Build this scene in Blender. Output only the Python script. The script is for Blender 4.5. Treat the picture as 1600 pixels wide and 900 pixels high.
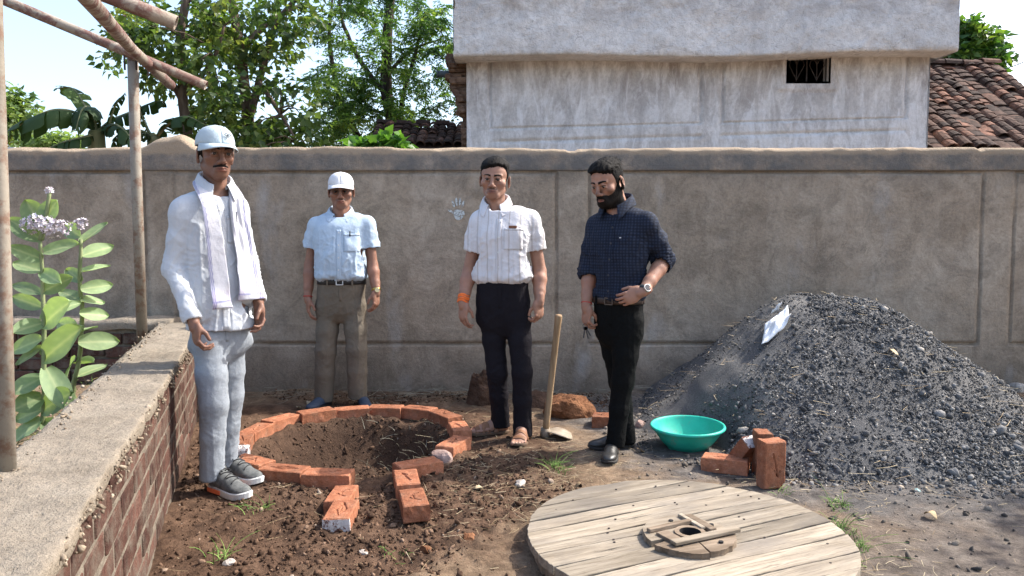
import bpy, bmesh, math, random
import numpy as np
from mathutils import Vector, Matrix
from mathutils.bvhtree import BVHTree
R = math.radians
random.seed(7); rng = np.random.default_rng(7)
sc = bpy.context.scene
for o in list(bpy.data.objects): bpy.data.objects.remove(o)

# ------------------------------------------------------------------ camera
CAM_H, FPX, PITCH = 1.20, 1156.0, R(3.96)
cam_d = bpy.data.cameras.new('camera'); cam = bpy.data.objects.new('camera', cam_d)
sc.collection.objects.link(cam)
cam_d.sensor_width = 36.0; cam_d.lens = 36.0 * FPX / 1600.0
cam_d.clip_start = 0.05; cam_d.clip_end = 2000
cam.location = (0, 0, CAM_H); cam.rotation_euler = (R(90) - PITCH, 0, 0)
sc.camera = cam

# ------------------------------------------------------------------ sky, sun, exposure
SUN_EL, SUN_BEHIND = 46.0, 21.0          # elevation, degrees behind the wall plane (sun comes from the right)
sx = math.cos(R(SUN_EL)) * math.cos(R(SUN_BEHIND)); sy = math.cos(R(SUN_EL)) * math.sin(R(SUN_BEHIND)); sz = math.sin(R(SUN_EL))
w = bpy.data.worlds.new('World'); sc.world = w; w.use_nodes = True
nt = w.node_tree; bg = nt.nodes['Background']
sky = nt.nodes.new('ShaderNodeTexSky'); sky.sky_type = 'NISHITA'; sky.sun_disc = False
sky.sun_elevation = R(SUN_EL); sky.sun_rotation = R(90 - SUN_BEHIND)
sky.air_density = 1.0; sky.dust_density = 3.0; sky.ozone_density = 0.8; sky.altitude = 0
nt.links.new(sky.outputs[0], bg.inputs[0]); bg.inputs[1].default_value = 0.15
sun_d = bpy.data.lights.new('sun', 'SUN'); sun_d.energy = 2.75; sun_d.angle = R(0.53); sun_d.color = (1.0, 0.955, 0.88)
sun = bpy.data.objects.new('sun', sun_d); sc.collection.objects.link(sun)
sun.rotation_euler = Vector((sx, sy, sz)).to_track_quat('Z', 'Y').to_euler()
sc.view_settings.view_transform = 'Standard'; sc.view_settings.look = 'None'
sc.view_settings.exposure = 1.5; sc.view_settings.gamma = 1.0; sc.view_settings.use_curve_mapping = False
sc.render.engine = 'CYCLES'
sc.cycles.max_bounces = 6; sc.cycles.transparent_max_bounces = 8

# ------------------------------------------------------------------ helpers
def P(px, py, d):                       # a place seen at a spot of the 1600 x 900 photograph, d metres in front of the camera
    c, s = math.cos(PITCH), math.sin(PITCH)
    a = (450 - py) / FPX
    t = d / (c + a * s)                 # d is the level distance along +Y
    return Vector(((px - 800) / FPX * t, d, CAM_H + t * (a * c - s)))
def V3(v): return np.array([v[0], v[1], v[2]], float)

def link(o, parent=None):
    sc.collection.objects.link(o)
    if parent is not None: o.parent = parent
    return o
def tag(o, label=None, cat=None, group=None, kind=None):
    if label: o['label'] = label
    if cat: o['category'] = cat
    if group: o['group'] = group
    if kind: o['kind'] = kind
    return o
def empty(name, loc, rz=0.0):
    o = bpy.data.objects.new(name, None); o.location = loc; o.rotation_euler = (0, 0, rz); o.empty_display_size = .1
    return link(o)
def mesh(name, verts, faces, mat=None, parent=None, smooth=False, loc=None, rot=None):
    me = bpy.data.meshes.new(name)
    verts = np.asarray(verts, np.float32)
    if isinstance(faces, np.ndarray):
        n = faces.shape[1]; nf = len(faces)
        me.vertices.add(len(verts)); me.vertices.foreach_set('co', verts.ravel())
        me.loops.add(nf * n); me.loops.foreach_set('vertex_index', faces.astype(np.int32).ravel())
        me.polygons.add(nf); me.polygons.foreach_set('loop_start', np.arange(0, nf * n, n, dtype=np.int32))
        me.update(calc_edges=True); me.validate()
    else:
        me.from_pydata([tuple(map(float, v)) for v in verts], [], [list(f) for f in faces]); me.update()
    if smooth: me.polygons.foreach_set('use_smooth', [True] * len(me.polygons))
    if mat is not None: me.materials.append(mat)
    o = bpy.data.objects.new(name, me)
    if loc is not None: o.location = loc
    if rot is not None: o.rotation_euler = rot
    return link(o, parent)
def mcopy(o, parent=None, loc=None, rot=None, scale=None):
    c = o.copy(); sc.collection.objects.link(c); c.parent = parent
    if loc is not None: c.location = loc
    if rot is not None: c.rotation_euler = rot
    if scale is not None: c.scale = scale
    return c
class MB:                                # collects simple shapes into one mesh
    def __init__(s): s.v = []; s.f = []
    def add(s, v, f):
        b = len(s.v); s.v += [tuple(map(float, p)) for p in v]; s.f += [[i + b for i in q] for q in f]
    def box(s, c, d, rz=0.0, M=None):
        hx, hy, hz = d[0] / 2, d[1] / 2, d[2] / 2
        v = [Vector((x, y, z)) for x in (-hx, hx) for y in (-hy, hy) for z in (-hz, hz)]
        m = M if M is not None else Matrix.Rotation(rz, 3, 'Z')
        s.add([m @ p + Vector(c) for p in v], [(0,1,3,2),(4,6,7,5),(0,4,5,1),(2,3,7,6),(0,2,6,4),(1,5,7,3)])
    def tube(s, pts, rad, n=10, caps=True):
        pts = [Vector(p) for p in pts]; rings = []
        rad = rad if hasattr(rad, '__len__') else [rad] * len(pts)
        ref = None; v = []
        for i, p in enumerate(pts):
            t = (pts[min(i + 1, len(pts) - 1)] - pts[max(i - 1, 0)]).normalized()
            if ref is None: ref = t.orthogonal().normalized()
            else: ref = (ref - t * ref.dot(t)).normalized()
            b = t.cross(ref)
            for k in range(n):
                a = 2 * math.pi * k / n
                v.append(p + (ref * math.cos(a) + b * math.sin(a)) * rad[i])
        f = [(i*n+k, i*n+(k+1) % n, (i+1)*n+(k+1) % n, (i+1)*n+k) for i in range(len(pts)-1) for k in range(n)]
        if caps: f += [tuple(range(n))[::-1], tuple(range((len(pts)-1)*n, len(pts)*n))]
        s.add(v, f)
    def build(s, name, mat, parent=None, smooth=False, loc=None, rot=None, bevel=0.0):
        o = mesh(name, s.v, s.f, mat, parent, smooth, loc, rot)
        if bevel:
            m = o.modifiers.new('bevel', 'BEVEL'); m.width = bevel; m.segments = 2; m.limit_method = 'ANGLE'
        return o
# value noise, numpy
_perm = rng.permutation(512).astype(np.int64); _val = rng.random(512) * 2 - 1
def vnoise(p):
    p = np.asarray(p, float); i = np.floor(p).astype(np.int64); f = p - i; u = f * f * f * (f * (f * 6 - 15) + 10)
    def h(a, b, c): return _val[_perm[(_perm[(_perm[a & 511] + b) & 511] + c) & 511]]
    x, y, z = i[..., 0], i[..., 1], i[..., 2]; ux, uy, uz = u[..., 0], u[..., 1], u[..., 2]
    def lx(b, c): a0 = h(x, y + b, z + c); return a0 + (h(x + 1, y + b, z + c) - a0) * ux
    def ly(c): a0 = lx(0, c); return a0 + (lx(1, c) - a0) * uy
    a0 = ly(0); return a0 + (ly(1) - a0) * uz
def fbm(p, oct=4, gain=.5):
    s = 0; a = 1; p = np.asarray(p, float)
    for k in range(oct): s = s + a * vnoise(p + 17.3 * k); p = p * 2.03; a *= gain
    return s
def sstep(a, b, x): t = np.clip((x - a) / (b - a), 0, 1); return t * t * (3 - 2 * t)

# ------------------------------------------------------------------ materials
class NT:
    def __init__(s, name):
        s.m = bpy.data.materials.new(name); s.m.use_nodes = True; s.t = s.m.node_tree
        s.b = s.t.nodes['Principled BSDF']; s.out = s.t.nodes['Material Output']; s._c = None
    def n(s, typ, **kw):
        nd = s.t.nodes.new(typ)
        for k, v in kw.items():
            if k.startswith('i_'):
                key = k[2:].replace('_', ' '); nd.inputs[int(key) if key.isdigit() else key].default_value = v
            else: setattr(nd, k, v)
        return nd
    def l(s, a, b): s.t.links.new(a, b)
    def co(s, kind='Object'):
        if s._c is None: s._c = s.n('ShaderNodeTexCoord')
        return s._c.outputs[kind]
    def noise(s, scale, detail=5, rough=.55, stretch=None, dist=0.0, co='Object'):
        v = s.co(co)
        if stretch:
            mp = s.n('ShaderNodeMapping'); mp.inputs['Scale'].default_value = stretch; s.l(v, mp.inputs[0]); v = mp.outputs[0]
        nd = s.n('ShaderNodeTexNoise', i_Scale=scale, i_Detail=detail, i_Roughness=rough, i_Distortion=dist)
        s.l(v, nd.inputs['Vector']); return nd.outputs['Fac']
    def ramp(s, fac, stops, interp='LINEAR'):
        r = s.n('ShaderNodeValToRGB'); r.color_ramp.interpolation = interp; e = r.color_ramp.elements
        while len(e) < len(stops): e.new(.5)
        for k, (p, c) in enumerate(stops):
            e[k].position = p; c = (c, c, c) if not hasattr(c, '__len__') else c; e[k].color = (c[0], c[1], c[2], 1)
        s.l(fac, r.inputs[0]); return r.outputs[0]
    def mix(s, fac, a, b, mode='MIX'):
        m = s.n('ShaderNodeMix', data_type='RGBA', blend_type=mode)
        for sock, val in ((m.inputs[0], fac), (m.inputs[6], a), (m.inputs[7], b)):
            if hasattr(val, 'is_linked'): s.l(val, sock)
            elif hasattr(val, '__len__'): sock.default_value = (*val[:3], 1)
            else: sock.default_value = val
        return m.outputs[2]
    def math(s, op, a, b=None, c=None):
        m = s.n('ShaderNodeMath', operation=op)
        for k, val in enumerate((a, b, c)):
            if val is None: continue
            if hasattr(val, 'is_linked'): s.l(val, m.inputs[k])
            else: m.inputs[k].default_value = val
        return m.outputs[0]
    def bump(s, h, dist=.005, strength=1.0, prev=None):
        b = s.n('ShaderNodeBump', i_Strength=strength, i_Distance=dist); s.l(h, b.inputs['Height'])
        if prev is not None: s.l(prev, b.inputs['Normal'])
        return b.outputs[0]
    def fin(s, col=None, rough=.8, nrm=None, spec=None, metal=None, sub=None):
        if col is not None:
            if hasattr(col, 'is_linked'): s.l(col, s.b.inputs['Base Color'])
            else: s.b.inputs['Base Color'].default_value = (*col[:3], 1)
        if hasattr(rough, 'is_linked'): s.l(rough, s.b.inputs['Roughness'])
        else: s.b.inputs['Roughness'].default_value = rough
        if nrm is not None: s.l(nrm, s.b.inputs['Normal'])
        if spec is not None: s.b.inputs['Specular IOR Level'].default_value = spec
        if metal is not None: s.b.inputs['Metallic'].default_value = metal
        if sub is not None:
            s.b.inputs['Subsurface Weight'].default_value = sub; s.b.inputs['Subsurface Radius'].default_value = (.012, .005, .003)
        return s.m
def simple(name, c1, c2, scale=20, rough=.8, bump=.0, bscale=None, spec=.3, detail=5, metal=None, stretch=None, lo=.35, hi=.65, rnd=0.0):
    t = NT(name); f = t.noise(scale, detail, stretch=stretch); col = t.ramp(f, [(lo, c1), (hi, c2)])
    if rnd:
        oi = t.n('ShaderNodeObjectInfo'); k = t.math('MULTIPLY_ADD', oi.outputs['Random'], 2 * rnd, 1 - rnd)
        col = t.mix(1.0, col, t.n('ShaderNodeCombineColor').outputs[0], 'MULTIPLY')
        cc = t.t.nodes[-1] if False else [n for n in t.t.nodes if n.type == 'COMBINE_COLOR'][-1]
        for q in range(3): t.l(k, cc.inputs[q])
    nrm = t.bump(t.noise(bscale or scale * 3, 6, .65, stretch=stretch), bump) if bump else None
    return t.fin(col, rough, nrm, spec, metal)

# ================================================================== GROUND
RC = np.array([-.91, 4.27])              # centre of the brick ring
LW0, LWD = np.array([-.42, 0.0]), np.array([-.325, .9457])   # low wall right face: point and direction
LWN = np.array([.9457, .325])             # its normal, towards the pit
def lw_side(x, y): return (x - LW0[0]) * LWN[0] + (y - LW0[1]) * LWN[1]
FEET = [(-1.32, 3.38), (-1.34, 3.6), (-1.36, 5.13), (-1.04, 5.13), (-.14, 4.44), (.05, 4.26), (.54, 3.96), (.58, 4.14)]
def gz(x, y, fine=True):
    x = np.asarray(x, float); y = np.asarray(y, float)
    q = np.stack([x, y, 0 * x], -1)
    r = np.hypot(x - RC[0], y - RC[1])
    z = .012 * fbm(q * 1.7, 3)
    dirt = sstep(1.55, .9, np.hypot((x + .9) / 1.15, (y - 3.75) / 1.15))       # dug-over soil
    if fine:
        z = z + dirt * (.018 * fbm(q * 6, 4) + .020 * np.abs(fbm(q * 17, 3)) - .012) + (1 - dirt) * .004 * fbm(q * 12, 4)
    z = z + .03 * sstep(.70, .95, r) * sstep(1.5, 1.0, r) * (.4 + .8 * vnoise(q * 2.2))  # spoil round the ring
    z = z - .27 * sstep(.57, .33, r)                                            # the pit
    # channel to the front
    cx = np.abs(x + .72 - .03 * (y - 3.6)); ch = sstep(.15, .07, cx) * sstep(2.95, 3.3, y) * sstep(4.1, 3.8, y)
    z = z - .05 * ch
    z = z + .05 * sstep(5.25, 5.6, y) * (.6 + .6 * vnoise(q * 3)) * sstep(5.9, 5.5, y)    # heap against the wall
    for fx, fy in FEET: z = z * (1 - np.exp(-(((x - fx) ** 2 + (y - fy) ** 2) / .045)))
    inner = sstep(-.20, -.28, lw_side(x, y)) * sstep(5.3, 5.0, y) * sstep(-7, -6, x)
    z = z * (1 - inner) + inner * (.20 + .02 * fbm(q * 5, 3))
    return z
def lines(a, b, step, far, n=14):
    core = np.arange(a, b + step / 2, step); g = np.geomspace(step, far, n)
    return np.concatenate([a - g[::-1], core, b + g])
gx = lines(-2.6, 3.6, .0165, 200); gy = lines(1.6, 5.7, .0165, 300)
GX, GY = np.meshgrid(gx, gy, indexing='ij'); GZ = gz(GX, GY); GZ[(GY > 6) | (np.abs(GX) > 9) | (GY < 0)] = 0
nx, ny = GX.shape
idx = np.arange(nx * ny).reshape(nx, ny)
gf = np.stack([idx[:-1, :-1], idx[1:, :-1], idx[1:, 1:], idx[:-1, 1:]], -1).reshape(-1, 4)
t = NT('ground_soil'); co = t.co()
sep = t.n('ShaderNodeSeparateXYZ'); t.l(co, sep.inputs[0]); X, Y = sep.outputs[0], sep.outputs[1]
def blob(cx, cy, rx, ry, a, b, wob=.5):   # soft-edged patch of another soil, edge broken by noise
    dx = t.math('DIVIDE', t.math('SUBTRACT', X, cx), rx); dy = t.math('DIVIDE', t.math('SUBTRACT', Y, cy), ry)
    d = t.math('SQRT', t.math('ADD', t.math('MULTIPLY', dx, dx), t.math('MULTIPLY', dy, dy)))
    d = t.math('ADD', d, t.math('MULTIPLY', t.math('SUBTRACT', t.noise(2.6, 6, .65), .5), wob * 2))
    m = t.n('ShaderNodeMapRange', interpolation_type='SMOOTHSTEP'); t.l(d, m.inputs[0])
    m.inputs[1].default_value = a; m.inputs[2].default_value = b; m.inputs[3].default_value = 1; m.inputs[4].default_value = 0
    return m.outputs[0]
n1 = t.noise(9, 8, .7); n2 = t.noise(60, 6, .7); n3 = t.noise(1.1, 4)
dry = t.ramp(n1, [(.3, (.13, .088, .056)), (.52, (.225, .155, .10)), (.72, (.33, .245, .165))])
red = t.ramp(n1, [(.3, (.042, .025, .017)), (.5, (.097, .057, .036)), (.72, (.175, .108, .070))])
grey = t.ramp(n1, [(.3, (.05, .047, .045)), (.5, (.115, .105, .098)), (.72, (.20, .18, .16))])
col = t.mix(blob(-.95, 3.9, 1.35, 1.75, .78, 1.08, .45), dry, red)
col = t.mix(blob(2.1, 4.7, 1.75, 1.7, .8, 1.1, .35), col, grey)
col = t.mix(t.math('MULTIPLY', blob(2.3, 2.4, 1.7, 1.1, .5, 1.2, .5), .7), col, grey)
col = t.mix(t.math('MULTIPLY', blob(-.9, 4.3, .62, .62, .7, 1.05, .2), .6), col, (.055, .034, .024))
col = t.mix(1.0, col, t.ramp(n2, [(.3, .72), (.7, 1.2)]), 'MULTIPLY')
nr = t.bump(n2, .012); nr = t.bump(t.noise(190, 4, .7), .004, prev=nr)
M_ground = t.fin(col, .95, nr, .15)
g = mesh('ground', np.stack([GX, GY, GZ], -1).reshape(-1, 3), gf, M_ground, smooth=True); tag(g, kind='structure')

# ================================================================== WALL MATERIALS
def plaster(name, base, dark, light, streak=.4, warm_top=None, sc_=1.0, bump=.006, fine=45):
    t = NT(name)
    big = t.noise(1.3 * sc_, 6, .62, dist=.4); st = t.noise(2.6 * sc_, 6, .65, stretch=(1.6, 1, .22)); sp = t.noise(fine, 5, .7)
    mid = t.noise(7 * sc_, 6, .7)
    col = t.ramp(big, [(.28, dark), (.5, base), (.74, light)])
    col = t.mix(t.math('MULTIPLY', t.ramp(st, [(.42, 0), (.68, 1)]), streak), col, light)
    col = t.mix(t.math('MULTIPLY', t.ramp(mid, [(.5, 0), (.75, 1)]), .35), col, dark)
    col = t.mix(1.0, col, t.ramp(sp, [(.3, .78), (.55, 1.0), (.75, 1.12)]), 'MULTIPLY')
    if warm_top: col = warm_top(t, col)
    nr = t.bump(mid, bump * 2); nr = t.bump(sp, bump, prev=nr); nr = t.bump(t.noise(fine * 4, 3, .7), bump * .35, prev=nr)
    return t.fin(col, .93, nr, .15)
def band(t, z0, z1, axis=2, wob=.12, ns=3.0):
    s = t.n('ShaderNodeSeparateXYZ'); t.l(t.co(), s.inputs[0])
    v = t.math('ADD', s.outputs[axis], t.math('MULTIPLY', t.math('SUBTRACT', t.noise(ns, 6, .65), .5), wob * 2))
    m = t.n('ShaderNodeMapRange', interpolation_type='SMOOTHSTEP'); t.l(v, m.inputs[0]); m.inputs[1].default_value = z0; m.inputs[2].default_value = z1
    return m.outputs[0]
def wall_extra(t, col):
    # soot-grey weathering under the coping, darker towards the ground
    st = t.ramp(t.noise(2.2, 6, .7, stretch=(1, 1, .35)), [(.38, 0), (.62, 1)])
    col = t.mix(t.math('MULTIPLY', band(t, 1.45, 1.85, wob=.25), t.math('MULTIPLY', st, .8)), col, (.145, .132, .118))
    col = t.mix(t.math('MULTIPLY', t.math('SUBTRACT', 1.0, band(t, .05, .42, wob=.2)), .5), col, (.12, .095, .075))
    mot = t.ramp(t.noise(4.5, 7, .75, dist=.8), [(.40, .80), (.5, 1.0), (.62, 1.16)]); col = t.mix(1.0, col, mot, 'MULTIPLY')
    cr = t.math('ABSOLUTE', t.math('SUBTRACT', t.noise(.9, 7, .6, stretch=(1.2, 1, .7), dist=.9), .5)); cm = t.math('MULTIPLY', t.ramp(cr, [(0, 1), (.0022, 0)]), t.ramp(t.noise(.7, 2), [(.50, 0), (.58, 1)])); col = t.mix(t.math('MULTIPLY', cm, .35), col, (.10, .085, .07))
    lim = t.ramp(t.noise(2.3, 5, .6, stretch=(1.3, 1, .5)), [(.60, 0), (.76, 1)])
    col = t.mix(t.math('MULTIPLY', lim, .5), col, (.42, .41, .40))
    return col
M_wall = plaster('boundary_plaster', (.335, .265, .198), (.235, .188, .143), (.435, .365, .29), .45, wall_extra)
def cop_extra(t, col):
    col = t.mix(band(t, 1.80, 1.835, wob=.035, ns=6), t.mix(t.ramp(t.noise(5, 6, .7), [(.35, 0), (.6, 1)]), col, (.16, .15, .14)), (.36, .28, .20))  # sunlit tan top edge painted into the colour, over the blotchy grey face
    return col
M_cop = plaster('coping_plaster', (.31, .25, .195), (.19, .165, .14), (.40, .33, .265), .35, cop_extra, bump=.008)

# ---------------------------------------------------------------- relief sheet: a wall face with grooves cut into it
def merge_lines(core, extra, tol=.004):
    c = [v for v in core if all(abs(v - e) > tol for e in extra)]
    return np.array(sorted(c + list(extra)))
WY = 5.60
GRV = [(-2.77, 1), (-2.54, 1), (.335, 1), (.585, 1), (3.545, 1), (3.79, 1)]
ZT, ZB, GW = 1.684, .385, .009
ex = []
for xg, _ in GRV: ex += [xg - GW * 1.6, xg - GW, xg + GW, xg + GW * 1.6]
ez = []
for zg in (ZT, ZB): ez += [zg - GW * 1.6, zg - GW, zg + GW, zg + GW * 1.6]
wx = merge_lines(np.arange(-9, 9.6, .03), ex); wz = merge_lines(np.arange(-.15, 1.74, .03), ez)
WX, WZ = np.meshgrid(wx, wz, indexing='ij')
def groove_depth(u, c): return np.clip((GW * 1.6 - np.abs(u - c)) / (GW * .6), 0, 1)
pilaster = np.zeros_like(WX, bool)
for a, b in ((-2.77, -2.54), (.335, .585), (3.545, 3.79)): pilaster |= (WX > a) & (WX < b)
dep = np.zeros_like(WX)
for xg, _ in GRV: dep = np.maximum(dep, groove_depth(WX, xg) * (WZ < ZT + GW) * (WZ > (ZB - GW if xg > 3 or abs(xg - .585) < .01 or abs(xg + 2.54) < .01 or abs(xg - .335) < .01 else -1)))
hb = np.maximum(groove_depth(WZ, ZT), groove_depth(WZ, ZB)); hb[pilaster] = 0; dep = np.maximum(dep, hb)
q = np.stack([WX, 0 * WX, WZ], -1)
dep = dep * np.clip(.85 + .6 * vnoise(q * 4), .25, 1.1)
WYY = WY + .020 * dep - .007 * fbm(q * 1.5, 3) - .003 * fbm(q * 9, 3)
iw = np.arange(WX.size).reshape(WX.shape)
ff = np.stack([iw[:-1, :-1], iw[1:, :-1], iw[1:, 1:], iw[:-1, 1:]], -1).reshape(-1, 4)
bw = empty('boundary_wall', (0, WY, 0)); tag(bw, 'long grey-brown plastered boundary wall with grooved panels behind the men', 'wall')
def loc(v, o): return np.asarray(v, float) - np.array(o.location)
vv = np.stack([WX, WYY, WZ], -1).reshape(-1, 3)
nV = len(vv); xs0, xs1, z0, z1 = wx[0], wx[-1], wz[0], wz[-1]
vb = np.array([[xs0, WY + .2, z0], [xs1, WY + .2, z0], [xs1, WY + .2, z1], [xs0, WY + .2, z1]])
wo = mesh('wall_face', loc(np.vstack([vv, vb]), bw), [list(map(int, f)) for f in ff] + [[nV + 1, nV, nV + 3, nV + 2]], M_wall, bw, True)
# coping: rounded bar with a lumpy top; a mound over the left pilaster
cxs = np.arange(-9, 9.6, .025); prof = [(.001, 1.694), (-.010, 1.696), (-.0125, 1.700), (-.0135, 1.715), (-.0140, 1.75), (-.0140, 1.80), (-.0135, 1.836), (-.0110, 1.846), (-.002, 1.856), (.020, 1.865), (.06, 1.870), (.12, 1.872), (.19, 1.866), (.22, 1.83), (.225, 1.705)]
cv = []
for i, x in enumerate(cxs):
    bumpz = .085 * math.exp(-((x + 2.56) / .17) ** 4) + .02 * math.exp(-((x + 2.5) / .05) ** 2)
    for (yy, zz) in prof:
        k = max(0, (zz - 1.72) / .15)
        n = float(vnoise(np.array([x * 3, yy * 9, zz * 7]))) * .010 + float(vnoise(np.array([x * 13, yy * 20, zz * 20]))) * .006
        low = -.016 * k * (1 if abs(x - .45) < .03 or abs(x - 3.52) < .025 else 0)
        cv.append((x, WY + yy - n * (.35 + .5 * (k > .9)), zz + k * (n + bumpz + low)))
npf = len(prof); cf = [(i*npf+k, (i+1)*npf+k, (i+1)*npf+k+1, i*npf+k+1) for i in range(len(cxs)-1) for k in range(npf-1)]
mesh('coping', loc(cv, bw), cf, M_cop, bw, True)
# pale hand print on the plaster
hp = MB(); hc = P(716, 328, WY)
def blobpoly(cx, cz, rx, rz, ang=0, n=14):
    pts = []
    for k in range(n):
        a = 2 * math.pi * k / n; r = 1 + .12 * math.sin(3 * a + cx * 90); u, v_ = rx * r * math.cos(a), rz * r * math.sin(a)
        pts.append((hc.x + cx + u * math.cos(ang) - v_ * math.sin(ang), WY - .016, hc.z + cz + u * math.sin(ang) + v_ * math.cos(ang)))
    hp.add(pts, [list(range(n))])
blobpoly(.005, -.035, .042, .040)
for (fx, fz, ln, an) in ((-.036, .045, .028, .35), (-.012, .062, .032, .08), (.014, .060, .030, -.1), (.036, .042, .026, -.3), (-.055, -.012, .022, .95)):
    blobpoly(fx, fz, .0085, ln, an)
t = NT('hand_print_paint'); t.b.inputs['Alpha'].default_value = 1
f = t.ramp(t.noise(55, 5, .7), [(.36, 0), (.52, 1)]); t.l(f, t.b.inputs['Alpha'])
hpo = hp.build('hand_print', t.fin((.50, .53, .52), .9), bw); hpo.location = -bw.location; hpo['label'] = 'pale blue-white painted hand print'

# ================================================================== LOW BRICK WALL (left) and its cross wall
t = NT('old_brick'); oi = t.n('ShaderNodeObjectInfo'); col = t.ramp(t.noise(9, 6, .65), [(.3, (.052, .028, .023)), (.7, (.125, .062, .046))]); k_ = t.math('MULTIPLY_ADD', oi.outputs['Random'], .7, .65); cc = t.n('ShaderNodeCombineColor'); [t.l(k_, cc.inputs[q]) for q in range(3)]
geo = t.n('ShaderNodeNewGeometry'); nd = t.n('ShaderNodeTexNoise', i_Scale=11.0, i_Detail=7.0, i_Roughness=.7); t.l(geo.outputs['Position'], nd.inputs['Vector'])
col = t.mix(1.0, col, cc.outputs[0], 'MULTIPLY'); col = t.mix(t.math('MULTIPLY', t.ramp(nd.outputs['Fac'], [(.46, 0), (.62, 1)]), .7), col, (.145, .12, .094)); M_lowbrick = t.fin(col, .93, t.bump(t.noise(45, 6, .7), .010, prev=t.bump(nd.outputs['Fac'], .02)), .12)
M_mortar = simple('mortar', (.15, .125, .098), (.24, .205, .16), 14, .95, .02, 40, .1)
def slab_extra(t, col):
    pits = t.ramp(t.noise(38, 4, .75), [(.60, 0), (.70, 1)])
    return t.mix(t.math('MULTIPLY', pits, .6), col, (.16, .12, .085))
M_slab = plaster('wall_top_screed', (.285, .24, .185), (.205, .17, .13), (.355, .305, .24), .3, slab_extra, 3.0, .007, 45)
def brick_mesh(name, L, W, H, mat, r=.006, jit=.003, seed=0):
    bm = bmesh.new(); bmesh.ops.create_cube(bm, size=1)
    for v in bm.verts: v.co = Vector((v.co.x * L, v.co.y * W, v.co.z * H))
    bmesh.ops.bevel(bm, geom=bm.edges[:], offset=r, segments=1, affect='EDGES', profile=.5)
    rr = random.Random(seed)
    for v in bm.verts: v.co += Vector((rr.uniform(-1, 1), rr.uniform(-1, 1), rr.uniform(-1, 1))) * jit
    me = bpy.data.meshes.new(name); bm.to_mesh(me); bm.free(); me.materials.append(mat); return me
lw = empty('low_brick_wall', (LW0[0], LW0[1], 0), math.atan2(LWD[1], LWD[0]))    # local x runs along the wall, -y is the pit side
tag(lw, 'low old brick wall with rough cement top at left, one man beside it', 'wall')
LEN0, LEN1, TH, HT = .3, 5.62, .25, .60
m = MB(); m.box(((LEN0 + LEN1) / 2, TH / 2, HT / 2 - .06), (LEN1 - LEN0, TH - .002, HT - .06)); m.build('mortar_core', M_mortar, lw)
bmeshes = [brick_mesh('brick', .228, .09, .073, M_lowbrick, .005, .0018, s) for s in range(5)]
k = 0
for c in range(6):
    s = LEN0 - (.12 if c % 2 else 0) + .12
    while s < LEN1 - .12:
        o = bpy.data.objects.new('brick', bmeshes[k % 5]); link(o, lw); k += 1
        o.location = (s, .045 - .003 + random.uniform(-.003, .003), .045 + c * .0885 + random.uniform(-.004, .004)); o.rotation_euler = (random.uniform(-.02, .02), random.uniform(-.015, .015), random.uniform(-.008, .008))
        s += .243
# rough cement top as a lumpy slab that overhangs a little
ua = np.arange(LEN0, LEN1 + .01, .022); wprof = np.concatenate([[-.014, -.021, -.022, -.020], np.linspace(-.014, TH + .006, 15), [TH + .018, TH + .012]])
zprof = np.concatenate([[HT - .050, HT - .034, HT - .010, HT - .003], np.full(15, HT), [HT - .02, HT - .085]])
UU, WW = np.meshgrid(ua, np.arange(len(wprof)), indexing='ij')
Yl = wprof[WW]; Zl = zprof[WW]; q = np.stack([UU, Yl, Zl], -1)
ed = ((WW < 4) | (WW > 18)); Yl = Yl + np.where(ed, .007, .002) * fbm(q * 9, 3) ; Zl = Zl + np.where(ed, .009, .004) * fbm(q * 7 + 5, 4) + .004 * fbm(q * 30, 2)
il = np.arange(UU.size).reshape(UU.shape); lf = np.stack([il[:-1, :-1], il[1:, :-1], il[1:, 1:], il[:-1, 1:]], -1).reshape(-1, 4)
mesh('cement_top', np.stack([UU, Yl, Zl], -1).reshape(-1, 3), [list(map(int, f)) for f in lf] + [list(map(int, il[0])), list(map(int, il[-1][::-1]))], M_slab, lw, True)
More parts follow.
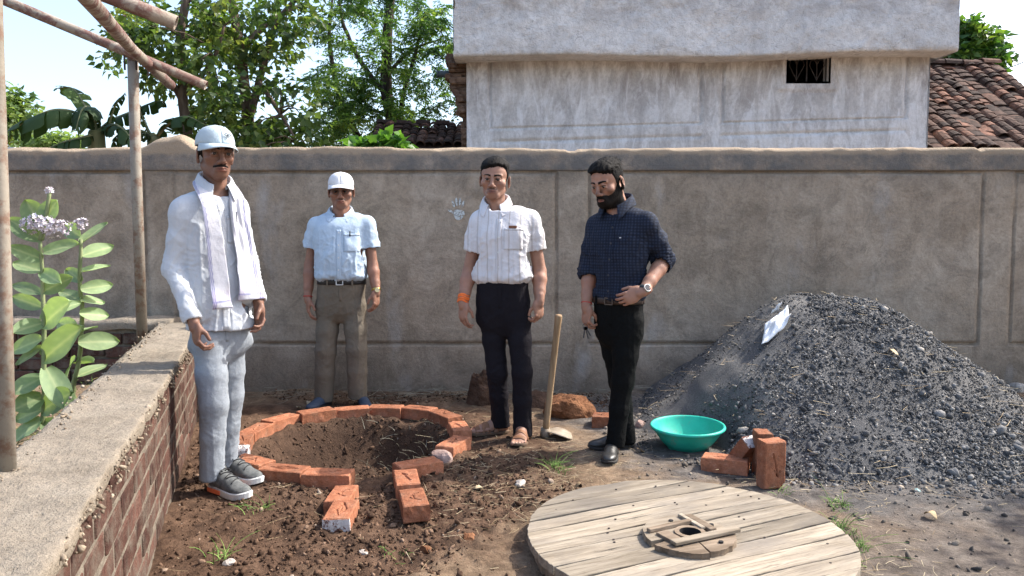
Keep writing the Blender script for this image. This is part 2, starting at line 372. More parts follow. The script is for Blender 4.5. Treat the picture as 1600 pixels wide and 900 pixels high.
# chips and pebbles stuck in the edges of the cement
def stone_batch(name, pts, sizes, mat, parent=None, sub=0, octa=False, seed=1, flat=.75, kind='stuff', rots=True, sharp=.35):
    r_ = np.random.default_rng(seed); bm = bmesh.new(); bmesh.ops.create_icosphere(bm, subdivisions=1 + sub, radius=1)
    base = np.array([v.co[:] for v in bm.verts]); fc = np.array([[v.index for v in f.verts] for f in bm.faces]); bm.free()
    if octa: base = np.array([(1, 0, 0), (-1, 0, 0), (0, 1, 0), (0, -1, 0), (0, 0, 1), (0, 0, -1)], float); fc = np.array([(0, 2, 4), (2, 1, 4), (1, 3, 4), (3, 0, 4), (2, 0, 5), (1, 2, 5), (3, 1, 5), (0, 3, 5)])
    n = len(pts); nv = len(base); sizes = np.broadcast_to(sizes, (n,))
    d = 1 + sharp * (r_.random((n, nv)) * 2 - 1)
    v = base[None] * d[..., None] * (1 + .45 * (r_.random((n, 1, 3)) * 2 - 1)) * np.array([1, 1, flat]) * np.asarray(sizes)[:, None, None]
    A = r_.normal(size=(n, 4)); A /= np.linalg.norm(A, axis=1)[:, None]; a, b, c, e = A.T
    M = np.stack([np.stack([1-2*(c*c+e*e), 2*(b*c-e*a), 2*(b*e+c*a)], -1), np.stack([2*(b*c+e*a), 1-2*(b*b+e*e), 2*(c*e-b*a)], -1), np.stack([2*(b*e-c*a), 2*(c*e+b*a), 1-2*(b*b+c*c)], -1)], 1)
    v = np.einsum('nij,nkj->nki', M, v) + np.asarray(pts)[:, None, :]
    f = fc[None] + (np.arange(n) * nv)[:, None, None]
    o = mesh(name, v.reshape(-1, 3), f.reshape(-1, 3), mat, parent)
    tone = np.repeat(r_.random(n), nv); at = o.data.attributes.new('tone', 'FLOAT', 'POINT'); at.data.foreach_set('value', tone.astype(np.float32))
    if kind: o['kind'] = kind
    return o
def toned(name, stops, rough=.9, scale=60, bump=.004, spec=.2):
    t = NT(name); a = t.n('ShaderNodeAttribute', attribute_name='tone'); col = t.ramp(a.outputs['Fac'], stops)
    col = t.mix(1.0, col, t.ramp(t.noise(scale, 5, .7), [(.3, .65), (.7, 1.3)]), 'MULTIPLY')
    return t.fin(col, rough, t.bump(t.noise(scale * 2, 4, .7), bump), spec)
M_chip = toned('cement_chips', [(0, (.16, .125, .09)), (.6, (.27, .215, .155)), (1, (.36, .30, .23))])
nch = 900; u = rng.uniform(LEN0, LEN1 - .1, nch); side = rng.random(nch) < .28
yc = np.where(side, rng.normal(TH - .02, .025, nch), -.018 + rng.normal(0, .006, nch)); zc = np.where(side, HT + .003, HT - .004 - rng.random(nch) ** 1.5 * .085)
stone_batch('cement_chip', np.stack([u, yc, zc], -1), np.clip(rng.lognormal(math.log(.0042), .4, nch), .002, .010), M_chip, lw, seed=3, sharp=.5)

cw = empty('cross_brick_wall', (-2.35, 5.10, 0)); tag(cw, 'shaded low brick wall along the foot of the boundary wall, behind the flowering shrub', 'wall')
m = MB(); m.box((-2.2, .14, .27), (4.4, .23, .58)); m.build('mortar_core', M_mortar, cw)
for c in range(6):
    s = -4.3 + (.12 if c % 2 else 0)
    while s < -.05:
        o = bpy.data.objects.new('brick', bmeshes[k % 5]); link(o, cw); k += 1
        o.location = (s + .05, .045 + random.uniform(-.006, .008), .05 + c * .0885 + random.uniform(-.004, .004)); o.rotation_euler = (random.uniform(-.03, .03), random.uniform(-.02, .02), random.uniform(-.03, .03)); s += .243
ua = np.arange(-4.4, .001, .03); wp = np.array([-.01, -.018, -.008, .02, .08, .15, .22, .26, .27]); zp = np.array([.555, .59, .615, .625, .63, .63, .625, .61, .56])
UU, WW = np.meshgrid(ua, np.arange(9), indexing='ij'); q = np.stack([UU, wp[WW], zp[WW]], -1)
q2 = q.copy(); q2[..., 1] += .012 * fbm(q * 6, 3); q2[..., 2] += .012 * fbm(q * 6 + 9, 3)
il = np.arange(UU.size).reshape(UU.shape); lf = np.stack([il[:-1, :-1], il[1:, :-1], il[1:, 1:], il[:-1, 1:]], -1).reshape(-1, 4)
mesh('cement_top', q2.reshape(-1, 3), [list(map(int, f)) for f in lf] + [list(map(int, il[0])), list(map(int, il[-1][::-1]))], M_slab, cw, True)

# ================================================================== HOUSE behind the wall
def house_extra(t, col):
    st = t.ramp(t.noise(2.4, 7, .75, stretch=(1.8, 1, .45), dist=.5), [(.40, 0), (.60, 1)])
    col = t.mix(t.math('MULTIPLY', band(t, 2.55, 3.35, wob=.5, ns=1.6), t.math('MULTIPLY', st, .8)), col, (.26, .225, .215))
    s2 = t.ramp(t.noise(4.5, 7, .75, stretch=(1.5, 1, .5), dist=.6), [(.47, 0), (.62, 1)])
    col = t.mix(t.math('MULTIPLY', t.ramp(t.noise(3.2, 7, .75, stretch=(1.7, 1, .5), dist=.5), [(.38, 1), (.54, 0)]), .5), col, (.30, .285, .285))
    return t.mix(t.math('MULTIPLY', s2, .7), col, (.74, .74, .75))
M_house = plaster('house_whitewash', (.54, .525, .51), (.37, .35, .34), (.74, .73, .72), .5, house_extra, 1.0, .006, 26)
def par_extra(t, col):
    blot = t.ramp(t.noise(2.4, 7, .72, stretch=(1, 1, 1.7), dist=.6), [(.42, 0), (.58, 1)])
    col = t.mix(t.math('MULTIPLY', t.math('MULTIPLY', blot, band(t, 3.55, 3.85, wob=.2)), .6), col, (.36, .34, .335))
    cr = t.math('ABSOLUTE', t.math('SUBTRACT', t.noise(1.7, 4, .6, stretch=(1, 1, 2.5), dist=.8), .5))
    return t.mix(t.math('MULTIPLY', t.ramp(cr, [(0, 1), (.006, 0)]), .5), col, (.2, .18, .17))
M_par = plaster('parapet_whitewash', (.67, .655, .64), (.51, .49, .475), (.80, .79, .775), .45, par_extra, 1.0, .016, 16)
HY = 9.0; HX0, HX1 = P(729, 150, HY).x, P(1452, 150, HY).x
hs = empty('house', ((HX0 + HX1) / 2, HY, 0)); tag(hs, 'whitewashed plastered house with overhanging parapet and small barred window behind the wall', 'building')
w0, w1 = P(1231, 88, HY), P(1293, 128, HY)                         # window opening
wx0, wx1, wz0, wz1 = w0.x, w1.x, w1.z, w0.z
vg = [P(766, 100, HY).x, P(1096, 100, HY).x, P(1131, 100, HY).x, P(1418, 100, HY).x]
hgr = [P(900, 202, HY).z, P(900, 223, HY).z]; GW2 = .012
ex = [wx0, wx1, wx0 - .10, wx1 + .10]
for xg in vg: ex += [xg - GW2 * 1.7, xg - GW2 * .8, xg + GW2 * .8, xg + GW2 * 1.7]
ez = [wz0, wz1, wz0 - .09]
for zg in hgr: ez += [zg - GW2 * 1.7, zg - GW2 * .8, zg + GW2 * .8, zg + GW2 * 1.7]
hx = merge_lines(np.arange(HX0, HX1 + .02, .035), ex, .01); hz = merge_lines(np.arange(0, 3.62, .035), ez, .01)
XX, ZZ = np.meshgrid(hx, hz, indexing='ij')
def gd(u, c, g): return np.clip((g * 1.7 - np.abs(u - c)) / (g * .9), 0, 1)
dep = np.zeros_like(XX); 
for xg in vg: dep = np.maximum(dep, gd(XX, xg, GW2) * (ZZ > hgr[0] - GW2))
inp = ((XX > vg[0] - GW2) & (XX < vg[1] + GW2)) | ((XX > vg[2] - GW2) & (XX < vg[3] + GW2))
for zg in hgr: dep = np.maximum(dep, gd(ZZ, zg, GW2) * inp)
inwin = (XX > wx0 - .001) & (XX < wx1 + .001) & (ZZ > wz0 - .001) & (ZZ < wz1 + .001)
q = np.stack([XX, 0 * XX, ZZ], -1)
shear = .028 * (XX - HX0) * sstep(2.95, 2.4, ZZ)                    # the grooves were drawn sloping
YY = HY + .022 * dep * np.clip(.8 + .7 * vnoise(q * 3), .2, 1.1) - .012 * fbm(q * 1.1, 3) - .004 * fbm(q * 8, 3)
near = (XX > wx0 - .12) & (XX < wx1 + .12) & (ZZ > wz0 - .1)
YY = np.where(near, HY - .028, YY)                                    # raised plain band round the window
ih = np.arange(XX.size).reshape(XX.shape)
hf = np.stack([ih[:-1, :-1], ih[1:, :-1], ih[1:, 1:], ih[:-1, 1:]], -1)
keep = ~(inwin[:-1, :-1] & inwin[1:, 1:] & inwin[1:, :-1] & inwin[:-1, 1:])
hv = np.stack([XX, YY, ZZ + shear], -1).reshape(-1, 3); n0 = len(hv)
ext = [[HX0, HY, 0], [HX0, HY + 4, 0], [HX0, HY + 4, 3.6], [HX0, HY, 3.6], [HX1, HY, 0], [HX1, HY + 4, 0], [HX1, HY + 4, 3.6], [HX1, HY, 3.6]]
hfl = [list(map(int, f)) for f in hf[keep]] + [[n0, n0+1, n0+2, n0+3][::-1], [n0+4, n0+5, n0+6, n0+7], [n0+1, n0+5, n0+6, n0+2]]
mesh('wall', loc(np.vstack([hv, ext]), hs), hfl, M_house, hs, True)
# window reveal, dark room, grille
M_dark = simple('room_dark', (.012, .012, .014), (.022, .02, .02), 5, .9)
M_frame = simple('window_plaster', (.45, .42, .39), (.54, .51, .48), 12, .9, .004)
M_iron = simple('rusty_iron', (.035, .028, .026), (.075, .06, .055), 25, .7, .002, metal=.4)
sh0 = .028 * (wx0 - HX0) * 0
m = MB(); d = .16
for (c, dd) in (((wx0 - .012, HY + d / 2 - .028, (wz0 + wz1) / 2), (.024, d, wz1 - wz0 + .03)), ((wx1 + .012, HY + d / 2 - .028, (wz0 + wz1) / 2), (.024, d, wz1 - wz0 + .03)), (((wx0 + wx1) / 2, HY + d / 2 - .028, wz0 - .012), (wx1 - wx0 + .05, d, .024)), (((wx0 + wx1) / 2, HY + d / 2 - .028, wz1 + .012), (wx1 - wx0 + .05, d, .024))): m.box(c, dd)
wf = m.build('window', M_frame, hs); wf.location = -hs.location
m = MB(); m.box(((wx0 + wx1) / 2, HY + .62, (wz0 + wz1) / 2), (wx1 - wx0 + .3, .9, wz1 - wz0 + .3)); rb = m.build('dark_room', M_dark, hs); rb.location = -hs.location
for p in list(rb.data.polygons): pass
bm = bmesh.new(); bm.from_mesh(rb.data); bmesh.ops.delete(bm, geom=[f for f in bm.faces if f.normal.y < -.5], context='FACES'); bm.to_mesh(rb.data); bm.free()
gY = HY + .03
def bar(pts, r=.006):
    m = MB(); m.tube(pts, r, 6); o = m.build('grille_bar', M_iron, wf); return o
mx = (wx0 + wx1) / 2; zm = (wz0 + wz1) / 2; hw = (wx1 - wx0) / 4
for xx in (wx0 + .012, mx, wx1 - .012): bar([(xx, gY, wz0), (xx, gY, wz1)], .008)
for cx_ in (mx - hw, mx + hw):
    bar([(cx_, gY, wz0), (cx_, gY, wz1)], .005)
    for s in (-1, 1):
        bar([(cx_, gY, wz0 + .03), (cx_ + s * hw * .75, gY, zm + .05), (cx_ + s * hw * .6, gY, wz1 - .045), (cx_ + s * hw * .25, gY, wz1 - .035), (cx_, gY, zm + .06)], .005)
# parapet, overhanging the wall, its lower edge a little wavy
PY = 8.62; PX0, PX1 = P(709, 40, PY).x, P(1499, 40, PY).x
px_ = np.arange(PX0, PX1 + .02, .03); pz_ = np.concatenate([np.arange(3.22, 4.9, .03)])
XX, ZZ = np.meshgrid(px_, pz_, indexing='ij'); q = np.stack([XX, 0 * XX, ZZ], -1)
YY = PY - .020 * fbm(q * np.array([1.6, 1, 2.6]), 4) - .022 * sstep(3.62, 3.85, ZZ) * np.abs(fbm(q * np.array([3, 1, 6]), 4)) - .007 * fbm(q * 11, 3)
YY[:, 0] += .012
ZB2 = P(1100, 85, PY).z
edge = ZB2 + .06 * sstep(.55, 1, (XX - PX0) / (PX1 - PX0)) - .012 + .012 * np.sin(XX * 2.1)
ZZ2 = edge + (ZZ - 3.22)
XX2 = XX + np.where((XX < PX0 + .04), .05 * fbm(q * 5, 3), 0)
ip = np.arange(XX.size).reshape(XX.shape); pf = np.stack([ip[:-1, :-1], ip[1:, :-1], ip[1:, 1:], ip[:-1, 1:]], -1).reshape(-1, 4)
pv = np.stack([XX2, YY, ZZ2], -1).reshape(-1, 3); n0 = len(pv)
bot = np.stack([XX2[:, 0], np.full(len(px_), HY + .05), ZZ2[:, 0] + .02], -1)
pfl = [list(map(int, f)) for f in pf] + [[int(ip[i + 1, 0]), int(ip[i, 0]), n0 + i, n0 + i + 1] for i in range(len(px_) - 1)]
n1_ = n0 + len(bot); tz = 4.85
pv = np.vstack([pv, bot, [[PX1, HY + 3, tz], [PX1, HY + 3, ZB2], [PX0, HY + 3, tz], [PX0, HY + 3, ZB2]]])
jr = ip.shape[1] - 1
pfl += [[int(ip[-1, 0]), n1_ + 1, n1_, int(ip[-1, jr])], [int(ip[0, jr]), n1_ + 2, n1_ + 3, int(ip[0, 0])], [int(ip[0, jr]), int(ip[-1, jr]), n1_, n1_ + 2]]
mesh('parapet', loc(pv, hs), pfl, M_par, hs, True)
# broken brick and mud end of the house on the left, and the waste pipes
M_mud = simple('mud_brick', (.09, .055, .04), (.21, .14, .10), 12, .95, .02, 40, .1, rnd=.3)
mud = [brick_mesh('brick', .22, .2, .075, M_mud, .012, .012, s + 20) for s in range(3)]
for i in range(34):
    z = 1.75 + i * .049; o = bpy.data.objects.new('brick', mud[i % 3]); link(o, hs)
    out = .02 + .17 * sstep(2.55, 3.3, z) + random.uniform(-.02, .04)
    o.location = (HX0 + .06 - float(out) - hs.location.x, .155 + random.uniform(-.02, .10), z); o.rotation_euler = (random.uniform(-.15, .15), random.uniform(-.1, .1), random.uniform(-.3, .3))
M_pipe_d = simple('grey_plastic_pipe', (.035, .05, .06), (.06, .08, .09), 10, .5)
for (xa, xb, yp, r) in ((682, 740, 116, .04), (716, 745, 169, .03)):
    m = MB(); a, b = P(xa, yp, HY + .25), P(xb, yp, HY + .25); m.tube([a, b], r, 14, caps=False); m.tube([a, a + Vector((.03, 0, 0))], r * 1.12, 14)
    o = m.build('waste_pipe', M_pipe_d, hs, True); o.location = -hs.location

# ================================================================== TILED ROOFS
t = NT('clay_tile'); oi = t.n('ShaderNodeObjectInfo')
col = t.ramp(oi.outputs['Random'], [(0, (.044, .030, .025)), (.45, (.074, .045, .035)), (.8, (.115, .066, .048)), (1, (.23, .115, .078))])
col = t.mix(1.0, col, t.ramp(t.noise(14, 5, .7), [(.35, .4), (.65, 1.25)]), 'MULTIPLY')
M_tile = t.fin(col, .92, t.bump(t.noise(60, 4), .006), .15)
def tile_mesh(name, L, r, flat=False, seed=0):
    rr = random.Random(seed); n = 7; v = []; f = []
    for s, (y, k) in enumerate(((0, 1.06), (L, .88))):
        for off in (0, -.014):
            for i in range(n):
                a = math.pi * i / (n - 1); R_ = (r + off) * k
                if flat: v.append(((i / (n - 1) - .5) * 2 * r * k, y, .018 + off + .012 * math.sin(a)))
                else: v.append((-math.cos(a) * R_, y, math.sin(a) * R_ * .85 + rr.uniform(-.003, .003)))
    for i in range(n - 1):
        f += [(i, i+1, 2*n+i+1, 2*n+i), (n+i+1, n+i, 3*n+i, 3*n+i+1), (i+1, i, n+i, n+i+1), (2*n+i, 2*n+i+1, 3*n+i+1, 3*n+i)]
    f += [(0, 2*n, 3*n, n), (n-1, 2*n-1, 4*n-1, 3*n-1)]
    me = bpy.data.meshes.new(name); me.from_pydata(v, [], f); me.update(); me.materials.append(M_tile); return me
M_under = simple('roof_bed_clay', (.05, .03, .025), (.10, .06, .045), 10, .95, .01)  # dark clay of the bed beneath the tiles
def tiled_roof(label, x0, x1, y_eave, z_eave, pitch, rows, pitch_x, step, r, seed, wallh, flatp=.2, sag=.05):
    root = empty('tiled_house', ((x0 + x1) / 2, y_eave, 0)); tag(root, label, 'building')
    L = rows * step; cp, sp = math.cos(pitch), math.sin(pitch); W = x1 - x0
    m = MB(); m.box((0, L * cp * .5 + .1, 0), (1, 1, 1)); m = MB()
    m.add([(-W/2, 0, z_eave - .05), (W/2, 0, z_eave - .05), (W/2, L*cp, z_eave + L*sp - .05), (-W/2, L*cp, z_eave + L*sp - .05), (W/2, 2*L*cp, z_eave - .05), (-W/2, 2*L*cp, z_eave - .05)], [(0, 1, 2, 3), (3, 2, 4, 5)])
    m.build('roof_bed', M_under, root)
    m = MB(); m.box((0, L * cp, wallh / 2), (W - .3, 2 * L * cp - .5, wallh)); m.build('wall', M_mud, root)
    rr = random.Random(seed); curved = [tile_mesh('tile', step * 1.5, r, False, s) for s in range(3)]; flat = [tile_mesh('tile', step * 1.5, r * 1.15, True, s) for s in range(2)]
    ncol = int(W / pitch_x)
    for c in range(ncol):
        run = rr.random() < flatp
        for k in range(rows):
            if rr.random() < .12: run = rr.random() < flatp
            me = rr.choice(flat if run else curved); o = bpy.data.objects.new('tile', me); link(o, root)
            s = k * step + rr.uniform(-.015, .015); x = -W/2 + (c + .5) * pitch_x + rr.uniform(-.012, .012)
            dz = -sag * math.sin(3.3 * x + .7) * .5 - sag * math.sin(math.pi * k / rows)
            o.location = (x, s * cp, z_eave + s * sp + dz + rr.uniform(0, .012)); o.rotation_euler = (pitch - .06 + rr.uniform(-.06, .06), rr.uniform(-.08, .08), rr.uniform(-.1, .1) + (rr.uniform(-.5, .5) if rr.random() < .05 else 0))
    for c in range(int(W / .3)):
        o = bpy.data.objects.new('ridge_tile', curved[0]); link(o, root); o.location = (-W/2 + c * .3, L * cp, z_eave + L * sp + .0 + rr.uniform(-.01, .02)); o.rotation_euler = (0, rr.uniform(-.1, .1), R(-90) + rr.uniform(-.08, .08)); o.scale = (1.25, 1.35, 1.2)
    return root
tiled_roof('low house with a sagging roof of dark half-round clay tiles, right of the whitewashed house', 5.05, 7.75, 9.6, 2.30, R(34), 20, .175, .145, .092, 5, 2.1, .22)
tiled_roof('small red clay-tiled roof seen between the feathery tree and the whitewashed house', -2.05, -.55, 10.6, 2.50, R(27), 9, .135, .10, .07, 8, 2.1, .1, .03)
wm = MB(); wm.box((0, 0, 1.25), (2.2, .15, 2.5)); wm.box((0, -.01, 2.53), (2.3, .22, .06))
wo2 = wm.build('far_wall', simple('far_white_paint', (.55, .56, .56), (.68, .69, .70), 3, .8), loc=(-8.72, 11.5, 0)); tag(wo2, 'pale painted wall end at far left under the distant tree', 'wall')

# ================================================================== IMPLICIT SURFACES for bodies and clothes
class Field:
    def __init__(s, lo, hi, h):
        s.h = h; s.lo = np.array(lo, float) - 3 * h; n = np.ceil((np.array(hi) - s.lo + 3 * h) / h).astype(int) + 1
        s.ax = [s.lo[k] + np.arange(n[k]) * h for k in range(3)]; s.D = np.full(n, .5, np.float32)
    def _sl(s, lo, hi):
        return tuple(slice(max(0, int((lo[k] - s.lo[k]) / s.h)), max(0, min(s.D.shape[k], int((hi[k] - s.lo[k]) / s.h) + 2))) for k in range(3))
    def grid(s, sl): return np.meshgrid(*[s.ax[k][sl[k]] for k in range(3)], indexing='ij', sparse=True)
    def op(s, fn, lo, hi, k=.01, sub=False):
        m = max(k * 1.5, 3 * s.h); sl = s._sl(np.array(lo) - m, np.array(hi) + m)
        if any(q.stop <= q.start for q in sl): return
        d = fn(*s.grid(sl)).astype(np.float32); a = s.D[sl]
        if sub:
            d = -d; hh = np.clip(.5 + .5 * (a - d) / k, 0, 1); r = d + (a - d) * hh + k * hh * (1 - hh)
        else:
            hh = np.clip(.5 + .5 * (d - a) / k, 0, 1); r = d + (a - d) * hh - k * hh * (1 - hh)
        s.D[sl] = r
    def cone(s, a, b, ra, rb, k=.01, sub=False):
        a, b = V3(a), V3(b); ab = b - a; L2 = max(float(ab @ ab), 1e-9)
        def fn(x, y, z):
            t = np.clip(((x - a[0]) * ab[0] + (y - a[1]) * ab[1] + (z - a[2]) * ab[2]) / L2, 0, 1)
            return np.sqrt((x - a[0] - t * ab[0]) ** 2 + (y - a[1] - t * ab[1]) ** 2 + (z - a[2] - t * ab[2]) ** 2) - (ra + (rb - ra) * t)
        r = max(ra, rb); s.op(fn, np.minimum(a, b) - r, np.maximum(a, b) + r, k, sub)
    def chain(s, pts, rad, k=.01):
        for i in range(len(pts) - 1): s.cone(pts[i], pts[i + 1], rad[i], rad[i + 1], k)
    def ell(s, c, r, M=None, k=.01, sub=False):
        c = V3(c); r = np.array(r, float); M = np.eye(3) if M is None else np.array(M)
        def fn(x, y, z):
            dx, dy, dz = x - c[0], y - c[1], z - c[2]
            u = [(M[0, q] * dx + M[1, q] * dy + M[2, q] * dz) / r[q] for q in range(3)]
            k0 = np.sqrt(u[0] ** 2 + u[1] ** 2 + u[2] ** 2) + 1e-6; k1 = np.sqrt((u[0] / r[0]) ** 2 + (u[1] / r[1]) ** 2 + (u[2] / r[2]) ** 2) + 1e-6
            return k0 * (k0 - 1) / k1
        R_ = r.max(); s.op(fn, c - R_, c + R_, k, sub)
    def loft(s, secs, yaw, k=.01, ex=2.3, sub=False):
        # stacked level sections: (z, cx, cy, half width, half depth), turned by yaw
        secs = sorted(secs); zz = np.array([q[0] for q in secs]); A = np.array(secs)[:, 1:]
        # smooth interpolation by a fine table
        zt = np.linspace(zz[0], zz[-1], 160); T = np.stack([cubic(zz, A[:, c], zt) for c in range(4)], -1)
        cy_, sy_ = math.cos(yaw), math.sin(yaw)
        def fn(x, y, z):
            zc = np.clip(z, zz[0], zz[-1]); p = [np.interp(zc, zt, T[:, c]) for c in range(4)]
            dx, dy = x - p[0], y - p[1]; u = np.abs(cy_ * dx + sy_ * dy) / p[2]; v = np.abs(-sy_ * dx + cy_ * dy) / p[3]
            n = (u ** ex + v ** ex) ** (1 / ex); d = (n - 1) * np.minimum(p[2], p[3]); dz = np.maximum(zz[0] - z, z - zz[-1])
            return np.where(dz > 0, np.sqrt(np.maximum(d, 0) ** 2 + dz ** 2), np.maximum(d, dz * .9))
        r = max(A[:, 2].max(), A[:, 3].max()); s.op(fn, [A[:, 0].min() - r, A[:, 1].min() - r, zz[0]], [A[:, 0].max() + r, A[:, 1].max() + r, zz[-1]], k, sub)
    def cut(s, p, d, rad=.12, k=.003):   # flat cut of a limb's end
        p, d = V3(p), V3(d) / np.linalg.norm(V3(d))
        s.op(lambda x, y, z: np.maximum(-((x - p[0]) * d[0] + (y - p[1]) * d[1] + (z - p[2]) * d[2]), np.sqrt((x - p[0]) ** 2 + (y - p[1]) ** 2 + (z - p[2]) ** 2) - rad), p - rad, p + rad, k, True)
    def plane(s, p, n, k=.003):          # keeps the side the normal points away from
        p, n = V3(p), V3(n) / np.linalg.norm(V3(n)); sl = tuple(slice(0, q) for q in s.D.shape); x, y, z = s.grid(sl)
        s.D = np.maximum(s.D, ((x - p[0]) * n[0] + (y - p[1]) * n[1] + (z - p[2]) * n[2]).astype(np.float32))
    def mesh(s):
        D = s.D; S = D < 0
        c = [S[i:D.shape[0]-1+i, j:D.shape[1]-1+j, k:D.shape[2]-1+k] for i in (0, 1) for j in (0, 1) for k in (0, 1)]
        anyi = c[0].copy(); alli = c[0].copy()
        for q in c[1:]: anyi |= q; alli &= q
        act = anyi & ~alli; I, J, K = np.nonzero(act); n = len(I)
        cv = np.stack([D[I + i, J + j, K + k] for i in (0, 1) for j in (0, 1) for k in (0, 1)], -1)
        off = np.array([(i, j, k) for i in (0, 1) for j in (0, 1) for k in (0, 1)], float)
        acc = np.zeros((n, 3)); cnt = np.zeros(n)
        for a in range(8):
            for b in range(a + 1, 8):
                if np.abs(off[a] - off[b]).sum() != 1: continue
                va, vb = cv[:, a], cv[:, b]; m = (va < 0) != (vb < 0); t = np.where(m, va / np.where(m, va - vb, 1), 0)
                acc += m[:, None] * (off[a] + t[:, None] * (off[b] - off[a])); cnt += m
        v = s.lo + (np.stack([I, J, K], -1) + acc / cnt[:, None]) * s.h
        ids = np.full(act.shape, -1, np.int32); ids[I, J, K] = np.arange(n); F = []
        for axd in range(3):
            sl0 = [slice(1, -1)] * 3; sl0[axd] = slice(0, -1); sl1 = [slice(1, -1)] * 3; sl1[axd] = slice(1, None)
            A, B = S[tuple(sl0)], S[tuple(sl1)]; i, j, k = np.nonzero(A != B)
            g = [i + 1, j + 1, k + 1]; g[axd] = g[axd] - 1; o1, o2 = (axd + 1) % 3, (axd + 2) % 3
            def cell(d1, d2):
                h_ = [q.copy() for q in g]; h_[o1] = h_[o1] - d1; h_[o2] = h_[o2] - d2; return ids[h_[0], h_[1], h_[2]]
            qd = np.stack([cell(1, 1), cell(0, 1), cell(0, 0), cell(1, 0)], -1); fl = ~A[i, j, k]; qd[fl] = qd[fl][:, ::-1]; F.append(qd)
        F = np.concatenate(F); F = F[(F >= 0).all(1)]
        return v, F
def cubic(x, y, xt):                     # monotone-ish cubic through the points
    m = np.gradient(y, x) if len(x) > 2 else np.full(len(x), (y[-1] - y[0]) / (x[-1] - x[0]))
    i = np.clip(np.searchsorted(x, xt) - 1, 0, len(x) - 2); h = x[i + 1] - x[i]; t = (xt - x[i]) / h
    return (2*t**3 - 3*t**2 + 1) * y[i] + (t**3 - 2*t**2 + t) * h * m[i] + (-2*t**3 + 3*t**2) * y[i + 1] + (t**3 - t**2) * h * m[i + 1]
def vnormals(v, F):
    fn = np.cross(v[F[:, 2]] - v[F[:, 0]], v[F[:, 3]] - v[F[:, 1]]); n = np.zeros_like(v)
    for q in range(4): np.add.at(n, F[:, q], fn)
    return n / (np.linalg.norm(n, axis=1)[:, None] + 1e-12)
def relax(v, F, it=2, lam=.5):
    for _ in range(it):
        acc = np.zeros_like(v); c = np.zeros(len(v))
        for q in range(4):
            np.add.at(acc, F[:, q], v[F[:, (q + 1) % 4]] + v[F[:, (q + 3) % 4]]); np.add.at(c, F[:, q], 2)
        v = v + lam * (acc / np.maximum(c, 1)[:, None] - v)
    return v
def col_attr(o, col):
    a = o.data.attributes.new('tint', 'FLOAT_COLOR', 'POINT'); c = np.ones((len(col), 4), np.float32); c[:, :3] = col; a.data.foreach_set('color', c.ravel())
def rotm(yaw, pitch=0, roll=0):          # yaw>0 turns the face to the picture's right; pitch>0 looks down
    a = Matrix.Rotation(yaw, 3, 'Z') @ Matrix.Rotation(pitch, 3, 'X') @ Matrix.Rotation(roll, 3, 'Y'); return np.array(a)

# ------------------------------------------------------------------ head, in its own frame: face towards -y, +x its left, origin between the ears at eye level
def head_field(f, C, M, s, wide=1.0, jaw=1.0, nose=1.0, cheek=0.0, chin=0.0):
    def T(p): return V3(C) + M @ (np.array(p) * s)
    def E(c, r, k=.012, sub=False, rot=None): f.ell(T(c), np.array(r) * s, M if rot is None else M @ rot, k * s, sub)
    def Cn(a, b, ra, rb, k=.008, sub=False): f.cone(T(a), T(b), ra * s, rb * s, k * s, sub)
    w_ = wide
    E((0, .012, .040), (.073 * w_, .096, .083)); E((0, -.030, .030), (.064 * w_, .062, .062), .03)      # skull, forehead
    E((0, -.030, -.040), (.058 * w_, .060, .066), .03)                                                   # face
    Cn((.048 * w_, .012, -.058), (.018 * jaw, -.070, -.096), .020, .019, .03); Cn((-.048 * w_, .012, -.058), (-.018 * jaw, -.070, -.096), .020, .019, .03)
    E((0, -.074, -.093 - chin), (.024 * jaw, .018, .019), .02)                                           # chin
    for q in (-1, 1):
        E((q * .044 * w_, -.060, -.024), (.024 + cheek, .024 + cheek, .020 + cheek), .022)                 # cheekbones
        Cn((q * .012, -.094, .020), (q * .046 * w_, -.080, .022), .0085, .007, .014)                     # brow ridge
        E((q * .031, -.107, .001), (.020, .019, .0105), .010, True)                                      # eye hollow
        f.ell(T((q * .031, -.0805, -.001)), np.array((.0142, .0136, .0130)) * s, M, .003 * s)            # eyeball under the lids
        Cn((q * .017, -.0925, .0065), (q * .031, -.0965, .0105), .0042, .0046, .004); Cn((q * .031, -.0965, .0105), (q * .046, -.0885, .0065), .0046, .004, .004)  # upper lid
        Cn((q * .019, -.0915, -.0085), (q * .044, -.0875, -.0085), .0036, .0034, .006)                   # lower lid
        E((q * .0145 * nose, -.103, -.041), (.0085 * nose, .011, .0085), .006)                           # nostril wings
        E((q * .007, -.110, -.050), (.0036, .005, .003), .003, True)
        # ear
        rot = np.array(Matrix.Rotation(q * .35, 3, 'Z') @ Matrix.Rotation(.18, 3, 'X'))
        E((q * .080 * w_, .020, -.012), (.0085, .021, .034), .006, rot=rot); E((q * .0885 * w_, .016, -.008), (.006, .012, .021), .005, True, rot)
        E((q * .079 * w_, .012, -.040), (.007, .010, .011), .006)
    Cn((0, -.092, .012), (0, -.113, -.030), .0085 * nose, .0115 * nose, .010); E((0, -.114, -.036), (.0125 * nose, .0125, .0115), .008)       # bridge, tip
    E((0, -.090, -.068), (.030, .016, .020), .014)                                                       # muzzle
    Cn((-.019, -.0975, -.0665), (0, -.1045, -.0640), .0042, .0056, .004); Cn((.019, -.0975, -.0665), (0, -.1045, -.0640), .0042, .0056, .004)
    Cn((-.016, -.0975, -.0755), (.016, -.0975, -.0755), .0052, .0052, .006); E((0, -.1025, -.0755), (.012, .0055, .006), .005)
    Cn((-.024, -.103, -.0700), (.024, -.103, -.0700), .0016, .0016, .003, True)
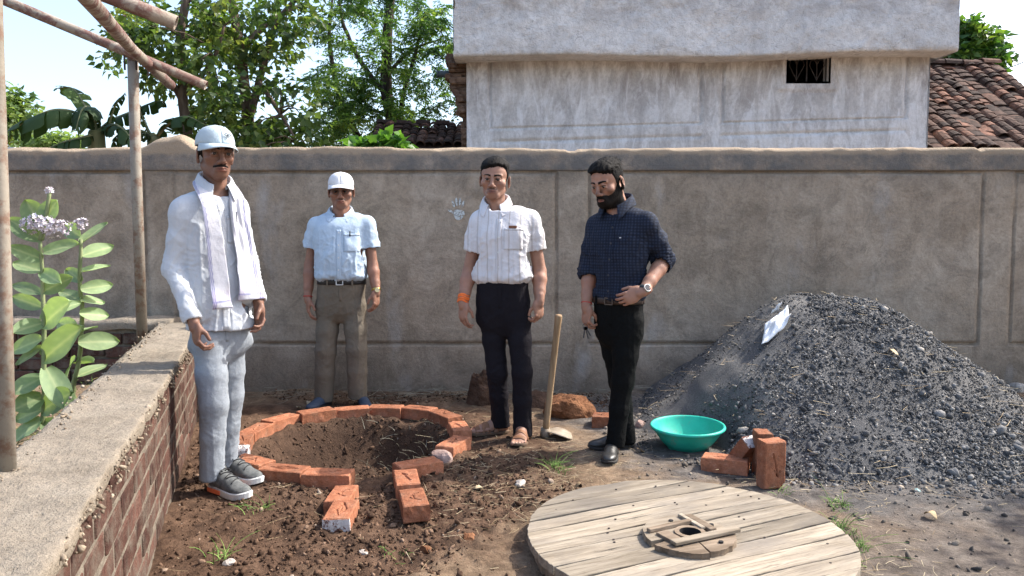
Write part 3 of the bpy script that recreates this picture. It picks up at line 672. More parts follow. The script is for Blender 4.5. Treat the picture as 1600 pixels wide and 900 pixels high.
def head_tint(v, C, M, s, skin, lip, stub, mst=0.0):
    q = (v - V3(C)) @ M / s; x, y, z = q.T; ax = np.abs(x)
    col = np.tile(np.array(skin, float), (len(v), 1)); n = fbm(q * 60, 3); n2 = fbm(q * 22 + 4, 2)
    col *= (1 + .10 * n2 + .06 * n)[:, None]
    def blend(w_, c): 
        nonlocal col; col = col * (1 - w_[:, None]) + np.array(c) * w_[:, None]
    front = sstep(-.03, -.06, y)
    red = np.exp(-((ax - .040) / .022) ** 2 - ((z + .032) / .024) ** 2) * front + np.exp(-(x / .014) ** 2 - ((z + .036) / .016) ** 2) * front
    blend(.28 * np.clip(red, 0, 1), np.array(skin) * (1.25, 1.0, .92))
    sock = np.exp(-((ax - .031) / .019) ** 2 - ((z - .001) / .013) ** 2) * sstep(-.05, -.07, y); blend(.25 * sock, np.array(skin) * .6)
    if stub > 0:
        bz = sstep(.0, -.03, z + .02 * sstep(.05, .07, ax)) * (1 - np.exp(-((ax - .030) / .02) ** 2 - ((z + .035) / .022) ** 2)) * sstep(.03, .0, y) * sstep(-.16, -.12, z)
        blend(stub * np.clip(bz, 0, 1) * (z > -.16), np.array(skin) * .35 + .004)
    lw_ = np.exp(-(x / .021) ** 4) * (np.exp(-((z + .0655) / .0055) ** 2) + np.exp(-((z + .0765) / .0065) ** 2)) * sstep(-.085, -.093, y); blend(.85 * np.clip(lw_, 0, 1), lip)
    if mst > 0:
        mw_ = sstep(.0065, .003, np.abs(z + .0560 + .16 * ax - .002)) * sstep(.036, .026, ax) * sstep(-.06, -.075, y); blend(mst * np.clip(mw_ * (1 + .3 * n), 0, 1), (.012, .009, .008))
    ml = np.exp(-(x / .023) ** 6) * np.exp(-((z + .0705) / .0022) ** 2) * sstep(-.085, -.093, y); blend(.85 * ml, np.array(lip) * .25)
    lash = np.exp(-((ax - .031) / .0155) ** 6) * np.exp(-((z - .0052 + 6 * (ax - .031) ** 2) / .0026) ** 2) * sstep(-.07, -.08, y); blend(.9 * lash, (.012, .008, .006))
    nost = np.exp(-((ax - .0075) / .004) ** 2 - ((z + .0485) / .0035) ** 2) * sstep(-.09, -.098, y); blend(.8 * nost, (.02, .01, .008))
    return np.clip(col, 0, 1)
# ------------------------------------------------------------------ skin, cloth and leather
def skin_mat(name):
    t = NT(name); a = t.n('ShaderNodeAttribute', attribute_name='tint'); nr = t.bump(t.noise(260, 3, .6), .0004)
    return t.fin(a.outputs['Color'], t.ramp(t.noise(30, 3), [(.3, .50), (.7, .66)]), nr, .42, sub=.15)
M_skin = skin_mat('skin')
def hair_mat(name, c=(.0055, .0045, .004)):
    t = NT(name); n = t.noise(160, 4, .7, stretch=(1, 1, .25)); col = t.ramp(n, [(.3, c), (.75, tuple(2 * q for q in c))])
    return t.fin(col, .72, t.bump(n, .004), .12)
M_hair = hair_mat('black_hair'); M_beard = hair_mat('beard_hair', (.008, .006, .005))
def cloth(name, base, var=.06, weave=900, rough=.85, stripes=None, spec=.2, sheen=0.0, bump=.0012):
    # stripes: list of (axis vector, spacing, width fraction, colour, strength)
    t = NT(name); n = t.noise(9, 5, .6); c0 = np.array(base)
    col = t.ramp(n, [(.3, tuple(c0 * (1 - var))), (.7, tuple(np.minimum(c0 * (1 + var), .95)))])
    for (axv, sp, wd, sc_, st) in (stripes or []):
        d = t.n('ShaderNodeVectorMath', operation='DOT_PRODUCT'); t.l(t.co(), d.inputs[0]); d.inputs[1].default_value = axv
        wob = t.math('MULTIPLY', t.math('SUBTRACT', t.noise(6, 3), .5), .016)
        fr = t.math('FRACT', t.math('DIVIDE', t.math('ADD', t.math('ADD', d.outputs['Value'], 10.0), wob), sp))
        ds = t.math('ABSOLUTE', t.math('SUBTRACT', fr, .5)); m_ = t.n('ShaderNodeMapRange'); t.l(ds, m_.inputs[0])
        m_.inputs[1].default_value = wd * .5; m_.inputs[2].default_value = wd * .5 + .06; m_.inputs[3].default_value = st; m_.inputs[4].default_value = 0
        col = t.mix(m_.outputs[0], col, sc_)
    nr = t.bump(t.noise(weave, 2, .5), bump); nr = t.bump(t.noise(38, 5, .6, dist=.3), .004, prev=nr)
    if sheen: t.b.inputs['Sheen Weight'].default_value = sheen
    return t.fin(col, rough, nr, spec)
def plain(name, c, rough=.5, spec=.4, metal=None, bump=0.0, bs=60):
    return simple(name, tuple(np.array(c) * .85), tuple(np.array(c) * 1.12), 30, rough, bump, bs, spec, metal=metal)
M_eye_w = plain('eye_white', (.26, .22, .20), .3); M_eye_d = plain('eye_dark', (.014, .009, .007), .15)
M_button = plain('button', (.7, .7, .68), .4)
# ------------------------------------------------------------------ hand: five separate fingers
def hand(f, wr, d, nrm, thumb, s=1.0, curl=(.35, .5, .4), spread=.09, thumb_in=.35, fc=None):
    # wr wrist, d direction of the palm, nrm the way the palm faces, thumb: +-1 side
    d = V3(d) / np.linalg.norm(V3(d)); nrm = V3(nrm) - d * (V3(nrm) @ d); nrm /= np.linalg.norm(nrm); t_ = np.cross(d, nrm) * thumb
    M = np.stack([t_, d, nrm], 1); wr = V3(wr)
    def T(a, b, c): return wr + (t_ * a + d * b + nrm * c) * s
    f.cone(T(0, -.03, 0), T(0, .02, 0), .024 * s, .025 * s, .01)
    f.ell(T(.002, .052, .002), np.array((.038, .052, .0140)) * s, M, .008); f.ell(T(-.012, .062, .002), np.array((.027, .040, .0145)) * s, M, .008)
    f.ell(T(.026, .030, .008), np.array((.018, .032, .015)) * s, M, .010)
    for q, (off, ln, r) in enumerate(((.0300, .072, .0080), (.0100, .080, .0083), (-.0100, .074, .0080), (-.0292, .058, .0072))):
        p = T(off, .092 - .006 * abs(q - 1), .0); a = 0.0; c_ = curl if fc is None else fc[q]
        for seg, (fr, rr) in enumerate(((.46, 1.0), (.31, .93), (.25, .84))):
            a += c_[seg]; di = d * math.cos(a) + nrm * math.sin(a) + t_ * (off * spread * 14 * math.cos(a)); di /= np.linalg.norm(di)
            e = p + di * ln * fr * s * 1.03; f.cone(p, e, r * rr * s, r * rr * .92 * s, .0025 if seg else .006); p = e
    p = T(.024, .022, .008); c1 = d * .72 + t_ * (.62 - thumb_in * .5) + nrm * (.25 + thumb_in * .5); c1 /= np.linalg.norm(c1)
    e = p + c1 * .044 * s; f.cone(p, e, .0135 * s, .0098 * s, .008)
    c2 = d * .93 + t_ * (.20 - thumb_in * .4) + nrm * (.12 + thumb_in * .45); c2 /= np.linalg.norm(c2); f.cone(e, e + c2 * .032 * s, .0097 * s, .0080 * s, .003)
def forearm(f, el, wr, r0=.042, r1=.027):
    el, wr = V3(el), V3(wr); m1 = el + (wr - el) * .28; m2 = el + (wr - el) * .68
    f.chain([el, m1, m2, wr], [r0 * .95, r0, r0 * .80, r1], .012)
def add_mesh_parts(name, pieces, mat, parent, tint=None):
    vs, fs, b = [], [], 0
    for v, F in pieces: vs.append(v); fs.append(F + b); b += len(v)
    return mesh(name, np.vstack(vs), np.vstack(fs), mat, parent, True)

# cloth creases, added along the normal after the surface is found
def fold(v, n, amp, scale, direction=(0, 0, 1), seed=0.0, ridge=True):
    d = np.array(direction, float); d /= np.linalg.norm(d)
    along = v @ d; perp = v - along[:, None] * d; q = perp * scale + (along * scale * .28)[:, None] * d + seed
    q = q + .5 * np.stack([vnoise(q * .6 + 3.1), vnoise(q * .6 + 7.7), vnoise(q * .6 + 1.3)], -1)
    a = vnoise(q); b = vnoise(q * 1.9 + 11)
    h = (1 - np.abs(a)) ** 4 * .8 + (1 - np.abs(b)) ** 4 * .45 + a * .35 if ridge else a * .7 + b * .3
    return v + n * (amp * (h - .35))[:, None] if np.ndim(amp) == 0 else v + n * (np.asarray(amp) * (h - .35))[:, None]
def joint_fold(v, n, p, rad, amp, ax, lam=.028, seed=0.0):
    p = V3(p); ax = np.array(ax, float); ax /= np.linalg.norm(ax); r = v - p; w_ = np.exp(-(np.linalg.norm(r, axis=1) / rad) ** 2)
    ph = (r @ ax) / lam + 2.6 * vnoise(v * 7 + seed) + 1.1 * vnoise(v * 19 + seed); md = sstep(-.35, .55, vnoise(v * 11 + seed * 3 + 2))
    return v + n * (amp * w_ * md * (np.abs(np.sin(math.pi * ph)) * -1.0 + .55))[:, None]
def gauss(x, c, w_): return np.exp(-((x - c) / w_) ** 2)

# drape a patch onto an object's surface: rows of (x, z) points shot along a direction
class Surf:
    def __init__(s, v, F): s.t = BVHTree.FromPolygons([tuple(p) for p in v], [tuple(map(int, q)) for q in F])
    def hit(s, p, d):
        r = s.t.ray_cast(Vector(p), Vector(d)); return r[0], r[1]
    def near(s, p): r = s.t.find_nearest(Vector(p)); return r[0], r[1]
def solid(o, th, off=1.0, bevel=0):
    m = o.modifiers.new('solid', 'SOLIDIFY'); m.thickness = th; m.offset = off; return o
def sub(o, n=1): m = o.modifiers.new('sub', 'SUBSURF'); m.levels = n; m.render_levels = n; return o
def grid_obj(name, G, mat, parent, th=.002, smooth=True, off=1.0):
    G = np.asarray(G, float); a, b = G.shape[:2]; i = np.arange(a * b).reshape(a, b); F = np.stack([i[:-1, :-1], i[1:, :-1], i[1:, 1:], i[:-1, 1:]], -1).reshape(-1, 4)
    o = mesh(name, G.reshape(-1, 3), F, mat, parent, smooth)
    if th: solid(o, th, off)
    return o
def patch(name, S, o3, ux, uz, d, w_, h_, mat, parent, lift=.002, th=.0015, nu=6, nv=8, shear=0.0, taper=0.0):
    # rectangle centred at o3 spanned by ux, uz, thrown along d onto S
    o3, ux, uz, d = V3(o3), V3(ux), V3(uz), V3(d); G = []
    for i in range(nu + 1):
        row = []
        for j in range(nv + 1):
            u = (i / nu - .5) * w_ * (1 - taper * (1 - j / nv)); v = (j / nv - .5) * h_; p = o3 + ux * (u + shear * v) + uz * v - d * .4; hp_, hn = S.hit(p, d)
            if hp_ is None: hp_, hn = S.near(p + d * .4)
            row.append(np.array(hp_) - d * lift)
        G.append(row)
    return grid_obj(name, G, mat, parent, th)

# shirt collar: a folded band round the neck with two points in front
def collar(S, N, yaw, mat, parent, rx=.064, ry=.066, back=.030, open_=.42, leaf=.046, tip=.075, tilt=.32, lift=0.0):
    N = V3(N); c, s_ = math.cos(yaw), math.sin(yaw); G = []
    na = 40
    for i in range(na + 1):
        a = (i / na * 2 - 1) * (math.pi - open_)               # 0 at the back
        b = abs(a) / (math.pi - open_); fr = sstep(.62, 1, b)
        x, y = rx * math.sin(a), ry * math.cos(a); zt = back * math.cos(a) * .9 + .010 + lift - .022 * fr
        col_ = []
        L = leaf + (tip - leaf) * fr ** 2
        for j, (o_, dz) in enumerate(((.000, -.020), (.001, -.004), (.004, .006), (.010, .004), (.016, -.25 * L), (.024, -.62 * L), (.031, -L))):
            out = 1 + o_ / rx; px_, py_ = x * out, y * out - fr * o_ * .6; pz_ = zt + dz
            if j > 3: px_ += np.sign(x) * fr * .012 * (j - 3) / 3
            col_.append(N + np.array([c * px_ - s_ * py_, s_ * px_ + c * py_, pz_]))
        G.append(col_)
    G = np.array(G)
    for i in range(na + 1):                                    # keep the fall outside the shirt
        for j in range(4, 7):
            h_, n_ = S.near(G[i, j])
            if h_ is not None:
                n_ = np.array(n_); d = (G[i, j] - np.array(h_)) @ n_
                if d < .004: G[i, j] += n_ * (.004 - d) * .9
    return sub(grid_obj('collar', G, mat, parent, .0022), 1)
def ring_band(name, c, axis, r, wdt, th, mat, parent, ry=None, n=28, wob=0.0):
    c, axis = Vector(c), Vector(axis).normalized(); u = axis.orthogonal().normalized(); v = axis.cross(u); ry = ry or r; V, F = [], []
    pr = ((-wdt / 2, 0), (-wdt / 2, th), (0, th * 1.25), (wdt / 2, th), (wdt / 2, 0))
    for k in range(n):
        a = 2 * math.pi * k / n
        for (z, o_) in pr: V.append(c + (u * math.cos(a) * (r + o_) + v * math.sin(a) * (ry + o_)) + axis * (z + wob * math.sin(3 * a)))
    m_ = len(pr)
    for k in range(n):
        for j in range(m_ - 1): F.append((k * m_ + j, k * m_ + j + 1, ((k + 1) % n) * m_ + j + 1, ((k + 1) % n) * m_ + j))
    return mesh(name, V, F, mat, parent, True)
def eyes(parent, C, M, s, look=(0, 0)):
    for q in (-1, 1):
        bm = bmesh.new(); bmesh.ops.create_uvsphere(bm, u_segments=20, v_segments=14, radius=.0128 * s)
        ce = V3(C) + M @ (np.array((q * .031, -.0835, -.001)) * s); look_d = M @ np.array([look[0], -1, look[1]]); look_d /= np.linalg.norm(look_d)
        for f in bm.faces: f.material_index = 1 if (np.array(f.calc_center_median()) @ look_d) > .0128 * s * .70 else 0; f.smooth = True
        me = bpy.data.meshes.new('eye'); bm.to_mesh(me); bm.free(); me.materials.append(M_eye_w); me.materials.append(M_eye_d)
        o = bpy.data.objects.new('eye', me); o.location = ce; link(o, parent)
def hair_tubes(name, pts_list, r, mat, parent):
    m_ = MB()
    for pts, rr in pts_list: m_.tube(pts, rr, 6)
    return m_.build(name, mat, parent, True)
def brows(parent, S, C, M, s, mat, th=1.0, zo=0.0):
    for q in (-1, 1):
        G = []
        for i in range(9):
            u = i / 8; x = q * (.011 + .040 * u); z = .0215 + zo + .0075 * math.sin(u * 2.2) - .004 * u; hh = (.0052 * (1 - .65 * u)) * th; row = []
            for j in (-1, -.4, .4, 1):
                p = V3(C) + M @ (np.array((x, -.2, z + j * hh)) * s); h_, n_ = S.hit(p, M @ np.array((0, 1., 0)))
                h_ = np.array(h_) if h_ is not None else p + M @ np.array((0, .11, 0)); row.append(h_ - M @ np.array((0, .0026 * (1 - abs(j) * .9), 0)))
            G.append(row)
        grid_obj('eyebrow', G, mat, parent, .0012)
def shell_on_head(name, f_head, C, M, s, mask, off, mat, parent, h=None, spike=0.0):
    # hair or beard: a layer over the head where mask(local) says so, on the head's own grid
    g_ = Field((0, 0, 0), (.01, .01, .01), f_head.h); g_.lo, g_.ax, g_.h = f_head.lo, f_head.ax, f_head.h; g_.D = np.full_like(f_head.D, .02)
    d = f_head.D; I = np.nonzero((d < .034) & (d > -.016)); p = np.stack([f_head.ax[k][I[k]] for k in range(3)], -1); q = (p - V3(C)) @ M / s; dd = d[I]
    ok = (q[:, 2] > -.16) & (q[:, 2] < .19); nz = fbm(q * 45, 2); mk = np.clip(mask(q, nz), 0, 1) * ok; thick = off(q) * mk
    val = np.where(mk > .02, np.maximum(dd - thick * s, -dd - .007), .02); g_.D[I] = val; v, F = g_.mesh()
    if len(v) == 0: return None
    v = relax(v, F, 1)
    if spike:
        n = vnormals(v, F); qq = (v - V3(C)) @ M / s; qn = qq * np.array((130, 50, 60)) + 2.5 * np.stack([vnoise(qq * 18), vnoise(qq * 18 + 5), vnoise(qq * 18 + 9)], -1)
        v = v + n * (spike * vnoise(qn) * sstep(.0, .06, qq[:, 2]))[:, None]
    return mesh(name, v, F, mat, parent, True)
# single hairs: thin tapering strips that start on the head and follow a combing direction
def strands(name, c, mask, n, length, comb, wd, mat, parent, seed=0, lift=.25, kmin=.25, off=.004):
    r_ = np.random.default_rng(seed); C, M, s = V3(c['hC']), c['hM'], c['hs']; q = (c['hv'] - C) @ M / s; nl = c['hn'] @ M; mk = mask(q, fbm(q * 45, 2)) * (q[:, 2] > -.15); idx = np.nonzero(mk > kmin)[0]
    if len(idx) == 0: return
    idx = r_.choice(idx, n, p=mk[idx] / mk[idx].sum()); p = q[idx] + r_.normal(0, .0016, (n, 3)); nn = nl[idx]; L_ = length(q[idx]) * np.exp(r_.normal(0, .22, n)); d = comb(q[idx]) + r_.normal(0, .22, (n, 3)) + nn * lift; d /= np.linalg.norm(d, axis=1)[:, None]; t_ = d - nn * ((d * nn).sum(1) * .75)[:, None]; t_ /= np.linalg.norm(t_, axis=1)[:, None]
    ctr = np.array((0, .012, .03)); base_r = np.linalg.norm(p - ctr, axis=1); p = p + nn * (off * r_.random(n))[:, None]; V = []; cur = p; sd = np.cross(t_, nn); sd /= np.linalg.norm(sd, axis=1)[:, None] + 1e-9
    for k in range(4):
        w_ = wd * (1 - .28 * k); V += [cur - sd * w_ * .5, cur + sd * w_ * .5]
        cur = cur + (t_ * .9 + nn * (lift * (1 - k * .35)))  * (L_ / 3)[:, None]; rv = cur - ctr; rl = np.linalg.norm(rv, axis=1); mn = base_r * (1 + .005) + off * .6; push = np.maximum(mn - rl, 0) * (q[idx][:, 2] > -.02); cur = cur + rv / rl[:, None] * push[:, None]
    V = np.stack(V, 1).reshape(-1, 3) * s @ M.T + C; F = (np.array([[0, 1, 3, 2], [2, 3, 5, 4], [4, 5, 7, 6]])[None] + (np.arange(n) * 8)[:, None, None]).reshape(-1, 4)
    o = mesh(name, V, F, mat, parent, True); o['kind'] = 'stuff'; return o
# baseball cap
def cap(parent, C, M, s, mat, mat_brim=None, rx=.084, ry=.105, top=.128, base=.040, brim=.078, logo=None, tilt=0.0):
    mat_brim = mat_brim or mat; C = V3(C); Mx = M @ np.array(Matrix.Rotation(tilt, 3, 'X'))
    def T(p): return C + Mx @ (np.array(p) * s)
    G = []; na, nr_ = 48, 12
    for i in range(na + 1):
        a = 2 * math.pi * i / na; row = []
        for j in range(nr_ + 1):
            t_ = j / nr_; el = t_ * math.pi / 2; cr = math.cos(el) ** .72; seam = 1 - .010 * (1 - abs(math.sin(a * 3)) ** .35) * math.sin(el * 1.6)
            fy = 1.03 if math.cos(a) < 0 else 1.0
            row.append(T((rx * cr * math.sin(a) * seam, .010 - ry * cr * math.cos(a) * seam * .98, base + (top - base) * math.sin(el) ** .92 * (1 + .03 * math.cos(a)) - .010 * (1 - math.cos(a)) * .5 * (1 - t_))))
        G.append(row)
    crown = grid_obj('crown', G, mat, parent, .003, off=-1)
    G = []
    for i in range(25):
        u = i / 24 * 2 - 1; a = u * R(72); row = []
        for j in range(9):
            t_ = j / 8; x = rx * math.sin(a) * (1.0 + .05 * t_); y0 = .010 - ry * math.cos(a) * .985
            ln = brim * (1 - abs(u) ** 2.6) ** .75
            row.append(T((x, y0 - ln * t_, base + .004 - .024 * (abs(math.sin(a)) ** 2) * (.15 + .85 * t_) - .010 * t_ - .006 * t_ ** 2)))
        G.append(row)
    grid_obj('brim', G, mat_brim, parent, .0035, off=1)
    m_ = MB(); m_.tube([T((0, .010, top - .002)), T((0, .010, top + .004))], .007 * s, 10); m_.build('button', mat, parent, True)
    return T
# ------------------------------------------------------------------ footwear, built along +x from heel to toe
def outline(L, wd, z0, z1, toe=1.0, flare=0.0, n=44):
    V, F = [], []
    def hw(u): return wd * (.74 + .26 * sstep(.25, .68, u)) * (1 - max(0, (u - .70) / .30) ** 2.3) ** .5 * (1 - max(0, (.16 - u) / .16) ** 2.4) ** .5
    ring = [(u * L, hw(u)) for u in np.linspace(0.0005, .9995, n)]; pts = ring + [(x, -y) for x, y in ring[::-1]]
    N = len(pts); zz = lambda x, z: z + (.012 * max(0, (x / L - .75) / .25) ** 2)
    for (z, k) in ((z0, .95), (z0 + .004, 1.0), (z1 - .003, 1.0 + flare), (z1, .97)):
        for x, y in pts: V.append((L / 2 + (x - L / 2) * k, y * k, zz(x, z)))
    for r in range(3): F += [(r*N+i, r*N+(i+1) % N, (r+1)*N+(i+1) % N, (r+1)*N+i) for i in range(N)]
    F += [tuple(range(N))[::-1], tuple(range(3*N, 4*N))]; return V, F
def foot_frame(heel, toe, L=.285, z=0.0):
    a = math.atan2(toe[1] - heel[1], toe[0] - heel[0]); return Matrix.Translation((heel[0], heel[1], z)) @ Matrix.Rotation(a, 4, 'Z')
def place(o, Mx): o.matrix_basis = Mx; return o
def sneaker(parent, heel, toe, z, mats, L=.295):
    Mx = foot_frame(heel, toe, L, z); root = bpy.data.objects.new('shoe', None); link(root, parent); root.matrix_basis = Mx
    f = Field((-.02, -.07, 0), (L + .02, .07, .14), .004)
    f.ell((.05, 0, .052), (.050, .037, .048), k=.02); f.ell((.13, 0, .046), (.085, .041, .036), k=.02); f.ell((.215, .0, .038), (.075, .045, .028), k=.02)
    f.cone((.055, 0, .06), (.050, 0, .100), .040, .040, .02); f.cone((.09, 0, .07), (.16, 0, .05), .034, .036, .02); f.cone((.052, 0, .09), (.05, 0, .16), .030, .034, .006, True); f.plane((0, 0, .026), (0, 0, -1))
    v, F = f.mesh(); v = relax(v, F, 1); mesh('upper', v, F, mats['upper'], root, True)
    V, Fc = outline(L, .049, .0, .032, flare=.02); so = mesh('sole', V, Fc, mats['sole'], root, False)
    m = MB(); m.box((.085, -.0455, .016), (.10, .006, .020)); m.box((.085, .0455, .016), (.10, .006, .020)); m.build('sole_patch', mats['patch'], root, bevel=.002)
    S = Surf(v, F)
    for k in range(5):
        x = .095 + k * .024; G = []
        for j in range(9):
            y = (j / 8 - .5) * .050; h_, n_ = S.hit((x + (.008 if k % 2 else -.008) * (j / 8 - .5) * 2, y, .3), (0, 0, -1))
            if h_ is None: h_ = Vector((x, y, .06))
            G.append(tuple(h_ + Vector((0, 0, .0025))))
        m = MB(); m.tube(G, .0028, 6); m.build('lace', mats['lace'], root, True)
    for sgn in (-1, 1):
        m = MB(); m.tube([(.10, 0, .098), (.105, sgn * .018, .112), (.115, sgn * .03, .104), (.108, sgn * .014, .094), (.10, 0, .098)], .0026, 6); m.build('lace', mats['lace'], root, True)
    return root
def dress_shoe(parent, heel, toe, z, mat, sole, L=.285):
    Mx = foot_frame(heel, toe, L, z); root = bpy.data.objects.new('shoe', None); link(root, parent); root.matrix_basis = Mx
    f = Field((-.02, -.07, 0), (L + .02, .07, .12), .004)
    f.ell((.048, 0, .046), (.047, .034, .046), k=.02); f.ell((.13, 0, .040), (.085, .038, .036), k=.02); f.ell((.215, 0, .030), (.068, .042, .025), k=.02); f.cone((.055, 0, .05), (.055, 0, .082), .034, .036, .015)
    f.cone((.052, 0, .08), (.05, 0, .16), .028, .032, .006, True); f.plane((0, 0, .012), (0, 0, -1)); v, F = f.mesh(); v = relax(v, F, 1); n = vnormals(v, F); v = joint_fold(v, n, (.165, 0, .06), .045, .003, (1, 0, .2), .016); mesh('upper', v, F, mat, root, True)
    V, Fc = outline(L, .045, .0, .016, flare=.01); mesh('sole', V, Fc, sole, root, False); return root
def sandal_foot(f, Mx, L=.262):
    # skin of a bare foot, added to a field in the foot's own frame
    f.ell((.040, 0, .040), (.042, .030, .034), k=.02); f.cone((.05, 0, .045), (.055, 0, .13), .036, .035, .02); f.cone((.06, 0, .07), (.16, -.004, .034), .034, .027, .03); f.ell((.15, -.006, .030), (.07, .040, .022), k=.02); f.ell((.19, .002, .028), (.04, .043, .018), k=.015)
    for q, (y, x1, r) in enumerate(((.029, .258, .0135), (.010, .256, .0100), (-.007, .247, .0095), (-.022, .236, .0092), (-.036, .222, .0090))):
        f.cone((.20, y * .95, .027), (x1, y, .0225 + .001), r, r * .95, .005)
def sandal(parent, heel, toe, z, skin, strap, sole, mirror=1, L=.275):
    Mx = foot_frame(heel, toe, L, z); root = bpy.data.objects.new('sandal', None); link(root, parent); root.matrix_basis = Mx
    f = Field((-.02, -.07, 0), (L + .02, .07, .18), .0035); sandal_foot(f, None); v, F = f.mesh(); v = relax(v, F, 1)
    if mirror < 0: v = v * np.array([1, -1, 1]); F = F[:, ::-1]
    o = mesh('foot', v, F, M_skin, root, True); nn = fbm(v * 50, 2); c = np.array(skin) * (1 + .12 * nn)[:, None]
    nail = np.zeros(len(v))
    for (y, x1) in ((.029, .262), (.010, .260), (-.007, .251), (-.022, .240), (-.036, .226)): nail = np.maximum(nail, np.exp(-((v[:, 0] - x1) / .006) ** 2 - ((v[:, 1] * mirror - y) / .006) ** 2) * (v[:, 2] > .026))
    col_attr(o, c * (1 - nail[:, None] * .6) + nail[:, None] * .6 * np.array((.42, .27, .2)))
    V, Fc = outline(L, .052, .0, .018, flare=.0); mesh('sole', V, Fc, sole, root, False); S = Surf(v, F)
    def strp(pts, wd):
        G = []
        for (x0, y0) in pts:
            row = []
            for j in range(4):
                x = x0 + (j / 3 - .5) * wd; h_, n_ = S.hit((x, y0, .3), (0, 0, -1)); zz = h_.z + .003 if h_ is not None else .018
                if abs(y0) > .047: zz = .016
                row.append((x, y0, zz))
            G.append(row)
        grid_obj('strap', G, strap, root, .003)
    ys = np.linspace(-.052, .052, 15)
    strp([(.205 - .12 * abs(y) * .3, y) for y in ys], .030); strp([(.155 + .3 * y * mirror, y) for y in ys], .024); strp([(.150 - .3 * y * mirror, y) for y in ys], .024); strp([(.088, y * .85) for y in ys], .026)
    ring_band('strap', (.050, 0, .062), (.25, 0, 1), .043, .022, .003, strap, root, ry=.041)
    return root

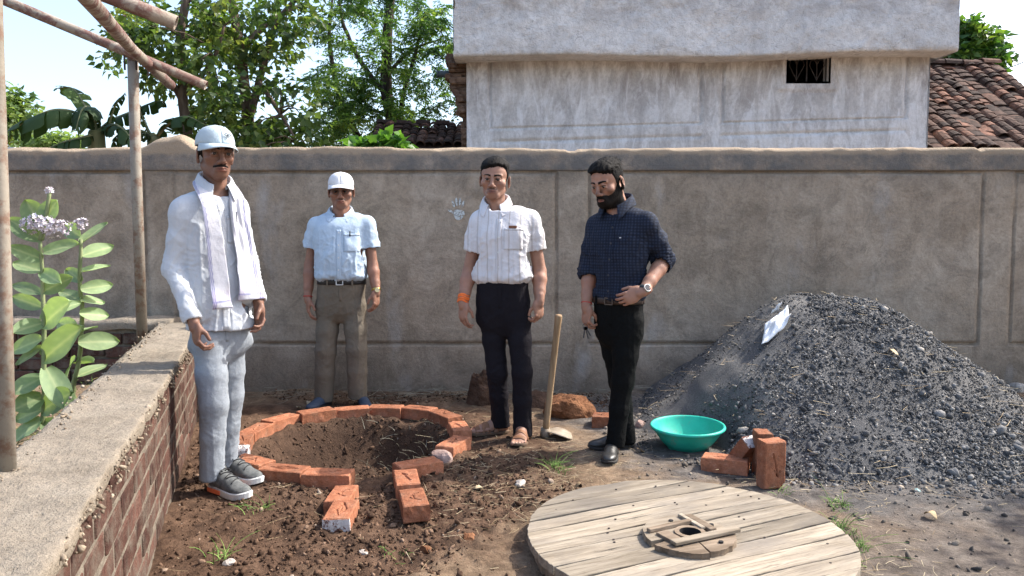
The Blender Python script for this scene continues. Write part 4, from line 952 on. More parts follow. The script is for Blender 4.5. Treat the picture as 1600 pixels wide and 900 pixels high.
# ------------------------------------------------------------------ one person from joints (each joint: picture spot and level distance)
def person(label, base, sp):
    root = empty('person', base); tag(root, label, 'person', sp.get('group')); J = {k: P(*v) for k, v in sp['j'].items()}; sk = sp['skin']
    yaw = sp['yaw']; hC = P(*sp['head'][:3]); hM = rotm(*sp['head'][3:6]); hs_ = sp['head'][6]; pieces, tints = [], []
    # --- head, neck and upper chest
    lo = np.array(hC) - .17; hi = np.array(hC) + .17; lo[2] = J['neck'].z - .12
    lo[:2] = np.minimum(lo[:2], np.array(J['neck'])[:2] - .12); hi[:2] = np.maximum(hi[:2], np.array(J['neck'])[:2] + .12)
    f = Field(lo, hi, .0031); head_field(f, hC, hM, hs_, **sp.get('face', {}))
    nt_ = V3(hC) + hM @ (np.array((0, .022, -.055)) * hs_); nk = sp.get('neck_r', .055)
    f.cone(nt_, V3(J['neck']), nk * .98, nk * 1.02, .02); fwd = np.array((math.sin(yaw), -math.cos(yaw), 0)); f.ell(V3(J['neck']) - fwd * .005 + np.array((0, 0, -.075)), (.085, .07, .075), rotm(yaw), .03)
    f.cone(V3(hC) + hM @ (np.array((0, -.055, -.110)) * hs_), V3(J['neck']) + fwd * .03, .008, .012, .03)
    v, F = f.mesh(); v = relax(v, F, 1, .35); headS = Surf(v, F); hv, hn = v, vnormals(v, F); tint = head_tint(v, hC, hM, hs_, sk, sp.get('lip', np.array(sk) * (.95, .62, .60)), sp.get('stub', .35), sp.get('mst', 0.0))
    pieces.append((v, F)); tints.append(tint)
    # --- arms with hands
    for q in ('L', 'R'):
        pts = np.array([J['sh' + q], J['el' + q], J['wr' + q]]); hd = sp['hand' + q]; e = pts[2] + V3(hd['d']) / np.linalg.norm(V3(hd['d'])) * .2
        al = np.vstack([pts, e]); f2 = Field(al.min(0) - .07, al.max(0) + .07, .0042); ar = sp.get('arm_r', .040)
        f2.cone(pts[0], pts[1], ar * .92, ar * .90, .012); forearm(f2, pts[1], pts[2], ar, ar * .62); hand(f2, pts[2], hd['d'], hd['n'], hd['thumb'], hd.get('s', 1.0), hd.get('curl', (.35, .5, .4)), fc=hd.get('fc'), thumb_in=hd.get('thumb_in', .35), spread=hd.get('spread', .05))
        v, F = f2.mesh(); v = relax(v, F, 1, .3); pieces.append((v, F)); nn = fbm(v * 40, 3); c = np.array(sk) * sp.get('arm_k', 1.0) * (1 + .10 * nn)[:, None]
        tip = np.exp(-((np.linalg.norm(v - pts[2], axis=1) - .13) / .05) ** 2); c = c * (1 - .18 * tip[:, None]) + .18 * tip[:, None] * np.array(sk) * (1.25, .95, .85); tints.append(c)
    # --- trunk and legs inside the clothes (coarse)
    tr = sp['torso']; secs = []
    for (py, px, hw, hd_, dd) in tr: p = P(px, py, sp['d'] + dd); secs.append((p.z, p.x, p.y, hw, hd_))
    f3 = Field(np.array([min(s_[1] for s_ in secs) - .25, min(s_[2] for s_ in secs) - .25, base[2] + .05]), np.array([max(s_[1] for s_ in secs) + .25, max(s_[2] for s_ in secs) + .25, max(s_[0] for s_ in secs) + .02]), .012)
    f3.loft([(a, b, c, d_ * .82, e_ * .80) for a, b, c, d_, e_ in secs], yaw, .02)
    for q in ('L', 'R'):
        f3.chain([J['hip' + q], J['kn' + q], J['an' + q]], [.065, .045, .034], .03)
    v, F = f3.mesh(); pieces.append((v, F)); tints.append(np.tile(np.array(sk), (len(v), 1)))
    body = add_mesh_parts('body', pieces, M_skin, root); col_attr(body, np.vstack(tints))
    eyes(root, hC, hM, hs_, sp.get('look', (0, 0))); 
    # --- shirt
    bb_lo = np.min([V3(p) for k, p in J.items() if k[:2] in ('sh', 'el', 'wr', 'ne', 'hi')], 0) - .2; bb_hi = np.max([V3(p) for k, p in J.items() if k[:2] in ('sh', 'el', 'wr', 'ne', 'hi')], 0) + .2
    zb = min(s_[0] for s_ in secs); bb_lo[2] = min(zb, min(J['wrL'].z, J['wrR'].z) if sp['sleeve'][0] > 1 else zb) - .03; bb_hi[2] = J['neck'].z + .06
    g = Field(bb_lo, bb_hi, .0052); g.loft(secs, yaw, .02, sp.get('ex', 2.3))
    Nk = V3(J['neck'])
    for q in ('L', 'R'):
        sh, el, wr = V3(J['sh' + q]), V3(J['el' + q]), V3(J['wr' + q]); mid = Nk + (sh - Nk) * .5
        g.chain([Nk + np.array((0, 0, -.035)) - fwd * .012, mid + np.array((0, 0, -.030 + sp.get('trap', 0))), sh + np.array((0, 0, -.012))], [.057, .052, .048], .03)
        g.cone(sh + np.array((0, 0, -.03)), (sh * .55 + V3(secs[len(secs) // 2 if False else -2][1:3] + (secs[-2][0],)) * .45), .050, .070, .045)
        t_, rs = sp['sleeve'][0], sp['sleeve'][1]
        if t_ <= 1:
            end = sh + (el - sh) * t_; g.chain([sh, sh + (el - sh) * t_ * .5, end], [.051, rs[0], rs[1]], .02)
            d_ = (el - sh) / np.linalg.norm(el - sh); g.cut(end, d_, .105); g.cone(end - d_ * .02, end + d_ * .10, rs[1] - .011, rs[1] - .009, .004, True)
        else:
            end = el + (wr - el) * (t_ - 1); d_ = (wr - el) / np.linalg.norm(wr - el); g.chain([sh, sh + (el - sh) * .5, el, end], [.051, rs[0], rs[1], rs[2]], .02); g.cone(end - d_ * .030, end + d_ * .02, rs[2] + .003, rs[2] + .003, .004); g.cut(end, d_, .09); g.cone(end - d_ * .012, end + d_ * .10, rs[2] - .009, rs[2] - .008, .004, True)
    up = V3(hC) + hM @ (np.array((0, .02, -.06)) * hs_); g.cone(Nk + (up - Nk) * -.2, Nk + (up - Nk) * .9, nk + .010, nk + .012, .008, True)
    vd = sp.get('vee', .07); g.cone(Nk + fwd * (nk + .012) + np.array((0, 0, .02)), Nk + fwd * (nk + .030) + np.array((0, 0, -vd)), .030, .006, .006, True)
    v, F = g.mesh(); v = relax(v, F, 2, .5); n = vnormals(v, F)
    z = v[:, 2]; zt = J['neck'].z; k = sp.get('fold', 1.0)
    v = fold(v, n, .0100 * k * sstep(zt - .02, zt - .16, z), 13, (0, 0, 1), base[0] * 3); v = fold(v, n, .0062 * k * sstep(zt - .05, zt - .25, z), 19, (.5, .3, .7), base[0] * 5 + 2); v = fold(v, n, .0045 * k * sstep(zt - .05, zt - .2, z), 17, (.8, .2, -.5), base[0] * 7 + 4)
    for q in ('L', 'R'):
        ax = np.array(J['el' + q] - J['sh' + q]); v = joint_fold(v, n, J['el' + q], .10, .010 if sp['sleeve'][0] > 1 else 0, ax, .026, 1.0)
        ap = V3(J['sh' + q]) * .72 + V3(secs[-2][1:3] + (secs[-2][0],)) * .28 - np.array((0, 0, .07)); v = joint_fold(v, n, ap, .085, .008 * k, np.array((.4 if q == 'L' else -.4, 0, 1)), .030, 3.0)
    if sp.get('tuck', True): v = v + n * (.010 * gauss(z, zb + .045, .03) + .0045 * gauss(z, zb + .04, .04) * vnoise(v * 34))[:, None] - n * (.012 * sstep(zb + .03, zb, z))[:, None]
    shirt = mesh('shirt', v, F, sp['m_shirt'], root, True); S = Surf(v, F)
    collar(S, Nk + np.array((0, 0, sp.get('col_z', .040))) - fwd * .004, yaw + sp.get('col_yaw', 0), sp.get('m_collar', sp['m_shirt']), shirt, rx=nk + .012, ry=nk + .014, **sp.get('collar', {}))
    ux = np.array((math.cos(yaw), math.sin(yaw), 0)); uz = np.array((0, 0, 1.)); d_in = -fwd
    def at(u, zr):                                             # spot on the shirt front: u to the wearer's left, zr below the collar
        c = np.array([np.interp(zt - zr, [s_[0] for s_ in sorted(secs)], [s_[kk] for s_ in sorted(secs)]) for kk in (1, 2)]); return np.array([c[0], c[1], zt - zr]) + ux * u
    hgt = zt - zb
    patch('placket', S, at(0, vd + (hgt - vd) / 2 + .005), ux, uz, d_in, .034, hgt - vd - .02, sp.get('m_placket', sp['m_shirt']), shirt, .0012, .001, 3, 26)
    for i in range(6):
        p = at(.0, vd + .035 + i * .085)
        if p[2] < zb + .03: break
        h_, n_ = S.hit(p - d_in * .4, d_in)
        if h_ is None: continue
        m_ = MB(); b_ = Vector(h_) + Vector(fwd) * .0045; m_.tube([b_, b_ + Vector(fwd) * .002], .0055, 10); m_.build('button', sp.get('m_button', M_button), shirt)
    if sp.get('pocket'):
        pu, pz = sp['pocket']; patch('pocket', S, at(pu, pz), ux, uz, d_in, .105, .125, sp.get('m_pocket', sp['m_shirt']), shirt, .0014, .001, 8, 10); patch('pocket_hem', S, at(pu, pz - .056), ux, uz, d_in, .107, .014, sp.get('m_pocket', sp['m_shirt']), shirt, .0026, .001, 8, 2)
    # --- trousers
    tz = sp['trousers']; zs_ = []
    for (py, px, hw, hd_, dd) in tz['secs']: p = P(px, py, sp['d'] + dd); zs_.append((p.z, p.x, p.y, hw, hd_))
    zs_.sort(); zb0 = zs_[0]; zs_ = [(zb0[0] - .055, zb0[1], zb0[2], zb0[3] * .2, zb0[4] * .45), (zb0[0] - .03, zb0[1], zb0[2], zb0[3] * .6, zb0[4] * .62), (zb0[0], zb0[1], zb0[2], zb0[3] * .95, zb0[4] * .76), (*zs_[1][:4], zs_[1][4] * .93)] + zs_[2:]
    L_ = [J[a + b] for a in ('hip', 'kn', 'an') for b in 'LR']; lo = np.min([V3(p) for p in L_], 0) - .16; hi = np.max([V3(p) for p in L_], 0) + .16; lo[2] = min(J['anL'].z, J['anR'].z) - .05; hi[2] = max(s_[0] for s_ in zs_) + .02
    for s_ in zs_: lo[:2] = np.minimum(lo[:2], [s_[1] - s_[3] - .02, s_[2] - s_[3] - .02]); hi[:2] = np.maximum(hi[:2], [s_[1] + s_[3] + .02, s_[2] + s_[3] + .02])
    g = Field(lo, hi, .0055); g.loft(zs_, yaw, .03, 2.2); r0, r1, r2, r3 = tz['r']
    for q in ('L', 'R'):
        h_, kn, an = V3(J['hip' + q]), V3(J['kn' + q]), V3(J['an' + q]); cf = kn * .55 + an * .45
        gl = Field(lo, hi, .0055); gl.chain([h_, h_ * .45 + kn * .55, kn, cf, an], [r0, r0 * .45 + r1 * .55, r1, r2, r3], .02); gl.plane(an + np.array((0, 0, -.012)), (0, 0, -1)); gl.cone(an - np.array((0, 0, .06)), an + np.array((0, 0, .035)), r3 - .006, r3 - .010, .004, True)
        a, b = g.D, gl.D; kk = .024; hh = np.clip(.5 + .5 * (b - a) / kk, 0, 1); g.D = b + (a - b) * hh - kk * hh * (1 - hh)
    v, F = g.mesh(); v = relax(v, F, 2, .5); n = vnormals(v, F); k = tz.get('fold', 1.0)
    v = fold(v, n, .0075 * k, 12, (0, 0, 1), base[0] * 2 + 1); v = fold(v, n, .0050 * k, 15, (.6, .2, .6), base[0] * 2 + 5); v = fold(v, n, .0040 * k, 17, (-.6, .2, .5), base[0] * 2 + 8)
    for q in ('L', 'R'):
        kn, an = J['kn' + q], J['an' + q]; v = joint_fold(v, n, kn + Vector((0, 0, -.03)), .12, .0065 * k, (.35, .1, 1), .05, 2.0); v = joint_fold(v, n, an + Vector((0, 0, .07)), .085, .008 * k, (.25, -.2, 1), .042, 4.0); v = joint_fold(v, n, J['hip' + q] + Vector((0, 0, -.07)), .10, .006 * k, (.7 if q == 'L' else -.7, 0, 1), .036, 6.0)
    trs = mesh('trousers', v, F, tz['mat'], root, True)
    top = max(zs_); TS = Surf(v, F)
    if tz.get('belt'):
        bm_, bh = tz['belt']; G = []; 
        for i in range(49):
            a = 2 * math.pi * i / 48; row = []
            for j in range(4):
                zz = top[0] - .006 - bh * j / 3; u_, w_ = math.cos(a), math.sin(a); e = 2 / 2.2
                hw = np.interp(zz, [s_[0] for s_ in sorted(zs_)], [s_[3] for s_ in sorted(zs_)]) + .007; hdp = np.interp(zz, [s_[0] for s_ in sorted(zs_)], [s_[4] for s_ in sorted(zs_)]) + .007
                X_ = hw * np.sign(u_) * abs(u_) ** e; Y_ = hdp * np.sign(w_) * abs(w_) ** e; row.append((top[1] + math.cos(yaw) * X_ - math.sin(yaw) * Y_, top[2] + math.sin(yaw) * X_ + math.cos(yaw) * Y_, zz))
            G.append(row)
        belt = grid_obj('belt', G, bm_, trs, .004)
        bc = np.array([top[1], top[2], top[0] - .006 - bh / 2]) + fwd * (top[4] + .012)
        m_ = MB(); Mb = Matrix.Rotation(yaw, 3, 'Z')
        for (ox, oz, w_, h2) in ((-.022, 0, .005, .036), (.022, 0, .005, .036), (0, .017, .05, .005), (0, -.017, .05, .005)): m_.box(bc + ux * ox + uz * oz, (w_, .005, h2), M=Mb)
        m_.build('buckle', tz.get('m_buckle', M_button), belt)
        for uu in (-.085, .085):
            p = np.array([top[1], top[2], top[0] - bh / 2 - .004]) + ux * uu; h_, n_ = TS.hit(p + fwd * .4, -fwd)
            if h_ is not None: m_ = MB(); m_.box(np.array(h_) + fwd * .010, (.011, .005, bh + .014), M=Mb); m_.build('belt_loop', tz['mat'], trs)
    zf = top[0] - .09; patch('fly', TS, np.array([top[1], top[2], zf]), ux, uz, d_in, .030, .13, tz['mat'], trs, .0004, .0006, 3, 10, taper=.5)
    ctx = dict(hv=hv, hn=hn, root=root, J=J, headS=headS, hC=hC, hM=hM, hs=hs_, S=S, TS=TS, fwd=fwd, ux=ux, at=at, shirt=shirt, trs=trs, f_head=f, base=Vector(base), body=body, zt=zt, zb=zb)
    return ctx
def settle(ctx):                          # put the children's origins at the person's own base
    for ch in ctx['root'].children: ch.location = ch.location - ctx['base']
# hair masks in head coordinates
def short_hair(q, nz, front=.070, sideb=-.018, nape=-.065, part=0.0):
    x, y, z = q[..., 0], q[..., 1], q[..., 2]; ax = np.abs(x)
    hl = np.interp(y, [-.12, -.062, -.046, -.030, -.008, .006, .012, .036, .050, .12], [front, front + .001, front - .012, .022, sideb, sideb, .026, .026, -.030, nape]) + .006 * np.cos(np.clip(ax / .05, 0, 1) * 3.14) * (y < -.05) - .004 + part * (sstep(.0, .035, x) * 1.6 - .4) * sstep(-.03, -.06, y)
    return sstep(-.002, .022, z - hl + nz * .002) * (1 - (ax > .0775) * (z < .034) * (y > -.006) * (y < .05))
GRP = 'men standing round the brick ring'
# ================================================================== MAN in white shirt with scarf and pale cap (left)
M_wshirt = cloth('white_cotton', (.50, .525, .56), .04); M_jeans = cloth('pale_jeans', (.27, .295, .325), .14, 700, .9, bump=.002)
M_palecap = cloth('pale_blue_cap', (.44, .52, .565), .05)
skin1 = (.185, .092, .060)
sp = dict(d=3.5, yaw=R(40), skin=skin1, group=GRP, j=dict(neck=(337, 293, 3.52), shR=(286, 326, 3.41), shL=(368, 322, 3.62), elR=(270, 420, 3.39), elL=(386, 408, 3.66), wrR=(303, 505, 3.31), wrL=(404, 474, 3.56), hipR=(326, 530, 3.45), hipL=(360, 530, 3.57), knR=(334, 632, 3.42), knL=(358, 618, 3.59), anR=(331, 745, 3.42), anL=(353, 724, 3.62)),
    head=(337, 240, 3.50, R(37), R(5), R(0), 1.0), face=dict(wide=.95, jaw=.9, cheek=-.003), stub=.25, mst=.8, neck_r=.052, arm_r=.033,
    handR=dict(d=(.18, -.10, -1), n=(.75, .62, .1), thumb=1, curl=(.6, .9, .6), thumb_in=.55), handL=dict(d=(.16, -.25, -1), n=(-.5, -.75, 0), thumb=-1, fc=((.55, .7, .5), (.45, .6, .5), (.4, .5, .4), (.4, .5, .4)), thumb_in=.6),
    torso=[(513, 346, .150, .120, .02), (490, 344, .151, .118, .02), (460, 341, .154, .116, .02), (420, 337, .160, .114, .02), (370, 332, .170, .114, .02), (335, 331, .174, .104, .02), (308, 333, .14, .085, .02)],
    sleeve=(1.95, (.049, .045, .037)), m_shirt=M_wshirt, tuck=False, pocket=(.085, .20), fold=.7,
    trousers=dict(secs=[(548, 345, .138, .106, .02), (515, 345, .136, .102, .02), (480, 343, .130, .094, .02)], r=(.071, .064, .056, .055), mat=M_jeans, fold=.5))
man1 = person('man in white shirt, pale jeans and pale blue cap, scarf round his neck', (-1.37, 3.5, 0), sp); c = man1
brows(c['root'], c['headS'], c['hC'], c['hM'], c['hs'], M_hair, 1.0)
shell_on_head('hair', c['f_head'], c['hC'], c['hM'], c['hs'], lambda q, nz: short_hair(q, nz, .07, -.022, -.05), lambda q: .006 + 0 * q[..., 0], M_hair, c['root'])
def stache(q, nz):
    x, y, z = q[..., 0], q[..., 1], q[..., 2]; return np.where((y < -.06) & (np.abs(x) < .034), sstep(-.003, .001, .0042 - np.abs(z + .0565 + .20 * np.abs(x) - .003) - np.abs(x) * .05 + nz * .001), 0)
shell_on_head('moustache', c['f_head'], c['hC'], c['hM'], c['hs'], stache, lambda q: .0022 + 0 * q[..., 0], M_beard, c['root'], h=.0022)
capo = bpy.data.objects.new('cap', None); link(capo, c['root']); T = cap(capo, c['hC'], c['hM'], c['hs'], M_palecap, rx=.087, ry=.110, top=.128, base=.040, tilt=-.02)
m = MB()                                   # small dark stitched mark on the front of the crown
for (u, z, r) in ((-.004, .086, .007), (.010, .084, .006), (.003, .077, .005)):
    pts = [T((.026 + u + r * math.cos(a), -.0975 + .25 * (z - .075) + .35 * abs(u), z + r * .6 * math.sin(a))) for a in np.linspace(0, 2 * math.pi, 13)]
    m.tube(pts, .0018, 6, False)
m.build('emblem', plain('cap_thread', (.05, .06, .08)), capo, True)
# scarf: a folded white cotton towel round the neck, two hanging ends with blue-violet borders
t = NT('scarf_cotton'); a = t.n('ShaderNodeAttribute', attribute_name='tint'); nr = t.bump(t.noise(700, 2), .001); nr = t.bump(t.noise(30, 4), .004, prev=nr); M_scarf = t.fin(a.outputs['Color'], .9, nr, .15)
def strip(path, widths, S, mat, parent, name, border_side, lift=.010, nw=20, d=None, free=None, amp=.006):
    # path: centre spots on the body (points); the strip is thrown onto the shirt and hangs free lower down
    pts = np.array(path); n = len(pts); tt = np.linspace(0, 1, n); t2 = np.linspace(0, 1, 110); C_ = np.stack([cubic(tt, pts[:, k], t2) for k in range(3)], -1); W_ = np.interp(t2, tt, widths); G = []; col = []
    for i in range(110):
        tan = C_[min(i + 1, 109)] - C_[max(i - 1, 0)]; h_, n_ = S.near(C_[i]); n_ = np.array(n_); side = np.cross(tan, n_); side /= np.linalg.norm(side) + 1e-9; row = []
        for j in range(nw + 1):
            u = (j / nw - .5) * 2; p = C_[i] + side * u * W_[i] * .5; h2, n2 = S.near(p); n2 = np.array(n2); dd = (p - np.array(h2)) @ n2
            rip = amp * (.5 + .5 * math.sin(u * 7 + 2.0 * math.sin(t2[i] * 5) + 1.3)) + .003 * math.sin(u * 13 + t2[i] * 9)
            want = lift + rip
            if dd < want: p = p + n2 * (want - dd)
            row.append(p); w0 = np.array((.56, .555, .59)); e = 1 - abs(u - border_side)
            ch = .55 + .45 * math.sin(t2[i] * 150) * math.sin(u * 34)
            if abs(u - border_side * .74) < .17: w0 = w0 * (1 - .85 * ch) + np.array((.07, .08, .26)) * .85 * ch
            if .955 < t2[i] < .972: w0 = np.array((.24, .25, .42))
            if t2[i] > .90 and abs(u) > .5: w0 = w0 * .8 + np.array((.36, .26, .5)) * .2
            col.append(w0)
        G.append(row)
    G = np.array(G)
    for _ in range(14): G[1:-1] = G[1:-1] * .4 + .3 * (G[:-2] + G[2:])
    o = grid_obj(name, G, mat, parent, .003); col_attr(o, np.array(col)); return o
sc_ = bpy.data.objects.new('scarf', None); link(sc_, c['root']); S = c['S']; N = V3(c['J']['neck'])
ux, fw = c['ux'], c['fwd']
pa = [N - fw * .075 + np.array((0, 0, .030)), N - ux * .078 + np.array((0, 0, .026)), P(326, 318, 3.37), P(335, 370, 3.36), P(341, 425, 3.37), P(348, 482, 3.37)]
strip(pa, (.05, .055, .062, .075, .082, .09), S, M_scarf, sc_, 'hanging_end', 1, lift=.010)
pb = [N - fw * .075 + np.array((0, 0, .030)), N + ux * .078 + np.array((0, 0, .024)), P(369, 325, 3.50), P(379, 370, 3.50), P(387, 420, 3.50), P(394, 468, 3.48)]
strip(pb, (.05, .055, .075, .10, .12, .13), S, M_scarf, sc_, 'hanging_end', -1, lift=.012, amp=.010)
# pen clip in the pocket
p_, n_ = S.hit(c['at'](.075, .135) + c['fwd'] * .4, -c['fwd'])
if p_: m = MB(); m.tube([p_ + Vector(fw) * .012 + Vector((0, 0, .02)), p_ + Vector(fw) * .012 + Vector((0, 0, -.03))], .004, 8); m.build('pen', plain('pen_dark', (.02, .025, .05)), c['shirt'], True)
sm = dict(upper=simple('grey_mesh_fabric', (.085, .09, .09), (.16, .165, .16), 40, .9, .004, 300), sole=plain('white_rubber', (.62, .62, .60), .6), patch=plain('orange_rubber', (.75, .16, .06), .6), lace=plain('black_lace', (.03, .03, .032), .8))
sneaker(c['root'], (-1.435, 3.465), (-1.18, 3.28), .0, sm); sneaker(c['root'], (-1.455, 3.67), (-1.21, 3.50), .0, sm)
w_ = c['J']['wrR']
settle(c)
# ring on the finger

# ================================================================== MAN in light blue half-sleeve shirt, white cap and glasses
M_bshirt = cloth('pale_blue_cotton', (.46, .56, .66), .04, stripes=[((1, 0, 0), .009, .35, (.40, .49, .60), .6)]); M_khaki = cloth('khaki_trouser_cloth', (.150, .124, .094), .07, 800, .75, spec=.2)
M_whitecap = cloth('white_cap', (.66, .66, .68), .03); M_belt_k = plain('black_leather', (.016, .016, .017), .4, bump=.002); M_gold = plain('gold', (.6, .42, .12), .3, metal=1.0)
skin2 = (.27, .135, .088)
sp = dict(d=5.2, yaw=R(6), skin=skin2, group=GRP, j=dict(neck=(532, 337, 5.23), shR=(494, 350, 5.22), shL=(574, 348, 5.20), elR=(484, 414, 5.22), elL=(582, 414, 5.20), wrR=(481, 466, 5.16), wrL=(588, 455, 5.14), hipR=(514, 478, 5.2), hipL=(553, 478, 5.2), knR=(509, 548, 5.18), knL=(557, 546, 5.18), anR=(506, 624, 5.2), anL=(559, 620, 5.2)),
    head=(533, 298, 5.20, R(9), R(7), R(-1), .99), face=dict(wide=1.06, jaw=1.25, cheek=.004, nose=1.1), stub=.25, mst=.55, neck_r=.058,
    handR=dict(d=(.05, -.12, -1), n=(.9, .35, 0), thumb=1, curl=(.35, .45, .35), thumb_in=.4), handL=dict(d=(.0, -.12, -1), n=(-.9, .35, 0), thumb=-1, curl=(.45, .6, .4), thumb_in=.4),
    torso=[(440, 534, .168, .125, 0), (420, 533, .176, .145, -.01), (392, 533, .180, .143, -.01), (368, 533, .188, .130, 0), (350, 533, .165, .108, 0), (340, 533, .12, .085, .01)],
    sleeve=(.60, (.060, .066)), arm_r=.041, m_shirt=M_bshirt, pocket=(.085, .19), fold=1.0, vee=.085,
    trousers=dict(secs=[(492, 533, .155, .110, 0), (465, 533, .164, .118, 0), (434, 534, .163, .120, 0)], r=(.080, .072, .068, .066), mat=M_khaki, belt=(M_belt_k, .036), fold=.55))
man2 = person('man in light blue half-sleeve shirt, khaki trousers, white cap and glasses', (-1.2, 5.2, 0), sp); c = man2
brows(c['root'], c['headS'], c['hC'], c['hM'], c['hs'], M_hair, .9)
shell_on_head('hair', c['f_head'], c['hC'], c['hM'], c['hs'], lambda q, nz: short_hair(q, nz, .07, -.008, -.05), lambda q: .005 + 0 * q[..., 0], M_hair, c['root'])
capo = bpy.data.objects.new('cap', None); link(capo, c['root']); cap(capo, c['hC'], c['hM'], c['hs'], M_whitecap, rx=.090, ry=.111, top=.128, base=.042, brim=.072, tilt=-.02)
gl = bpy.data.objects.new('glasses', None); link(gl, c['root']); M_rim = plain('metal_rim', (.10, .09, .08), .3, metal=.8)
def HT_(p): return V3(c['hC']) + c['hM'] @ (np.array(p) * c['hs'])
for q in (-1, 1):
    m = MB(); m.tube([HT_((q * .033 + .024 * math.cos(a), -.1075 + .012 * abs(math.cos(a)) * (1 if q * math.cos(a) > 0 else 0), -.002 + .0165 * math.sin(a))) for a in np.linspace(0, 2 * math.pi, 21)], .0015, 6, False); m.build('rim', M_rim, gl, True)
    m = MB(); m.tube([HT_((q * .057, -.096, .004)), HT_((q * .078, -.06, .004)), HT_((q * .083, .01, .004))], .0016, 6); m.build('temple', M_rim, gl, True)
    t = NT('lens_glass'); t.b.inputs['Transmission Weight'].default_value = 1; t.b.inputs['IOR'].default_value = 1.05; mt = t.fin((.55, .52, .50), .05, None, .6)
    m = MB(); pts = [HT_((q * .033 + .023 * math.cos(a), -.1065 + .010 * abs(math.cos(a)) * (1 if q * math.cos(a) > 0 else 0), -.002 + .0155 * math.sin(a))) for a in np.linspace(0, 2 * math.pi, 21)[:-1]]; m.add(pts, [list(range(20))]); m.build('lens', mt, gl)
m = MB(); m.tube([HT_((-.010, -.1075, .002)), HT_((0, -.112, .005)), HT_((.010, -.1075, .002))], .0015, 6); m.build('bridge', M_rim, gl, True)
d_ = np.array(c['J']['wrL'] - c['J']['elL']); ring_band('watch_strap', V3(c['J']['wrL']) - d_ * .06, d_, .0295, .016, .003, M_gold, c['root'], ry=.0275)
m = MB(); b_ = c['J']['wrL'] - Vector(d_) * .06; m.tube([b_ + Vector((.012, -.028, 0)), b_ + Vector((.015, -.036, 0))], .016, 16); m.build('watch_face', plain('watch_dial', (.75, .68, .4), .25), c['root'])
M_redthread = plain('red_thread', (.42, .04, .035), .8)
d_ = np.array(c['J']['wrR'] - c['J']['elR']); ring_band('wrist_thread', V3(c['J']['wrR']) - d_ * .05, d_, .029, .006, .003, M_redthread, c['root'], ry=.0275)
m = MB(); p_, n_ = c['S'].hit(c['at'](.075, .125) + c['fwd'] * .4, -c['fwd'])
if p_: m.tube([p_ + Vector(c['fwd']) * .010 + Vector((0, 0, .015)), p_ + Vector(c['fwd']) * .010 + Vector((0, 0, -.02))], .0045, 8); m.build('pen', plain('pen_black', (.012, .012, .014)), c['shirt'], True)
M_blk = plain('worn_black_leather', (.028, .027, .026), .38, .5, bump=.002); M_bluesh = plain('navy_canvas', (.03, .045, .075), .7); M_sole = plain('dark_rubber', (.03, .028, .026), .8)
dress_shoe(c['root'], (-1.315, 5.27), (-1.40, 5.0), .0, M_bluesh, M_sole); dress_shoe(c['root'], (-1.09, 5.27), (-.99, 5.01), .0, M_bluesh, M_sole)
settle(c)

# ================================================================== MAN in white striped half-sleeve shirt and dark trousers
u3 = np.array((math.cos(R(-8)), math.sin(R(-8)), 0))
M_sshirt = cloth('white_striped_cotton', (.64, .63, .65), .025, stripes=[(tuple(u3), .062, .045, (.40, .36, .34), .75), ((u3[0], u3[1], .02), .031, .07, (.60, .56, .55), .55)]); M_char = cloth('charcoal_trouser_cloth', (.012, .0105, .014), .08, 800, .8, spec=.12)
skin3 = (.31, .165, .112)
sp = dict(d=4.35, yaw=R(-8), skin=skin3, group=GRP, j=dict(neck=(775, 323, 4.38), shR=(749, 343, 4.36), shL=(829, 341, 4.35), elR=(733, 425, 4.38), elL=(843, 424, 4.37), wrR=(723, 473, 4.30), wrL=(843, 470, 4.28), hipR=(765, 470, 4.36), hipL=(807, 470, 4.34), knR=(777, 582, 4.36), knL=(816, 582, 4.30), anR=(783, 664, 4.45), anL=(817, 678, 4.34)),
    head=(773, 280, 4.36, R(-7), R(5), R(3), .965), face=dict(wide=1.09, jaw=1.3, nose=1.08, cheek=.003), stub=.25, mst=.6, neck_r=.055, lip=(.20, .075, .06), look=(.05, -.05),
    handR=dict(d=(.02, -.12, -1), n=(.75, .65, 0), thumb=1, curl=(.35, .6, .5), thumb_in=.5), handL=dict(d=(-.03, -.10, -1), n=(-.75, .65, 0), thumb=-1, curl=(.7, .9, .6), thumb_in=.6),
    torso=[(444, 786, .158, .116, 0), (426, 785, .170, .124, 0), (396, 784, .166, .123, 0), (366, 785, .176, .122, 0), (344, 787, .160, .104, .01), (330, 786, .12, .085, .01)],
    sleeve=(.60, (.056, .058)), arm_r=.043, m_shirt=M_sshirt, pocket=(.080, .19), fold=.9, vee=.060, m_button=M_button,
    trousers=dict(secs=[(512, 787, .140, .104, 0), (480, 786, .152, .110, 0), (438, 785, .152, .110, 0)], r=(.074, .060, .055, .057), mat=M_char, fold=.5))
man3 = person('bare-headed man in white striped half-sleeve shirt, dark trousers and brown sandals', (-.03, 4.38, 0), sp); c = man3
brows(c['root'], c['headS'], c['hC'], c['hM'], c['hs'], M_hair, 1.1)
def hair3(q, nz): return short_hair(q, nz, .070, -.014, -.065, .009)
shell_on_head('hair', c['f_head'], c['hC'], c['hM'], c['hs'], hair3, lambda q: .0045 + .013 * sstep(.045, .10, q[..., 2]), M_hair, c['root'], spike=.002)
strands('hair_strands', c, hair3, 7000, lambda q: .008 + .020 * sstep(.04, .09, q[:, 2]), lambda q: np.stack([-.7 * sstep(.04, .08, q[:, 2]), .25 + 0 * q[:, 0], np.where(q[:, 2] > .06, -.15, -.9)], -1), .0013, M_hair, c['root'], 3, .10)
M_orth = plain('orange_thread', (.85, .17, .03), .8)
d_ = np.array(c['J']['wrR'] - c['J']['elR'])
